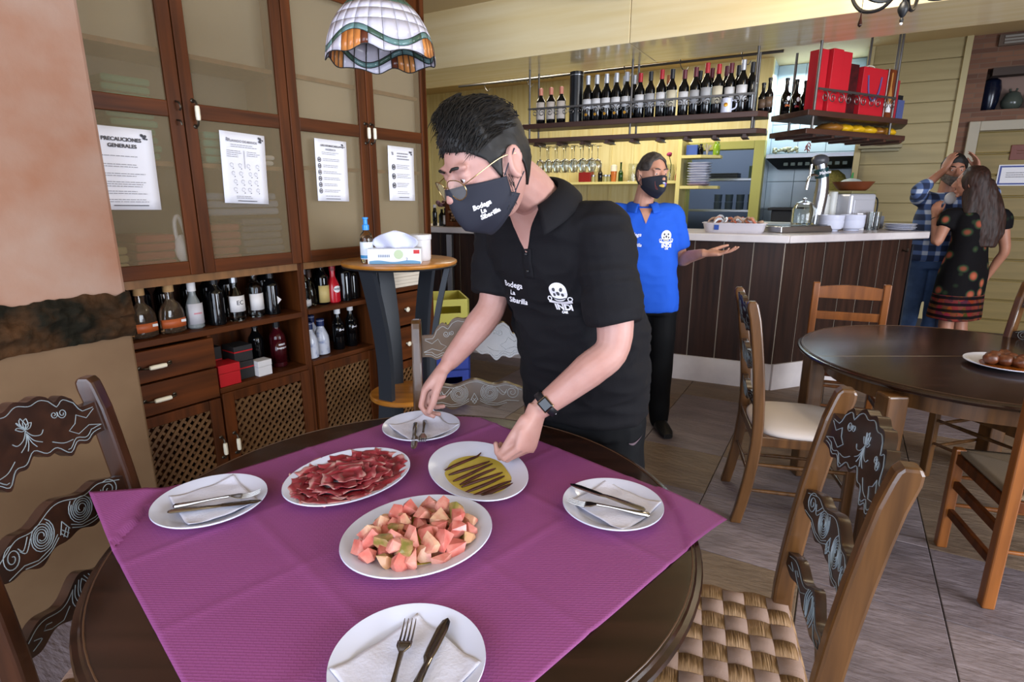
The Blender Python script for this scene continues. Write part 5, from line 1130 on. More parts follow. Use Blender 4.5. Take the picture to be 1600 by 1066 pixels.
cj = wt_('storage_jar', 'tall clear storage canister behind the man in blue', 'jar', B().lathe([(0, 0), (.06, 0), (.06, .22), (.055, .22), (.055, .01), (0, .01)], 20), M_glass, (-2.42, 7.33, ZS))
fv = thing('flower_vase', 'clear vase with a pink rose behind the man in blue', 'vase', W(-1.95, 7.33, ZS), WROT); ob('vase', B().lathe([(0, 0), (.05, 0), (.06, .1), (.045, .2), (.042, .2), (.055, .1), (.045, .01), (0, .01)], 20), M_glass, fv); ob('stem', B().tube([(0, 0, .01), (.01, 0, .2), (-.02, 0, .3)], .005, 6), mat('stem_green', '#2c4a24', .6), fv)
g = B()
for k in range(9): g.ell((-.02+.016*math.cos(k*2.4)*(k > 0), .016*math.sin(k*2.4)*(k > 0), .31+.006*(k % 3)), (.018, .018, .02), nu=10, nv=6)
ob('rose', remesh(g, .004, 2), mat('rose_pink', '#a83a6c', .6), fv)
tag(at(ob('small_statue', B().lathe([(0, 0), (.03, 0), (.034, .06), (.02, .1), (.026, .14), (.018, .18), (0, .19)], 14), mat('terracotta', '#9a5a48', .7)), W(-1.85, 7.33, ZS), WROT), 'small terracotta figure at the end of the cream shelf', 'figurine')
# corner shelf with plates
su = thing('corner_shelf', 'cream corner shelf unit beside the kitchen doorway', 'shelf', W(0, 0), WROT)
ob('side_panel', B().box(-1.825, -1.775, 7.15, 7.46, 1.2, 2.14), M_cream, su, sm=False, bev=.003)
for z in (1.925, 1.575): ob('board', B().prism([(-1.775, 7.15), (-1.55, 7.15), (-1.36, 7.3), (-1.36, 7.44), (-1.775, 7.44)], z, z+.035), M_cream, su, sm=False, bev=.003)
for k in range(9):
    g = B(); n = 36
    def sq(r, z): return [(r*math.cos(a)*(abs(math.cos(a))**5+abs(math.sin(a))**5)**(-.2), r*math.sin(a)*(abs(math.cos(a))**5+abs(math.sin(a))**5)**(-.2), z) for a in [2*PI*i/n for i in range(n)]]
    rg = [sq(.001, .0), sq(.09, 0), sq(.128, .022), sq(.128, .026), sq(.09, .006), sq(.001, .005)]
    for r_ in rg: g.v += r_
    for i in range(len(rg)-1):
        for q in range(n): g.f.append((i*n+q, i*n+(q+1) % n, (i+1)*n+(q+1) % n, (i+1)*n+q))
    o = at(ob('square_plate', g, mat('lilac_plate', '#a795b5', .3) if k == 0 else M_white), W(-1.585, 7.29, 1.6105+.03*k), WROT+.1*math.sin(k*2))
    tag(o, 'lilac square plate at the bottom of the plate stack' if k == 0 else '%s square white plate from the bottom of the stack' % ordn[k], 'plate', 'square plates on the corner shelf')
tag(at(ob('blue_box', B().box(-.065, .065, -.05, .05, 0, .12), mat('box_blue', '#3a55a0', .5), sm=False, bev=.004), W(-1.68, 7.28, 1.9605), WROT), 'blue carton on top of the corner shelf', 'box')
bottle('dark_bottle', 'short dark bottle on the top corner shelf', W(-1.585, 7.28, 1.9605), .13, .03, rz=WROT, cap=M_blackcap)
g = B(); 
for k in range(7): a = k*.9; g.tube(bez([(0, 0, 0), (.015*math.cos(a), .015*math.sin(a), .06), (.045*math.cos(a), .045*math.sin(a), .11+.01*(k % 3))], 4), .006, 6)
tag(at(ob('white_coral', remesh(g, .004, 1), mat('coral_white', '#a8a298', .7)), W(-1.51, 7.28, 1.9605), WROT), 'white branching ornament on the corner shelf', 'ornament')
tag(at(ob('green_jar', B().lathe([(0, 0), (.035, 0), (.04, .02), (.04, .11), (.028, .125), (.03, .15), (.0, .15)], 18), mat('lime_glass', '#7c9c28', .15)), W(-1.41, 7.3, 1.9605), WROT), 'lime green glass jar at the corner shelf end', 'jar')
# kitchen behind the doorway
ks = thing('kitchen_rack', 'steel kitchen shelving seen through the doorway', 'rack', W(0, 0), WROT)
for z in (1.70, 1.28): ob('rack_shelf', B().box(-2.2, -.97, 8.6, 9.0, z, z+.03), M_steel, ks, sm=False, bev=.003)
for w in (-2.15, -1.0): ob('rack_post', B().box(w-.015, w+.015, 8.62, 8.65, 0, 2.0), M_steel, ks, sm=False)
ob('work_table', B().box(-2.2, -.97, 8.5, 9.05, .85, .9), M_steel, ks, sm=False)
for k in range(3): wt_('oven_tray', ['lower', 'middle', 'upper'][k]+' black oven tray stacked on the kitchen rack', 'tray', B().box(-.2, .2, -.14, .14, 0, .022), M_black, (-1.56, 8.8, 1.731+.026*k), 'oven trays on the kitchen rack', sm=False, bev=.004)
wt_('green_tin', 'dark green square tin on the kitchen rack', 'tin', B().box(-.1, .1, -.08, .08, 0, .17), mat('tin_green', '#2c3a26', .4), (-1.13, 8.8, 1.7305), sm=False, bev=.006)
for k in range(8):
    wt_('kitchen_tumbler', '%s tumbler of the %s row on the kitchen rack' % (ordn[k % 4], 'lower' if k < 4 else 'upper'), 'glass', B().lathe([(0, 0), (.05, 0), (.055, .1), (.052, .1), (.046, .006), (0, .006)], 14), mat('grey_glass', '#5d6a78', .1), (-1.62+.15*(k % 4), 8.8, 1.3105+.105*(k//4)), 'tumblers stacked in the kitchen')
# cooking alcove
hd = thing('cooker_hood', 'steel cooker hood with hanging utensils over the stove', 'hood', W(0, 0), WROT)
ob('hood_shelf', B().box(-.89, -.002, 7.5, 7.99, 1.915, 1.96), M_steel, hd, sm=False, bev=.003); ob('hood_canopy', B().add([(-.89, 7.52, 1.915), (-.004, 7.52, 1.915), (-.004, 7.99, 1.915), (-.89, 7.99, 1.915), (-.77, 7.72, 1.80), (-.004, 7.72, 1.80), (-.004, 7.99, 1.80), (-.77, 7.99, 1.80)], [(0, 1, 2, 3), (4, 7, 6, 5), (0, 4, 5, 1), (1, 5, 6, 2), (2, 6, 7, 3), (3, 7, 4, 0)]), mat('hood_dark', '#2f3338', .35, metal=.6), hd, sm=False)
for k in range(9): ob('baffle_filter', B().box(-.7+.075*k, -.655+.075*k, 7.60, 7.63, 1.835, 1.905, Matrix.Translation((0, 0, 0))), mat('filter_green', '#56605a', .4, metal=.5), hd, sm=False)
gr = B(); rs = random.Random(2)
for k in range(40): gr.ell((rs.uniform(-.13, .13), rs.uniform(-.05, .05), .03+rs.uniform(0, .045)), rs.uniform(.012, .022), nu=8, nv=5)
wt_('garlic_braid', 'heap of pale garlic heads on the cooker hood', 'garlic', gr, mat('garlic', '#8f9a80', .6, c2='#c8cab0', ns=40), (-.70, 7.65, 1.9605), kind='stuff')
pp = B()
for k in range(8): pp.tube(bez([(0, 0, .12-.012*k), (.02*math.cos(k*2), .02*math.sin(k*2), .11-.012*k), (.03*math.cos(k*2), .03*math.sin(k*2), .075-.009*k)], 3), [.006]*6+[.002], 6)
wt_('dried_peppers', 'small bunch of dried red peppers standing on the hood', 'peppers', pp, mat('pepper_red', '#7a2a26', .5), (-.47, 7.6, 1.9605))
st = thing('stove', 'white stove with black griddle in the tiled alcove', 'stove', W(0, 0), WROT); ob('stove_body', B().box(-.88, -.02, 7.35, 7.98, .0, 1.2), mat('stove_white', '#b6c0c8', .3), st, sm=False, bev=.01); ob('griddle', B().box(-.76, -.42, 7.45, 7.85, 1.2, 1.33), M_black, st, sm=False, bev=.01); ob('griddle_lid', B().box(-.8, -.38, 7.42, 7.88, 1.33, 1.36), M_black, st, sm=False, bev=.006)
sbg = B().ell((0, 0, 0), (.17, .08, .2)); sbg.v = [tuple(Vector(v)*(1+.12*noise.noise((v[0]*14, v[1]*14, v[2]*14)))) for v in sbg.v]
wt_('straw_bag', 'rumpled straw coloured net bag hanging under the hood', 'bag', sbg, mat('straw', '#6f6a34', .8, c2='#8d8444', ns=60, bump=.6), (-.18, 7.75, 1.58))
g = B().box(.03, .42, 7.33, 7.47, 1.975, 2.01).box(.06, .40, 7.36, 7.47, 1.945, 1.972)
o = thing('wall_vent_box', 'thin grey metal vent box under the hanging shelf on the board wall', 'vent', W(0, 0), WROT); obs('vent_case', g, mat('vent_grey', '#8c8468', .5), o, sm=False, bev=.004)
# door notices, niche vases, ceiling vents
nt_ = thing('framed_notice', 'white notice with blue border on the yellow board door', 'notice', W(1.43, 7.535, 1.69), WROT); ob('sheet', B().box(-.165, .165, -.003, .003, -.1, .1), M_paper, nt_, sm=False); obs('border', B().box(-.155, .155, -.0045, -.003, .075, .09).box(-.155, .155, -.0045, -.003, -.09, -.075).box(-.155, -.14, -.0045, -.003, -.075, .075).box(.14, .155, -.0045, -.003, -.075, .075), mat('border_blue', '#2c3f8a', .5), nt_, sm=False); g = B(); bars(g, -.1, .1, (.02, .0, -.02), .006); g.v = [(x, -.0036, z) for x, y, z in g.v]; ob('small_print', g, M_inkl, nt_, sm=False, kind='stuff')
sg = thing('wooden_sign', 'small reddish wooden sign above the framed notice', 'sign', W(1.44, 7.535, 1.905), WROT); ob('sign_board', B().box(-.11, .11, -.01, .004, -.07, .07), mat('sign_brown', '#6a3020', .5), sg, sm=False, bev=.003); g = B(); bars(g, -.06, .06, (.01, -.015), .01); g.v = [(x, -.0105, z) for x, y, z in g.v]; ob('carved_print', g, mat('sign_print', '#8d5a48', .6), sg, sm=False, kind='stuff')
wt_('tall_vase', 'tall dark blue vase in the wall recess', 'vase', B().lathe([(0, 0), (.05, 0), (.075, .1), (.085, .22), (.07, .3), (.03, .33), (.02, .335), (.026, .35), (0, .35)], 24), mat('vase_navy', '#0e1426', .2), (1.12, 7.77, 2.3105))
vz = thing('round_flask', 'round grey green glazed flask with two lugs in the wall recess', 'vase', W(1.30, 7.77, 2.3105), WROT); ob('flask_body', B().lathe([(0, 0), (.05, 0), (.085, .06), (.088, .1), (.06, .17), (.03, .19), (0, .19)], 24), mat('vase_celadon', '#4a5048', .2), vz)
for s in (-1, 1): ob('lug', B().tube([(s*.02, 0, .18), (s*.028, 0, .215)], .009, 8), _m['vase_celadon'], vz)
wt_('dark_bottle', 'dark square bottle at the edge of the wall recess', 'bottle', B().lathe([(0, 0), (.06, 0), (.06, .14), (.02, .17), (.02, .2), (0, .2)], 4), mat('vase_navy', '#0e1426', .2), (1.48, 7.77, 2.3105))
wt_('niche_lamp_box', 'dark box fitting at the top of the wall recess', 'light fitting', B().box(-.2, .2, -.1, .05, 0, .07), mat('fitting_brown', '#3a2c24', .6), (1.27, 7.6, 2.62), sm=False)
cv = thing('wall_grille', 'pale slotted grille high on the brick wall', 'vent', W(1.35, 7.505, 2.93), WROT); ob('frame', B().box(-.28, .28, -.02, .015, -.05, .05), mat('grille_frame', '#57463a', .5), cv, sm=False)
for k in range(3): ob('slat', B().box(-.24, .24, -.03, -.02, -.035+.027*k, -.018+.027*k), mat('grille_pale', '#8d8a84', .4), cv, sm=False)
av = thing('ceiling_grille', 'black and white slatted air grille above the wine shelf', 'vent', W(-3.85, 6.9, 2.999), WROT); ob('frame', B().box(-.35, .35, -.3, .3, -.02, 0), mat('grille_black', '#15140f', .5), av, sm=False)
for k in range(12): ob('slat', B().box(-.33+.057*k, -.305+.057*k, -.28, .28, -.03, -.02), mat('grille_white', '#b9b4a0', .5), av, sm=False)
pp_ = thing('glass_rail', 'thin dark pipe rail with hooks behind the ceiling beam', 'rail', (0, 0, 0)); ob('pipe', B().tube([(-.6, 6.93, 2.69), (2.3, 5.27, 2.68)], .012, 8), M_iron, pp_)
for k in range(6): t = .1+.16*k; p = Vector((-.6, 6.93, 2.69)).lerp(Vector((2.3, 5.27, 2.68)), t); ob('hanger', B().tube([p, p+Vector((0, 0, .31))], .006, 6), M_iron, pp_); ob('hook', B().tube(bez([p, p+Vector((.02, 0, -.05)), p+Vector((.05, -.03, -.08)), p+Vector((.07, -.04, -.05))], 4), .004, 5), M_iron, pp_)
# left end of the bar: cork box, flowers, steel post
def bl(t, o, z): q = BC+DL*t+NL*o; return Vector((q.x, q.y, z))
RL = math.atan2(-DL.y, -DL.x)
ck = thing('cork_display', 'dark framed box filled with wine corks at the far bar end', 'cork box', bl(2.80, .12, ZB), RL)
obs('box_frame', B().box(-.17, .17, -.09, .09, 0, .045).box(-.17, .17, -.09, .09, .31, .35).box(-.17, -.13, -.09, .09, .045, .31).box(.13, .17, -.09, .09, .045, .31).box(-.13, .13, .06, .09, .045, .31), M_dark, ck, sm=False, bev=.003)
c0 = None; rs = random.Random(8)
for i in range(11):
    for j in range(10):
        if c0 is None: c0 = ob('cork', B().lathe([(0, 0), (.011, 0), (.011, .04), (0, .04)], 8), mat('cork_end', '#8a6a4a', .8, c2='#5d4030', ns=30), ck); q = c0
        else: q = c0.copy(); COL.objects.link(q); q.parent = ck
        q.location = (-.118+.0236*i, -.06+rs.uniform(-.006, .006), .058+.0262*j+.012*(i % 2)); q.rotation_euler = (R(-90)+rs.uniform(-.1, .1), 0, rs.uniform(0, 6))
fl = thing('rose_bunch', 'small dark bottle with dusky pink roses at the far bar end', 'flowers', bl(3.05, .1, ZB), RL); ob('jar_body', B().lathe([(0, 0), (.03, 0), (.03, .1), (.012, .13), (.012, .16), (0, .16)], 14), M_dglass, fl)
for k in range(5): ob('rose', B().ell((.035*math.cos(k*1.3), .03*math.sin(k*1.3), .2+.02*(k % 2)), (.024, .024, .022), nu=10, nv=6), mat('dusky_rose', '#7d5a62', .7), fl)
bottle('small_bottle', 'slim bottle with white label beside the roses', bl(2.98, .06, ZB), .17, .026, rz=RL, lab=M_label, lz=(.1, .6), cap=M_blackcap, group='bottles at the far bar end'); bottle('small_bottle', 'slim dark bottle with pale cap behind the roses', bl(3.13, .1, ZB), .2, .024, rz=RL, cap=M_label, group='bottles at the far bar end')
sp_ = thing('steel_post', 'brushed steel upright standing before the far bar end', 'post', bl(2.875, -.05, 0), RL); ob('upright', B().box(-.028, .028, -.02, .02, .02, 1.14), M_steel, sp_, sm=False, bev=.004); ob('foot_plate', B().box(-.05, .05, -.035, .035, 0, .02), M_steel, sp_, sm=False)
# ------------------------------------------------------------------ stained glass lamp
LC = Vector((-.421, 2.0, 0)); lamp = thing('stained_glass_lamp', 'hanging dome lamp of white, green and amber leaded glass', 'lamp', (LC.x, LC.y, 1.895), 0)
def lr(z): t = z/.18; return .172*(1-.08*t-.42*t**2.6) if t < 1 else .086
def LP(a, z, k=1.0): r = lr(z)*k; return Vector((r*math.cos(a), r*math.sin(a), z))
NC = 24; lead = B()
MG = {'w': mat('pane_white', '#cfcbd8', .2, trans=.15), 't': mat('pane_teal', '#5d7a78', .2), 'g': mat('pane_green', '#3c5245', .2), 'a': mat('pane_amber', '#b06a34', .2, c2='#c8854a', ns=20), 'b': mat('pane_brown', '#5c2f20', .2), 'y': mat('pane_yellow', '#a89a2a', .2)}
def rib(a): return .052+.022*math.cos(4*a+1.1)        # wavy ribbon
def hem(a): return .012+.012*math.cos(8*a+.4)*(.6+.4*math.cos(4*a))
def pane(c, a0, a1, f0, f1, na=4, nz=3):
    b = B(); b.grid(lambda u, v: tuple(LP(a0+(a1-a0)*u, f0(a0+(a1-a0)*u)*(1-v)+f1(a0+(a1-a0)*u)*v)), na, nz); ob('glass_pane', b, MG[c], lamp, solid=.003)
    e = [LP(a0, f0(a0)*(1-v)+f1(a0)*v, 1.006) for v in (0, .5, 1)]; lead.tube(e, .0025, 4); lead.tube([LP(a0+(a1-a0)*u, f1(a0+(a1-a0)*u), 1.006) for u in (0, .33, .66, 1)], .0025, 4)
zr = [.062, .096, .128, .153]
for i in range(NC):
    a0, a1 = 2*PI*i/NC, 2*PI*(i+1)/NC; ph = (4*(a0+a1)/2+1.1) % (2*PI); crest = ph < 1.3 or ph > 5.0
    pane('t' if i % 3 else 'g', a0, a1, lambda a: rib(a)-.009, lambda a: rib(a)+.007)
    if crest:      # shell of fanned amber strips under the crest of the ribbon
        for q in range(2): b0 = a0+(a1-a0)*q/2; pane('a' if (i+q) % 3 else 'b', b0, b0+(a1-a0)/2, hem, lambda a: rib(a)-.010, 3, 3)
    else:
        pane('y' if 2.9 < ph < 3.6 else 'w', a0, a1, hem, lambda a: rib(a)-.010)
    for k in range(3):
        lo = (lambda a: rib(a)+.008) if k == 0 else (lambda a, k=k: max(zr[k], rib(a)+.008))
        hi = lambda a, k=k: max(zr[k+1], rib(a)+.009)
        pane('b' if (k == 1 and ph < .5) else 'w', a0, a1, lo, hi)
    pane('g', a0, a1, lambda a: .153, lambda a: .178)
lead.tube([LP(2*PI*i/96, hem(2*PI*i/96), 1.004) for i in range(96)], .002, 5, closed=True)
ob('leading', lead, mat('lead_came', '#1d1c1a', .6), lamp); ob('crown_cap', B().lathe([(.09, .176), (.05, .2), (.03, .215), (.012, .22), (.012, .24), (0, .24)], 24), M_brass, lamp); ob('chain', B().tube([(0, 0, .24), (0, 0, .975)], .005, 8), M_brass, lamp)
# ------------------------------------------------------------------ iron chandelier over the second table
cd = thing('iron_chandelier', 'black wrought iron chandelier end with glass drops hanging near the beam', 'chandelier', (1.854, 3.0, 2.285))
ob('finial', B().lathe([(0, 0), (.008, .004), (.009, .014), (.005, .022), (.012, .03), (.022, .05), (.024, .062), (.016, .085), (.008, .095), (.01, .11), (.045, .13), (.05, .14), (.02, .16), (0, .16)], 18), M_black, cd); ld = bpy.data.lights.new('chandelier_bulbs', 'POINT'); ld.energy = 17; ld.color = (1, .91, .76); ld.shadow_soft_size = .1; lo_ = bpy.data.objects.new('chandelier_bulbs', ld); COL.objects.link(lo_); lo_.location = (1.70, 2.90, 2.58)
ob('tip_bead', B().ell((0, 0, -.004), .007, nu=10, nv=6), M_label, cd)
ob('stem', B().tube([(0, 0, .15), (0, 0, .44)], .012, 10), M_black, cd)
for k in range(5):
    a = k*2*PI/5+R(190); P3 = lambda r, z: (r*math.cos(a), r*math.sin(a), z); ob('arm', B().tube(bez([P3(.02, .16), P3(.1, .09), P3(.2, .1), P3(.26, .17), P3(.24, .22)], 6), .009, 8), M_black, cd)
    if k == 0: ob('drop_wire', B().tube([P3(.22, .11), P3(.22, .02)], .0015, 4), M_black, cd); ob('glass_drop', B().lathe([(0, -.03), (.009, -.022), (.010, -.014), (.005, .008), (.002, .03), (0, .03)], 12, loc=P3(.22, .0)), mat('drop_red', '#2a100e', .15), cd)
    ob('candle_cup', B().lathe([(0, 0), (.03, .01), (.02, .02), (.014, .1), (0, .1)], 14, loc=P3(.24, .22)), M_black, cd); ob('bulb', B().ell(P3(.24, .345), (.014, .014, .026), nu=12, nv=8), mat('lit_bulb', '#ffe2b0', .3, emit='#ffd9a0', es=6), cd)
# ------------------------------------------------------------------ people
V = Vector
def loft(b, secs, n=24, p=2.3):
    vs = []; fs = []; m = len(secs)
    for c, x, y in secs:
        for k in range(n):
            a = 2*PI*k/n; ca, sa_ = math.cos(a), math.sin(a); q = (abs(ca)**p+abs(sa_)**p)**(-1/p); vs.append(c+x*(ca*q)+y*(sa_*q))
    for i in range(m-1):
        for k in range(n): fs.append((i*n+k, i*n+(k+1) % n, (i+1)*n+(k+1) % n, (i+1)*n+k))
    fs += [tuple(range(n-1, -1, -1)), tuple((m-1)*n+k for k in range(n))]
    return b.add(vs, fs)
def limb(b, pts, rs, seg=16):
    pts = [V(p) for p in pts]; ps = bez(pts, 5); m = len(pts)-1; rr = []
    for i in range(len(ps)): t = i/5; k = min(int(t), m-1); rr.append(rs[k]*(1-(t-k))+rs[k+1]*(t-k))
    b.tube(ps, rr, seg); b.ell(pts[0], rs[0]*.98, nu=14, nv=10); b.ell(pts[-1], rs[-1]*.98, nu=14, nv=10)
def basis(f, n):
    f = V(f).normalized(); n = V(n); n = (n-f*n.dot(f)).normalized(); return f, n
def hand(b, w, f, n, right, curls, thumb, sc=1.0, spread=3):
    w = V(w); f, n = basis(f, n); s = f.cross(n) if right else n.cross(f)
    q = lambda a, bb, c: w+(f*a+s*bb+n*c)*sc
    loft(b, [(q(-.02, 0, 0), s*.027*sc, n*.020*sc), (q(.01, .002, 0), s*.031*sc, n*.019*sc), (q(.045, .003, .001), s*.041*sc, n*.0175*sc), (q(.075, 0, 0), s*.042*sc, n*.014*sc), (q(.092, 0, 0), s*.038*sc, n*.010*sc)], 20, 2.6)
    b.ell(q(.035, .024, .010), .017*sc, nu=12, nv=8); tips = []
    for i, (off, L) in enumerate(((.0295, (.042, .025, .021)), (.0100, (.046, .029, .022)), (-.0100, (.043, .027, .021)), (-.0285, (.034, .020, .019)))):
        p = q((.086, .089, .086, .076)[i], off, 0); pts = [q(.06, off*.9, 0), p]; ang = 0; sp = R(spread*(1.5-i)); base = (f*math.cos(sp)+s*math.sin(sp))
        for k in range(3):
            ang += R(curls[i][k]); d = base*math.cos(ang)+n*math.sin(ang); p = p+d*L[k]*sc; pts.append(p)
        r = (.0098, .0098, .0086, .0078, .0066) if i < 3 else (.0085, .0082, .0073, .0067, .0058)
        for k in range(4):
            b.tube([pts[k], pts[k+1]], [r[k]*sc, r[k+1]*sc], 12); b.ell(pts[k+1], r[k+1]*1.03*sc, nu=12, nv=8)
        tips.append((pts[-1], d))
    p = q(.022, .026, .006); pts = [p]
    for (a, c, e), L in zip(thumb, (.046, .034, .028)):
        d = (f*a+s*c+n*e).normalized(); p = p+d*L*sc; pts.append(p)
    for k, (r0, r1) in enumerate(((.0155, .0118), (.0118, .0105), (.0105, .0078))):
        b.tube([pts[k], pts[k+1]], [r0*sc, r1*sc], 12); b.ell(pts[k+1], r1*1.02*sc, nu=12, nv=8)
    b.ell(pts[0], .0158*sc, nu=12, nv=8)
    return tips, pts, (f, n, s)
def head(b, c, F, U, sc=1.0, lids=True):
    F, U = basis(F, U); X = F.cross(U); M = Matrix((X, F, U)).transposed().to_4x4()*1.0; M = Matrix.Translation(V(c)) @ M @ Matrix.Scale(sc, 4)
    h = B(); h.ell((0, 0, 0), (.076, .097, .116), nu=40, nv=28)
    def sh(v):
        x, y, z = v; t = max(0, -z/.116)
        x *= 1-.30*t**1.4
        if y < 0: y *= 1-.45*t**1.2
        else: y *= 1-.04*t
        if z > .04: y *= 1+.02
        if y > .05: x *= 1-.10*(y-.05)/.05
        return (x, y, z)
    h.v = [sh(v) for v in h.v]
    h.ell((0, .070, -.100), (.026, .016, .014)); h.tube([(0, .094, .022), (0, .104, .004), (0, .117, -.022), (0, .108, -.032)], [.009, .011, .0135, .010], 12)
    for s in (-1, 1):
        h.ell((s*.030, .084, .034), (.028, .011, .009)); h.ell((s*.046, .058, -.018), (.018, .018, .018)); h.ell((s*.012, .106, -.027), (.009, .009, .008))
        if lids: h.ell((s*.031, .0835, .0165), (.0165, .0105, .0085)); h.ell((s*.031, .083, .003), (.0155, .009, .006))
        e = B().ell((0, 0, 0), (.008, .022, .034), nu=16, nv=12); e.tube([(s*.006, .017*math.cos(a)+.0, .03*math.sin(a)+.002) for a in [R(-110+18*k) for k in range(17)]], .0045, 8)
        E_ = Matrix.Translation((s*.079, -.012, -.004)) @ Matrix.Rotation(R(-14*s), 4, 'Z') @ Matrix.Rotation(R(12), 4, 'X'); h.add(e.v, e.f, E_)
    # mouth
    h.ell((0, .094, -.062), (.022, .008, .0065)); h.ell((0, .092, -.072), (.019, .008, .006))
    b.add(h.v, h.f, M); return M
def normals(b):
    ns = [V((0, 0, 0)) for _ in b.v]
    for f in b.f:
        p = [V(b.v[i]) for i in f]; n = (p[1]-p[0]).cross(p[2]-p[0])
        for i in f: ns[i] += n
    return [n.normalized() if n.length > 0 else n for n in ns]
def wrinkle(b, amp, fr, st=(1, 1, 1), amp2=0, fr2=0):
    ns = normals(b); out = []
    for v, n in zip(b.v, ns):
        p = V(v); d = amp*noise.noise((p.x*fr*st[0], p.y*fr*st[1], p.z*fr*st[2]))
        if amp2: d += amp2*(1-abs(noise.noise((p.x*fr2*st[0]+3, p.y*fr2*st[1], p.z*fr2*st[2]+5)))*2)
        out.append(tuple(p+n*d))
    b.v = out; return b
def bvh(b): return BVHTree.FromPolygons([V(v) for v in b.v], b.f)
def decal(shape, tree, o, n, x, lift=.0022, m=None):
    """lay flat artwork (xy) on a curved surface along -n"""
    n = V(n).normalized(); x = V(x); x = (x-n*x.dot(n)).normalized(); y = n.cross(x); vs = []; o = V(o)
    for px, py, pz in shape.v:
        s = o+x*px+y*py+n*.25; h = tree.ray_cast(s, -n, .6)
        vs.append(tuple((h[0] if h[0] else o+x*px+y*py)+n*(lift+pz)))
    r = B(); r.v = vs; r.f = list(shape.f); return r
def badge():
    g = B(); n = 28
    g.grid(lambda u, v: (.026*v*math.cos(2*PI*u)*1.0, .004+.026*v*math.sin(2*PI*u)*1.08, 0), n, 4, cu=True)
    g.strip([(-.034+.068*i/12, -.020-.006*math.sin(PI*i/12)) for i in range(13)], [(-.034+.068*i/12, -.029-.006*math.sin(PI*i/12)) for i in range(13)], 0, .0002, lambda x, y, z: (x, z, y))
    for s in (-1, 1): g.tube([(s*(.03+.006*math.cos(a)), -.017+.006*math.sin(a), 0) for a in [i*PI/5 for i in range(10)]], .0016, 5, closed=True)
    d = B()
    for (x, y, r) in ((-.010, .012, .0045), (.010, .012, .0045), (0, .0, .005), (-.012, -.004, .004), (.012, -.004, .004)): d.grid(lambda u, v: (x+r*v*math.cos(2*PI*u), y+r*v*math.sin(2*PI*u)*1.3, .0004), 10, 3, cu=True)
    d.strip([(-.02+.04*i/8, -.012-.004*math.sin(PI*i/8)) for i in range(9)], [(-.02+.04*i/8, -.015-.005*math.sin(PI*i/8)) for i in range(9)], .0004, .0005, lambda x, y, z: (x, z, y))
    return g, d
def put_text(s, size, x, y, g, **k):
    v, f = text_mesh(s, size, **k); n = len(g.v); g.v += [(a+x, b_+y, .0003) for a, b_, c in v]; g.f += [tuple(i+n for i in q) for q in f]
def logos(parent, tree, o_badge, n, xdir, o_text, sc=1.0, lettered=True):
    g, d = badge(); put_text('INDI', .026, .002, -.046, g, bold=.0012); put_text('CAR', .009, .002, -.061, g, bold=.0006)
    for q in (g, d): q.v = [(a*sc, b_*sc, c) for a, b_, c in q.v]
    ob('chest_badge', decal(g, tree, o_badge, n, xdir), M_wt, parent, sm=False, label='white round badge over the word INDI'); ob('badge_figure', decal(d, tree, o_badge, n, xdir, .003), M_ink, parent, sm=False)
    t = B(); put_text('Bodega', .026, 0, .026, t, bold=.0004, shear=.3); put_text('La', .022, -.008, 0, t, bold=.0004, shear=.3); put_text('Sibarilla', .024, .004, -.026, t, bold=.0004, shear=.3)
    t.v = [(a*sc, b_*sc, c) for a, b_, c in t.v]; ob('chest_lettering', decal(t, tree, o_text, n, xdir), M_wt, parent, sm=False, label='white cursive lettering')
def collar(parent, m, c, up, f, r, h=.032, flap=.048, gap=24, tip=.035, ry=1.0):
    c = V(c); f, up = basis(f, up); x = f.cross(up); b = B()
    def cf(u, v):
        a = R(gap+(360-2*gap)*u); d = f*math.cos(a)*ry+x*math.sin(a); fr = max(0, math.cos(a))
        hh = h*(1-.45*fr)
        if v < .4: t = v/.4; return tuple(c+d*(r*(1-.04*t))+up*(-.012+(hh+.012)*t))
        t = (v-.4)/.6; return tuple(c+d*(r*(.96+.04*math.sin(PI*t))+flap*t*.85+.008*t)+up*(hh+.004*math.sin(PI*t)-(hh*.55+flap*.62)*t**1.4-.012*fr*t)+f*(tip*fr*fr*t)-x*0)
    b.grid(cf, 48, 13); return ob('collar', b, m, parent, solid=.0022)
def mask(parent, M, m, label=None):
    b = B()
    def mf(u, v):
        a = (2*u-1)*1.32; e = abs(2*u-1); zt = .004-.022*e**1.3-.006*math.cos(a*2)*0; zb = -.128+.062*e**1.5; z = zt+(zb-zt)*v
        bul = .012*math.sin(PI*min(1, v*1.1))*(1-e**2); rid = .020*math.exp(-(a/.30)**2)*(1-v*.55); back = .040*max(0, v-.72)/.28*(1-.5*e)
        rx = .083-.012*v; return (math.sin(a)*rx*1.02, math.cos(a)*(.098+bul)+rid-back-.004*e, z)
    b.grid(mf, 41, 15); b.v = [tuple(M @ V(v)) for v in b.v]; o = ob('face_mask', b, m, parent, solid=.0022, label=label)
    for s in (-1, 1):
        for z0, z1 in ((-.016, .022), (-.062, -.028)):
            ob('ear_loop', B().tube([M @ V(p) for p in bez([(s*.0815, .024, z0), (s*.086, .006, (z0+z1)/2), (s*.0865, -.02, z1)], 5)], .0016, 6), m, o)
    return o, b
def eyes(parent, M, iris='#3a2416', open_=True):
    for s in (-1, 1):
        b = B().ell((s*.031, .0815, .0105), .0115, nu=16, nv=12); b.v = [tuple(M @ V(v)) for v in b.v]; o = ob('eye', b, mat('eye_white', '#d8d4d0', .15), parent)
        i = B().ell((s*.031, .0905, .0095), (.0052, .003, .0052), nu=12, nv=8); i.v = [tuple(M @ V(v)) for v in i.v]; ob('iris', i, mat('iris_'+iris, iris, .1), o)
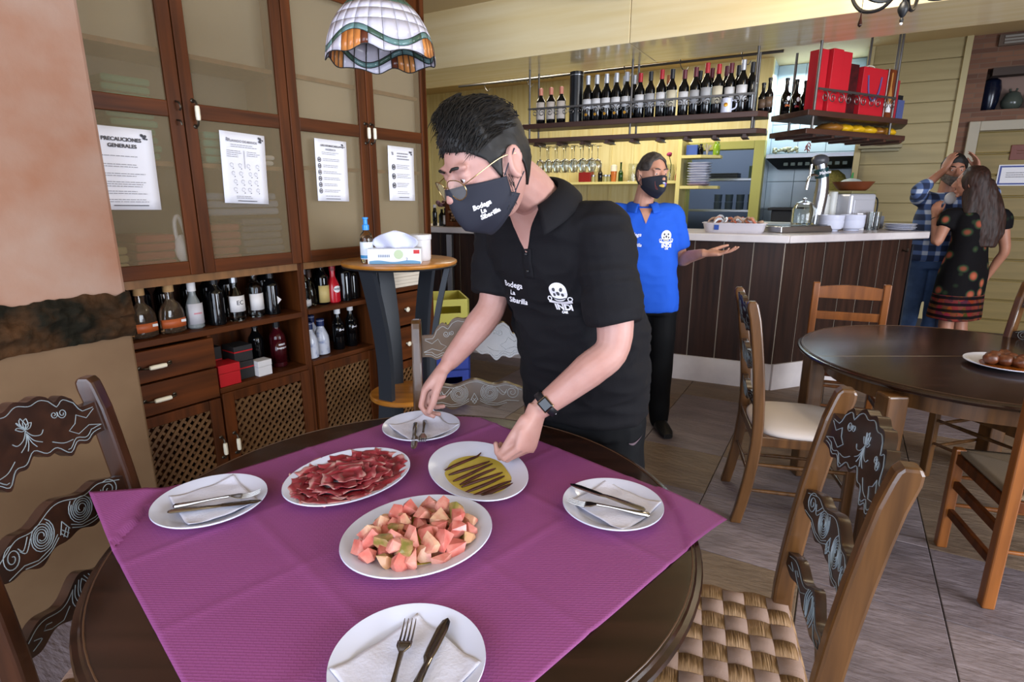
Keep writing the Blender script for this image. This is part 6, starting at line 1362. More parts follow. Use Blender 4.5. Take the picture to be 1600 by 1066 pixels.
def brows(parent, M, m, th=.0045, lift=0):
    for s in (-1, 1):
        b = B().tube([M @ V(p) for p in bez([(s*.013, .0985, .033+lift), (s*.030, .0980, .038+lift), (s*.052, .0845, .034+lift)], 5)], [th*.7]*4+[th]*4+[th*.5]*3, 8); ob('eyebrow', b, m, parent)
def hairshell(M, line, thick, sx=.079, sy=.1, sz=.12, n=72, nv=16, ns=38, amp=.006):
    """cap of hair: line(a) height of the hair edge, thick(a, v) thickness; a=0 is the face side"""
    b = B()
    def hf(u, v):
        a = 2*PI*u; z0 = line(a); t0 = math.asin(max(-1, min(1, z0/sz))); t = t0+(PI/2-t0)*v*.999; r = math.cos(t)
        p = V((math.sin(a)*sx*r, math.cos(a)*sy*r, sz*math.sin(t)))
        if z0 < 0 and p.z < 0:
            q = -p.z/.116; p.x *= 1-.30*q**1.4
            if p.y < 0: p.y *= 1-.45*q**1.2
        nn = V((p.x/sx**2, p.y/sy**2, p.z/sz**2)).normalized(); th = thick(a, v)
        return p+nn*(th*(1+.0*v)+amp*noise.noise((p.x*ns, p.y*ns, p.z*ns))*min(1, v*5))+(V((0, .0, 0)))
    g = B().grid(hf, n, nv, cu=True); return g
def strands(b, M, pts, dirs, L, r, seed=1, curl=.25, lift=.5):
    rr = random.Random(seed)
    for p, d in zip(pts, dirs):
        l = L*rr.uniform(.6, 1.2); up = V((p.x, p.y, p.z)).normalized(); d = (d-up*d.dot(up)).normalized(); j = V((rr.uniform(-1, 1), rr.uniform(-1, 1), rr.uniform(-1, 1)))*curl
        q = [p, p+(d+j*.4+up*lift)*l*.4, p+(d*1.1+j+up*lift*.5)*l*.75, p+(d*1.25+j*1.4-up*.1)*l]
        b.tube([M @ x for x in q], [r, r*.9, r*.6, r*.15], 4)
M_skin = mat('skin_fair', '#b48a80', .5, c2='#ab7d72', ns=14, bump=.06, bs=90, sss=.06); M_skin2 = mat('skin_tan', '#bd8d78', .5, c2='#b3806a', ns=14, bump=.06, bs=90, sss=.05); M_skin3 = mat('skin_warm', '#a5735c', .5, c2='#9c6a55', ns=14, sss=.05)
M_bpolo = mat('black_pique', '#100f13', .85, bump=.12, ns=260, spec=.25); M_btrous = mat('black_track_cloth', '#07080b', .7, spec=.2); M_bluep = mat('blue_pique', '#1e55c4', .8, bump=.08, ns=200, spec=.25)
M_hairb = mat('black_hair', '#0a0807', .6, c2='#161210', ns=30, stretch=(1, 1, 3)); M_maskb = mat('mask_black_cloth', '#1c1e2a', .75)
M_shoe = mat('black_shoe', '#0e0e10', .4)
def shoes(parent, an, fwd, m=None):
    an = V(an); f = V(fwd).normalized(); x = V((f.y, -f.x, 0)); b = B(); up = V((0, 0, 1)); g = V((an.x, an.y, 0))
    loft(b, [(g-f*.075+up*.03, x*.028, up*.028), (g-f*.04+up*.045, x*.036, up*.045), (g+f*.03+up*.045, x*.040, up*.045), (g+f*.1+up*.035, x*.045, up*.034), (g+f*.16+up*.026, x*.043, up*.025), (g+f*.195+up*.018, x*.028, up*.016)], 18, 2.6)
    return ob('shoe', b, m or M_shoe, parent)
# ---- the man in black leaning over the table
man = thing('person', 'man in black polo shirt and black mask leaning over the table, setting down a plate', 'person', (.26, 1.9, 0))
def P_(o, par): 
    o.location = -par.location; return o
def adopt(root):
    for o in root.children: o.location = V(o.location)-root.location
lt = V((.80, -.60, 0)).normalized(); lb = V((.90, -.43, 0)).normalized()
def fw(l): return V((l.y, -l.x, 0))      # facing direction for a given left-hand direction
HC = V((-.052, 1.385, 1.550)); HF = V((-.74, -.50, -.46)); HU = V((-.30, -.16, .92))
LSh, LEl, LWr = V((.238, 1.525, 1.388)), V((.270, 1.465, 1.098)), V((.076, 1.445, .926))
RSh, REl, RWr = V((-.035, 1.795, 1.40)), V((-.060, 1.75, 1.16)), V((-.196, 1.722, .978))
body = B()
MH = head(body, HC, HF, HU, 1.08)
limb(body, [V((.085, 1.62, 1.43)), V((.045, 1.555, 1.495)), V((-.02, 1.46, 1.54))], [.075, .064, .062])
loft(body, [(V((.245, 1.80, .9)), lb*.17, fw(lb)*.12), (V((.2, 1.75, 1.1)), lt*.17, fw(lt)*.13), (V((.12, 1.66, 1.34)), lt*.17, fw(lt)*.10), (V((.075, 1.60, 1.44)), lt*.09, fw(lt)*.07)])
limb(body, [LSh, LSh.lerp(LEl, .5)+V((.01, 0, 0)), LEl, LEl.lerp(LWr, .35)+V((.0, -.012, -.006)), LWr], [.058, .056, .046, .047, .029])
limb(body, [RSh, RSh.lerp(REl, .5), REl, REl.lerp(RWr, .35)+V((.004, -.01, -.004)), RWr], [.058, .055, .045, .046, .029])
tl, thl, fl_ = hand(body, LWr+V((-.012, -.003, -.014)), (-.30, -.30, -.90), (-.74, .62, .08), False, [(38, 66, 42), (44, 58, 36), (50, 48, 30), (54, 42, 25)], [(.93, .16, .30), (.92, -.10, .38), (.92, -.14, .34)], 1.15)
tr_, thr, fr_ = hand(body, RWr+V((-.012, -.002, -.014)), (-.66, -.10, -.74), (.74, -.05, -.62), True, [(28, 48, 32), (36, 55, 32), (44, 60, 35), (50, 60, 35)], [(.82, .38, .36), (.90, .02, .42), (.95, -.04, .30)], 1.14)
for s, kx in ((1, V((.36, 1.80, .48))), (-1, V((.215, 1.95, .48)))):
    limb(body, [V((.25, 1.83, .86))+lb*.09*s, kx, V((kx.x+.01, kx.y+.06, .08))], [.07, .05, .04])
bm_ = remesh(body, .0042, 3); ob('body', bm_, M_skin, man, ang=180)
# nails
for (p, d), (f, n, s) in [(t, fl_) for t in tl]+[(t, fr_) for t in tr_]:
    pass
shirt = B()
SE = [(V((.252, 1.835, .775)), lb*.205, fw(lb)*.155), (V((.250, 1.825, .86)), lb*.208, fw(lb)*.162), (V((.240, 1.80, .96)), lb.lerp(lt, .3)*.214, fw(lb)*.178), (V((.213, 1.765, 1.08)), lb.lerp(lt, .6)*.212, fw(lt)*.175), (V((.165, 1.715, 1.21)), lt*.208, fw(lt)*.158), (V((.125, 1.665, 1.32)), lt*.205, fw(lt)*.138), (V((.10, 1.632, 1.395)), lt*.185, fw(lt)*.112), (V((.082, 1.612, 1.445)), lt*.125, fw(lt)*.090), (V((.068, 1.592, 1.475)), lt*.075, fw(lt)*.075)]
loft(shirt, SE, 36, 2.4)
limb(shirt, [V((.10, 1.62, 1.40)), LSh+V((-.03, .02, .0))], [.082, .080]); limb(shirt, [V((.07, 1.66, 1.40)), RSh+V((.03, -.02, 0))], [.09, .082])
limb(shirt, [LSh, LSh.lerp(LEl, .45)+V((.008, 0, 0)), LSh.lerp(LEl, .78)+V((.012, 0, 0))], [.080, .076, .078]); limb(shirt, [RSh, RSh.lerp(REl, .5), RSh.lerp(REl, .86)], [.078, .072, .074])
def flatcap(b, o, d):
    """trim everything beyond the hem plane so that the sleeve ends in a clean edge"""
    o = V(o); d = V(d).normalized(); b.v = [tuple(V(v)-d*max(0, (V(v)-o).dot(d))) if (V(v)-o).length < .13 else v for v in b.v]
flatcap(shirt, LSh.lerp(LEl, .80), LEl-LSh); flatcap(shirt, RSh.lerp(REl, .88), REl-RSh)
sm0 = remesh(shirt, .007, 5); wrinkle(sm0, .009, 6, (1, 1, 2.4), .007, 9)
ob('polo_shirt', sm0, M_bpolo, man, ang=180); TS = bvh(sm0)
cN = V((.058, 1.578, 1.462)); uN = V((-.34, -.45, .83)); fN = V((-.62, -.62, -.46))
collar(man, M_bpolo, cN, uN, fN, .080, .036, .052, 52, .045)
# open throat and placket
vn = B(); nf = fw(lt)+V((0, 0, .15))
vn.grid(lambda u, v: ((u-.5)*.125*(1-v), .02-.15*v, 0), 13, 14); ob('open_neckline', decal(vn, TS, cN+fw(lt)*.07+V((0, 0, .005)), nf, lt, .003), M_skin, man)
pk = B(); pk.grid(lambda u, v: ((u-.5)*.032, -.115-.08*v, 0), 4, 10); ob('placket', decal(pk, TS, cN+fw(lt)*.07+V((0, 0, .005)), nf, lt, .003), M_bpolo, man, solid=.002)
for k in range(2): q = decal(B().add([(0, -.13-.045*k, 0)], []), TS, cN+fw(lt)*.07+V((0, 0, .005)), nf, lt, .006); ob('button', B().ell(q.v[0], (.005, .005, .005), nu=10, nv=6), M_black, man)
FT = (fw(lt)+V((0, 0, -.12))).normalized()
logos(man, TS, V((.175, 1.60, 1.235)), FT, lt, V((.055, 1.70, 1.22)), 1.0)
# trousers
tro = B(); loft(tro, [(V((.252, 1.84, .72)), lb*.185, fw(lb)*.145), (V((.255, 1.84, .80)), lb*.195, fw(lb)*.15), (V((.25, 1.83, .90)), lb*.195, fw(lb)*.15)], 32, 2.4)
for s, kx in ((1, V((.375, 1.80, .46))), (-1, V((.215, 1.95, .46)))):
    limb(tro, [V((.252, 1.84, .76))+lb*.095*s, V((.252, 1.84, .62)).lerp(kx, .4)+lb*.055*s, kx, V((kx.x+.01, kx.y+.03, .25)), V((kx.x+.01, kx.y+.06, .07))], [.112, .105, .088, .078, .066])
tm0 = remesh(tro, .008, 4); wrinkle(tm0, .008, 7, (1, 1, .6), .004, 12); ob('trousers', tm0, M_btrous, man, ang=180)
TT = bvh(tm0); sw = B()
sp1 = [(-.036+.075*t, -.006+.030*t**1.5-.008*math.sin(PI*t)) for t in [i/12 for i in range(13)]]; sp2 = [(-.036+.075*t, -.006+.030*t**1.5-.008*math.sin(PI*t)-.012*math.sin(PI*min(1, t*1.15+.1))**1.2*(1-t)) for t in [i/12 for i in range(13)]]
sw.strip(sp1, sp2, 0, .0002, lambda x, y, z: (x, z, y)); ob('trouser_mark', decal(sw, TT, V((.41, 1.70, .72)), V((.45, -.9, .0)), V((1, .4, 0)), .003), mat('faded_mark', '#5b4a52', .7), man, sm=False)
for s, kx in ((1, V((.385, 1.86, 0))), (-1, V((.225, 2.01, 0)))): shoes(man, kx, (-.3, -.95, 0))
# mask, glasses, brows, hair
mk, mkb = mask(man, MH, M_maskb, 'black cloth face mask with white lettering'); TM = bvh(mkb)
tx = B(); put_text('Bodega', .015, -.004, .013, tx, bold=.0006, shear=.2); put_text('La', .014, -.006, .0, tx, bold=.0006, shear=.2); put_text('Sibarilla', .015, .004, -.013, tx, bold=.0006, shear=.2)
hX, hF, hU = MH.to_3x3().col[0].normalized(), MH.to_3x3().col[1].normalized(), MH.to_3x3().col[2].normalized()
dn = (-hX*.72+hF*.70).normalized(); ob('mask_lettering', decal(tx, TM, MH @ V((-.046, .075, -.062)), dn, -(hF*.72+hX*.7)*-1 if 0 else dn.cross(hU)*-1, .0035), M_wt, mk, sm=False)
eyes(man, MH); brows(man, MH, M_hairb, .0036)
gs = thing('x', None, None); bpy.data.objects.remove(gs)
M_gold2 = mat('gold_wire', '#a58a5c', .25, metal=.9)
gfr = B(); lens = []
for s in (-1, 1):
    ring = [(s*.034+.0265*math.cos(a)*(1+.06*math.sin(a)), .116-.010*(abs(math.cos(a))*(s*math.cos(a) > 0)), .000+.0215*math.sin(a)-.002*math.cos(a)*s) for a in [2*PI*i/28 for i in range(28)]]
    gfr.tube([MH @ V(p) for p in ring], .0012, 6, closed=True); gfr.tube([MH @ V(p) for p in bez([(s*.060, .107, .006), (s*.075, .085, .012), (s*.085, .02, .02), (s*.084, -.02, .012)], 5)], .0011, 6)
    L_ = B(); L_.v = [tuple(MH @ V(p)) for p in ring]+[tuple(MH @ V((s*.034, .1165, .0)))]; L_.f = [(i, (i+1) % 28, 28) for i in range(28)]; lens.append(L_)
gfr.tube([MH @ V(p) for p in bez([(-.009, .116, .006), (0, .120, .010), (.009, .116, .006)], 4)], .0012, 6)
go = ob('eyeglasses', gfr, M_gold2, man, label='thin gold rimmed eyeglasses')
for L_ in lens: ob('lens', L_, mat('lens_glass', '#f4efe4', .03, alpha=.09), go)
def line_m(a):
    c = math.cos(a); x = abs(((a+PI) % (2*PI))-PI)
    if x < .75: return .070-.012*(x/.75)
    sb = .05*math.exp(-((x-1.30)/.10)**2)
    if x < 1.15: return .058-.030*(x-.75)/.4-sb
    if x < 1.75: return .028-.010*(x-1.15)/.6-sb
    return .018-.085*sm_(1.75, 2.3, x)
def thick_m(a, v):
    x = abs(((a+PI) % (2*PI))-PI); t = .002+.024*sm_(.25, .75, v); return t+.016*math.exp(-(x/.7)**2)*sm_(.0, .25, v)*(1-v*.5)
hs = hairshell(MH, line_m, thick_m); pts = []; dirs = []; rr = random.Random(11)
for i, p in enumerate(hs.v):
    p = V(p)
    if p.z > .058 or (p.y > .02 and p.z > .05):
        for q in range(3):
            pts.append(p*.99+V((rr.uniform(-.006, .006), rr.uniform(-.006, .006), rr.uniform(-.003, .003)))); dirs.append(V((-.35+rr.uniform(-.3, .3), .15, 1)) if (p.y > .045 and p.z < .125) else V((-.3+rr.uniform(-.35, .35), .95, .1)))
hb = B(); hb.v = [tuple(MH @ V(v)) for v in hs.v]; hb.f = list(hs.f); st_ = B(); strands(st_, MH, [p for p in pts], dirs, .030, .0013, 3, .10, .06)
hh = ob('hair', hb, M_hairb, man, solid=-.004, ang=180); ob('hair_strands', st_, M_hairb, hh, kind='stuff')
bd = B()
for s in (-1, 1):
    for k in range(90): a = rr.uniform(0, 1); p = V((s*(.0745-.012*a), .005+rr.uniform(-.012, .016)+.02*a, -.01-.075*a)); bd.tube([MH @ p, MH @ (p+V((s*.003, .002, -.009)))], [.0008, .0002], 3)
ob('beard_stubble', bd, M_hairb, man, kind='stuff')
# wrist watch
wd_ = (LWr-LEl).normalized(); wc = LWr-wd_*.022; wx = wd_.orthogonal().normalized(); wy = wd_.cross(wx); wn = (V((.45, -.2, .5))-wd_*V((.45, -.2, .5)).dot(wd_)).normalized(); wz = wd_.cross(wn)
wb_ = B(); wb_.grid(lambda u, v: tuple(wc+(wn*math.cos(2*PI*u)*.0335+wz*math.sin(2*PI*u)*.0345)+wd_*(.011*(2*v-1))), 40, 2, cu=True); wo = ob('wrist_watch', wb_, mat('watch_strap', '#14151a', .45), man, solid=.0035, label='black strap watch')
ob('watch_face', B().box(-.017, .017, -.015, .015, 0, .008, frame(wc+wn*.036, wz, wn)), mat('watch_black', '#0c0d12', .15), wo, sm=False, bev=.004); ob('watch_rim', B().box(-.018, .018, -.016, .016, -.001, .004, frame(wc+wn*.036, wz, wn)), M_gold2, wo, sm=False, bev=.003)
for k in range(4): ob('strap_hole', B().ell(tuple(wc-wn*math.cos(.5+.3*k)*.0375*1+wz*math.sin(.5+.3*k)*.0385*-1), .002, nu=8, nv=6), M_label, wo)
adopt(man)
# ---- the man in blue standing before the bar
mb = thing('person', 'man in bright blue polo and black mask standing before the bar, palm held out', 'person', (.86, 3.5, 0))
bx_ = V((1, -.12, 0)).normalized(); by_ = V((-.12, -1, 0)).normalized()     # his left, his front
HC2 = V((.868, 3.47, 1.604)); b2 = B()
MH2 = head(b2, HC2, (.38, -.92, -.06), (0, 0, 1), 1.0)
limb(b2, [V((.835, 3.53, 1.38)), V((.84, 3.515, 1.46)), V((.855, 3.495, 1.55))], [.07, .058, .056])
loft(b2, [(V((.88, 3.5, .9)), bx_*.15, by_*.1), (V((.86, 3.51, 1.2)), bx_*.16, by_*.1), (V((.84, 3.52, 1.40)), bx_*.09, by_*.07)])
L2, E2, W2 = V((1.01, 3.50, 1.375)), V((1.085, 3.50, 1.115)), V((1.155, 3.31, 1.165))
R2, F2, X2 = V((.665, 3.54, 1.375)), V((.60, 3.56, 1.09)), V((.62, 3.42, .87))
limb(b2, [L2, L2.lerp(E2, .5), E2, E2.lerp(W2, .4), W2], [.05, .048, .04, .038, .026]); limb(b2, [R2, R2.lerp(F2, .5), F2, F2.lerp(X2, .4), X2], [.05, .048, .04, .038, .026])
hand(b2, W2+V((.01, -.01, 0)), (.86, -.48, .06), (-.05, -.12, 1), False, [(8, 12, 10), (10, 14, 10), (14, 16, 12), (18, 18, 12)], [(.75, .62, .25), (.88, .38, .25), (.95, .25, .2)], .98, 5)
hand(b2, X2+V((0, -.01, -.01)), (.05, -.3, -.95), (.9, .1, 0), True, [(15, 20, 15)]*4, [(.8, .5, .3), (.9, .2, .3), (.95, .1, .3)], .95)
for s in (1, -1): limb(b2, [V((.88, 3.5, .86))+bx_*.09*s, V((.90, 3.48, .48))+bx_*.1*s, V((.92, 3.52, .09))+bx_*.1*s], [.07, .05, .04])
ob('body', remesh(b2, .005, 3), M_skin2, mb, ang=180)
s2 = B(); loft(s2, [(V((.905, 3.5, .80)), bx_*.175, by_*.128), (V((.895, 3.5, .92)), bx_*.18, by_*.138), (V((.88, 3.5, 1.05)), bx_*.18, by_*.142), (V((.865, 3.505, 1.2)), bx_*.185, by_*.13), (V((.85, 3.51, 1.32)), bx_*.185, by_*.115), (V((.84, 3.515, 1.39)), bx_*.15, by_*.095), (V((.838, 3.52, 1.43)), bx_*.075, by_*.075)], 32, 2.4)
limb(s2, [V((.86, 3.51, 1.35)), L2+V((-.02, 0, 0))], [.085, .072]); limb(s2, [V((.82, 3.52, 1.35)), R2+V((.02, 0, 0))], [.085, .072]); limb(s2, [L2, L2.lerp(E2, .45), L2.lerp(E2, .76)], [.07, .068, .07]); limb(s2, [R2, R2.lerp(F2, .45), R2.lerp(F2, .76)], [.07, .068, .07]); flatcap(s2, L2.lerp(E2, .78), E2-L2); flatcap(s2, R2.lerp(F2, .78), F2-R2)
q2 = wrinkle(remesh(s2, .009, 5), .008, 7, (1, 1, 1.6), .004, 12); ob('polo_shirt', q2, M_bluep, mb, ang=180); T2 = bvh(q2)
collar(mb, M_bluep, (.838, 3.515, 1.422), (0, -.1, 1), by_, .07, .03, .05, 24, .028)
vn = B(); vn.grid(lambda u, v: ((u-.5)*.075*(1-v), -.005-.095*v, 0), 9, 12); ob('open_neckline', decal(vn, T2, V((.838, 3.44, 1.42)), by_+V((0, 0, .25)), bx_, .003), M_skin2, mb)
logos(mb, T2, V((.955, 3.38, 1.255)), by_, bx_, V((.765, 3.40, 1.235)), 1.15)
t2 = B(); loft(t2, [(V((.90, 3.5, .78)), bx_*.165, by_*.115), (V((.9, 3.5, .9)), bx_*.168, by_*.12)], 28, 2.4)
for s in (1, -1): limb(t2, [V((.90, 3.5, .80))+bx_*.085*s, V((.905, 3.49, .48))+bx_*.09*s, V((.92, 3.52, .06))+bx_*.095*s], [.098, .078, .062])
ob('trousers', wrinkle(remesh(t2, .01, 4), .006, 8), M_btrous, mb, ang=180)
for s in (1, -1): shoes(mb, V((.92, 3.53, 0))+bx_*.095*s, (.1, -1, 0))
m2, mb2 = mask(mb, MH2, M_maskb, 'black face mask with small coloured print'); TM2 = bvh(mb2); f2 = MH2.to_3x3().col[1].normalized(); x2 = MH2.to_3x3().col[0].normalized()
for c, dx, dz, r in (('#3f57b0', -.012, -.050, .013), ('#c8a83a', .006, -.054, .011), ('#b04a9a', -.028, -.042, .008), ('#b8c0e0', .0, -.038, .006)):
    g = B().grid(lambda u, v: (r*v*math.cos(2*PI*u)*1.5, r*v*math.sin(2*PI*u)*.7, 0), 16, 3, cu=True); ob('mask_print', decal(g, TM2, MH2 @ V((dx, .1, dz)), f2, -x2, .0035), mat('print_'+c, c, .6), m2, sm=False)
eyes(mb, MH2); M_hairg = mat('greying_hair', '#2c2624', .5, c2='#4a4442', ns=40); brows(mb, MH2, M_hairg, .004)
def line2(a):
    x = abs(((a+PI) % (2*PI))-PI)
    return .092-.02*x if x < .6 else (.08-.055*sm_(.6, 1.0, x) if x < 1.6 else .025-.10*sm_(1.6, 2.3, x))
h2 = hairshell(MH2, line2, lambda a, v: .004+.006*sm_(0, .4, v)); h2.v = [tuple(MH2 @ V(v)) for v in h2.v]; ob('hair', h2, M_hairg, mb, solid=-.004, ang=180)
gl2 = B().tube([MH2 @ V(p) for p in bez([(.05, .112, -.05), (.058, .118, -.03), (.052, .12, -.066), (.038, .122, -.075), (.05, .112, -.05)], 5)], .0013, 5); ob('hanging_glasses', gl2, mat('wire_red', '#6a2a28', .4), mb)
mb.location.x += 0; adopt(mb); mb.location.x -= .05
# ---- man in plaid shirt at the rear wall
mp = thing('person', 'bearded man in blue plaid shirt holding both hands to his head', 'person', (3.76, 5.12, 0))
px_, py_ = V((.95, -.3, 0)).normalized(), V((-.3, -.95, 0)).normalized(); b3 = B()
HC3 = V((3.785, 5.09, 1.70)); MH3 = head(b3, HC3, (-.35, -.92, -.1), (.03, 0, 1), 1.02)
limb(b3, [V((3.78, 5.13, 1.45)), V((3.78, 5.12, 1.55)), V((3.785, 5.11, 1.64))], [.07, .06, .058])
loft(b3, [(V((3.74, 5.12, .95)), px_*.15, py_*.1), (V((3.76, 5.12, 1.4)), px_*.15, py_*.09)])
R3, RE3, RW3 = V((3.60, 5.16, 1.47)), V((3.475, 5.02, 1.535)), V((3.655, 5.02, 1.70)); L3, LE3, LW3 = V((3.955, 5.05, 1.47)), V((4.10, 5.02, 1.50)), V((3.945, 5.02, 1.70))
for A_, B_, C_ in ((R3, RE3, RW3), (L3, LE3, LW3)): limb(b3, [A_, A_.lerp(B_, .5), B_, B_.lerp(C_, .4), C_], [.05, .047, .04, .038, .027])
hand(b3, RW3, (.35, .05, .93), (.85, .2, -.2), True, [(15, 15, 10)]*4, [(.8, .4, .3), (.9, .2, .3), (.95, .1, .2)], .98); hand(b3, LW3, (-.3, .05, .93), (-.85, .2, -.2), False, [(15, 15, 10)]*4, [(.8, .4, .3), (.9, .2, .3), (.95, .1, .2)], .98)
for s in (1, -1): limb(b3, [V((3.74, 5.12, .9))+px_*.08*s, V((3.74, 5.1, .5))+px_*.1*s, V((3.75, 5.14, .09))+px_*.1*s], [.07, .05, .04])
ob('body', remesh(b3, .007, 2), M_skin3, mp, ang=180)
def plaid():
    m = bpy.data.materials.new('blue_plaid'); m.use_nodes = True; nt = m.node_tree; p = nt.nodes['Principled BSDF']; p.inputs['Roughness'].default_value = .85
    tc = nt.nodes.new('ShaderNodeTexCoord'); ws_ = []
    for d in ('X', 'Z'):
        w = nt.nodes.new('ShaderNodeTexWave'); w.bands_direction = d; w.inputs['Scale'].default_value = 3.6; nt.links.new(tc.outputs['Object'], w.inputs['Vector']); r = nt.nodes.new('ShaderNodeValToRGB'); r.color_ramp.elements[0].position = .55; r.color_ramp.elements[1].position = .75; nt.links.new(w.outputs['Fac'], r.inputs['Fac']); ws_.append(r)
    a = nt.nodes.new('ShaderNodeMath'); a.operation = 'ADD'; nt.links.new(ws_[0].outputs['Color'], a.inputs[0]); nt.links.new(ws_[1].outputs['Color'], a.inputs[1])
    h = nt.nodes.new('ShaderNodeMath'); h.operation = 'MULTIPLY'; h.inputs[1].default_value = .5; nt.links.new(a.outputs[0], h.inputs[0])
    c = nt.nodes.new('ShaderNodeValToRGB'); e = c.color_ramp.elements; e[0].color = col('#1b2744'); e[1].color = col('#b4bccb'); q = e.new(.5); q.color = col('#4a5f8c'); nt.links.new(h.outputs[0], c.inputs['Fac']); nt.links.new(c.outputs['Color'], p.inputs['Base Color']); return m
M_plaid = plaid(); s3_ = B(); loft(s3_, [(V((3.735, 5.12, .93)), px_*.185, py_*.13), (V((3.74, 5.12, 1.1)), px_*.18, py_*.135), (V((3.76, 5.12, 1.3)), px_*.19, py_*.125), (V((3.775, 5.12, 1.44)), px_*.17, py_*.1), (V((3.78, 5.12, 1.52)), px_*.08, py_*.075)], 28)
for A_, B_, C_ in ((R3, RE3, RW3), (L3, LE3, LW3)): limb(s3_, [V((3.77, 5.12, 1.42)), A_, A_.lerp(B_, .5), B_, B_.lerp(C_, .25)], [.08, .072, .068, .062, .058])
ob('plaid_shirt', wrinkle(remesh(s3_, .011, 4), .008, 9), M_plaid, mp, ang=180); ob('undershirt', B().ell((3.745, 5.01, 1.47), (.05, .025, .05)), M_label, mp)
j3 = B(); loft(j3, [(V((3.74, 5.12, .86)), px_*.165, py_*.115), (V((3.74, 5.12, 1.0)), px_*.16, py_*.115)], 24)
for s in (1, -1): limb(j3, [V((3.74, 5.12, .88))+px_*.085*s, V((3.735, 5.1, .5))+px_*.09*s, V((3.745, 5.14, .06))+px_*.095*s], [.095, .076, .062])
ob('jeans', wrinkle(remesh(j3, .011, 4), .006, 9), mat('denim', '#2f4468', .85, c2='#3d557d', ns=10), mp, ang=180)
for s in (1, -1): shoes(mp, V((3.745, 5.15, 0))+px_*.095*s, (-.3, -.95, 0))
eyes(mp, MH3); brows(mp, MH3, M_hairb, .005)
h3 = hairshell(MH3, line_m, lambda a, v: .006+.016*sm_(0, .5, v)); h3.v = [tuple(MH3 @ V(v)) for v in h3.v]; ob('hair', h3, M_hairb, mp, solid=-.004, ang=180)
bd3 = B()
def bdf(u, v):
    a = (2*u-1)*1.35; e = abs(2*u-1); z = -.045+.03*e-(.085-.03*e)*v; t = max(0, -z/.116); return MH3 @ V((math.sin(a)*.083*(1-.26*t**1.4), math.cos(a)*.104*(1-.03*t)+.004*math.sin(PI*v), z+.004*noise.noise((a*9, v*9, 1))))
bd3.grid(bdf, 25, 8); ob('beard', bd3, mat('grey_beard', '#4a423e', .8, c2='#6b625c', ns=60), mp, solid=.01)
ob('wrist_band', B().tube([RW3+(RE3-RW3).normalized()*.05+V(q)*.031 for q in [(math.cos(a)*.8, math.sin(a)*.3, math.cos(a)*-.6+math.sin(a)*.2) for a in [2*PI*i/16 for i in range(16)]]], .005, 6, closed=True), mat('band_cream', '#b09a80', .6), mp)
adopt(mp)
# ---- woman in flowered dress seen from behind
wm_ = thing('person', 'long haired woman in black flowered dress seen from behind, one hand raised', 'person', (3.76, 4.72, 0))
wx_, wy_ = V((-.9, -.42, 0)).normalized(), V((-.42, .9, 0)).normalized()     # her left, her front (towards the man)
b4 = B(); HC4 = V((3.68, 4.74, 1.585)); MH4 = head(b4, HC4, (-.72, .62, .0), (0, 0, 1), .96)
limb(b4, [V((3.745, 4.72, 1.36)), V((3.725, 4.725, 1.44)), V((3.70, 4.735, 1.53))], [.055, .048, .048])
loft(b4, [(V((3.745, 4.72, .9)), wx_*.14, wy_*.1), (V((3.75, 4.72, 1.3)), wx_*.14, wy_*.09), (V((3.75, 4.72, 1.37)), wx_*.07, wy_*.06)])
A1, A2, A3 = V((3.575, 4.75, 1.335)), V((3.48, 4.72, 1.12)), V((3.53, 4.86, 1.33)); Z1_, Z2_, Z3_ = V((3.925, 4.66, 1.335)), V((3.985, 4.64, 1.06)), V((3.955, 4.72, .84))
limb(b4, [A1, A1.lerp(A2, .5), A2, A2.lerp(A3, .4), A3], [.046, .044, .036, .034, .023]); limb(b4, [Z1_, Z1_.lerp(Z2_, .5), Z2_, Z2_.lerp(Z3_, .4), Z3_], [.046, .043, .036, .034, .023])
hand(b4, A3, (.15, .25, .95), (.7, .5, 0), False, [(20, 30, 20)]*4, [(.8, .4, .3), (.9, .2, .3), (.95, .1, .2)], .88); hand(b4, Z3_, (-.15, .3, -.93), (-.8, .2, .1), True, [(15, 20, 15)]*4, [(.8, .5, .3), (.9, .2, .3), (.95, .1, .3)], .88)
for s in (1, -1): limb(b4, [V((3.745, 4.72, .85))+wx_*.085*s, V((3.75, 4.73, .47))+wx_*.10*s, V((3.755, 4.70, .30))+wx_*.105*s, V((3.76, 4.69, .08))+wx_*.105*s], [.085, .056, .052, .036])
ob('body', remesh(b4, .007, 2), M_skin3, wm_, ang=180)
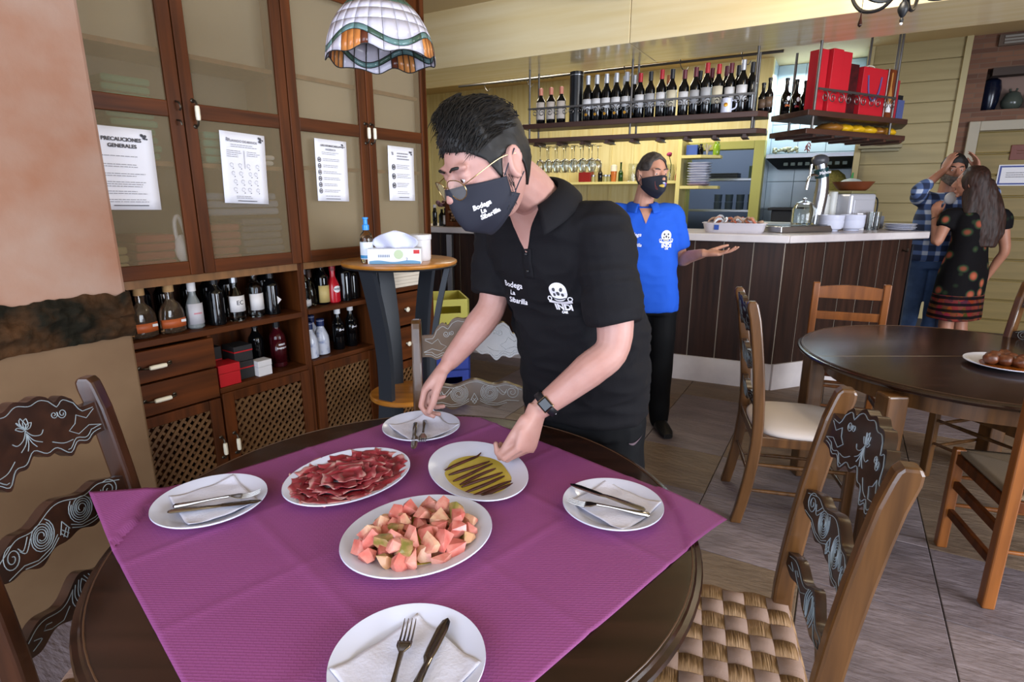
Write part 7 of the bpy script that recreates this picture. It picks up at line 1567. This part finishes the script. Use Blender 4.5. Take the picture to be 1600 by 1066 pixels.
def dressmat():
    m = bpy.data.materials.new('flowered_dress'); m.use_nodes = True; nt = m.node_tree; p = nt.nodes['Principled BSDF']; p.inputs['Roughness'].default_value = .85; p.inputs['Specular IOR Level'].default_value = .15
    tc = nt.nodes.new('ShaderNodeTexCoord'); vo = nt.nodes.new('ShaderNodeTexVoronoi'); vo.inputs['Scale'].default_value = 9; nt.links.new(tc.outputs['Object'], vo.inputs['Vector'])
    c1 = nt.nodes.new('ShaderNodeValToRGB'); e = c1.color_ramp.elements; e[0].position = .0; e[0].color = col('#b8674a'); e[1].position = .42; e[1].color = col('#0c0a0d'); q = e.new(.24); q.color = col('#8a4433'); q = e.new(.34); q.color = col('#2a3a26'); nt.links.new(vo.outputs['Distance'], c1.inputs['Fac'])
    sx = nt.nodes.new('ShaderNodeSeparateXYZ'); nt.links.new(tc.outputs['Object'], sx.inputs[0])
    w = nt.nodes.new('ShaderNodeTexWave'); w.bands_direction = 'Z'; w.inputs['Scale'].default_value = 6; w.inputs['Distortion'].default_value = 1; nt.links.new(tc.outputs['Object'], w.inputs['Vector'])
    v2_ = nt.nodes.new('ShaderNodeTexVoronoi'); v2_.inputs['Scale'].default_value = 26; nt.links.new(tc.outputs['Object'], v2_.inputs['Vector'])
    c2 = nt.nodes.new('ShaderNodeValToRGB'); e = c2.color_ramp.elements; e[0].position = .3; e[0].color = col('#1a0d0e'); e[1].position = .6; e[1].color = col('#7a3d30'); nt.links.new(w.outputs['Fac'], c2.inputs['Fac'])
    mu = nt.nodes.new('ShaderNodeMix'); mu.data_type = 'RGBA'; mu.blend_type = 'MULTIPLY'; mu.inputs['Factor'].default_value = .8; nt.links.new(c2.outputs['Color'], mu.inputs['A']); nt.links.new(v2_.outputs['Color'], mu.inputs['B'])
    lt_ = nt.nodes.new('ShaderNodeMath'); lt_.operation = 'LESS_THAN'; lt_.inputs[1].default_value = .70; nt.links.new(sx.outputs['Z'], lt_.inputs[0])
    mx = nt.nodes.new('ShaderNodeMix'); mx.data_type = 'RGBA'; nt.links.new(lt_.outputs[0], mx.inputs['Factor']); nt.links.new(c1.outputs['Color'], mx.inputs['A']); nt.links.new(mu.outputs['Result'], mx.inputs['B']); nt.links.new(mx.outputs['Result'], p.inputs['Base Color']); return m
d4 = B(); loft(d4, [(V((3.735, 4.72, .49)), wx_*.225, wy_*.17), (V((3.738, 4.72, .7)), wx_*.215, wy_*.155), (V((3.745, 4.72, .88)), wx_*.205, wy_*.145), (V((3.75, 4.72, 1.02)), wx_*.175, wy_*.12), (V((3.75, 4.72, 1.12)), wx_*.16, wy_*.115), (V((3.75, 4.72, 1.26)), wx_*.175, wy_*.115), (V((3.75, 4.72, 1.345)), wx_*.15, wy_*.09), (V((3.75, 4.72, 1.385)), wx_*.07, wy_*.06)], 32)
limb(d4, [V((3.7, 4.73, 1.31)), A1, A1.lerp(A2, .42)], [.07, .062, .06]); limb(d4, [V((3.8, 4.71, 1.31)), Z1_, Z1_.lerp(Z2_, .36)], [.07, .062, .06]); flatcap(d4, A1.lerp(A2, .46), A2-A1); flatcap(d4, Z1_.lerp(Z2_, .4), Z2_-Z1_)
ob('dress', wrinkle(remesh(d4, .011, 4), .008, 8, (1, 1, .6)), dressmat(), wm_, ang=180)
M_hairw = mat('brown_hair', '#1e0e08', .6, c2='#331a10', ns=8, stretch=(9, 9, .7), bump=.3)
h4 = B(); h4.ell(HC4+V((.02, -.015, .018)), (.098, .108, .118)); loft(h4, [(HC4+V((.035, -.03, .03)), V((.095, -.03, 0)), V((.035, .085, 0))), (V((3.745, 4.69, 1.5)), V((.115, -.04, 0)), V((.03, .075, 0))), (V((3.765, 4.645, 1.34)), V((.135, -.045, 0)), V((.02, .05, 0))), (V((3.77, 4.615, 1.2)), V((.125, -.04, 0)), V((.016, .04, 0))), (V((3.775, 4.605, 1.09)), V((.085, -.03, 0)), V((.008, .02, 0)))], 24)
ob('long_hair', wrinkle(remesh(h4, .008, 4), .012, 14, (1.6, 1.6, .35), .004, 34), M_hairw, wm_, ang=180)
for s in (1, -1): shoes(wm_, V((3.76, 4.70, 0))+wx_*.105*s, (-.5, .85, 0))
ob('bracelet', B().tube([A3.lerp(A2, .12)+V((.027*math.cos(a), .018*math.sin(a), .02*math.sin(a)*-.6)) for a in [2*PI*i/16 for i in range(16)]], .004, 6, closed=True), M_black, wm_)
adopt(wm_)
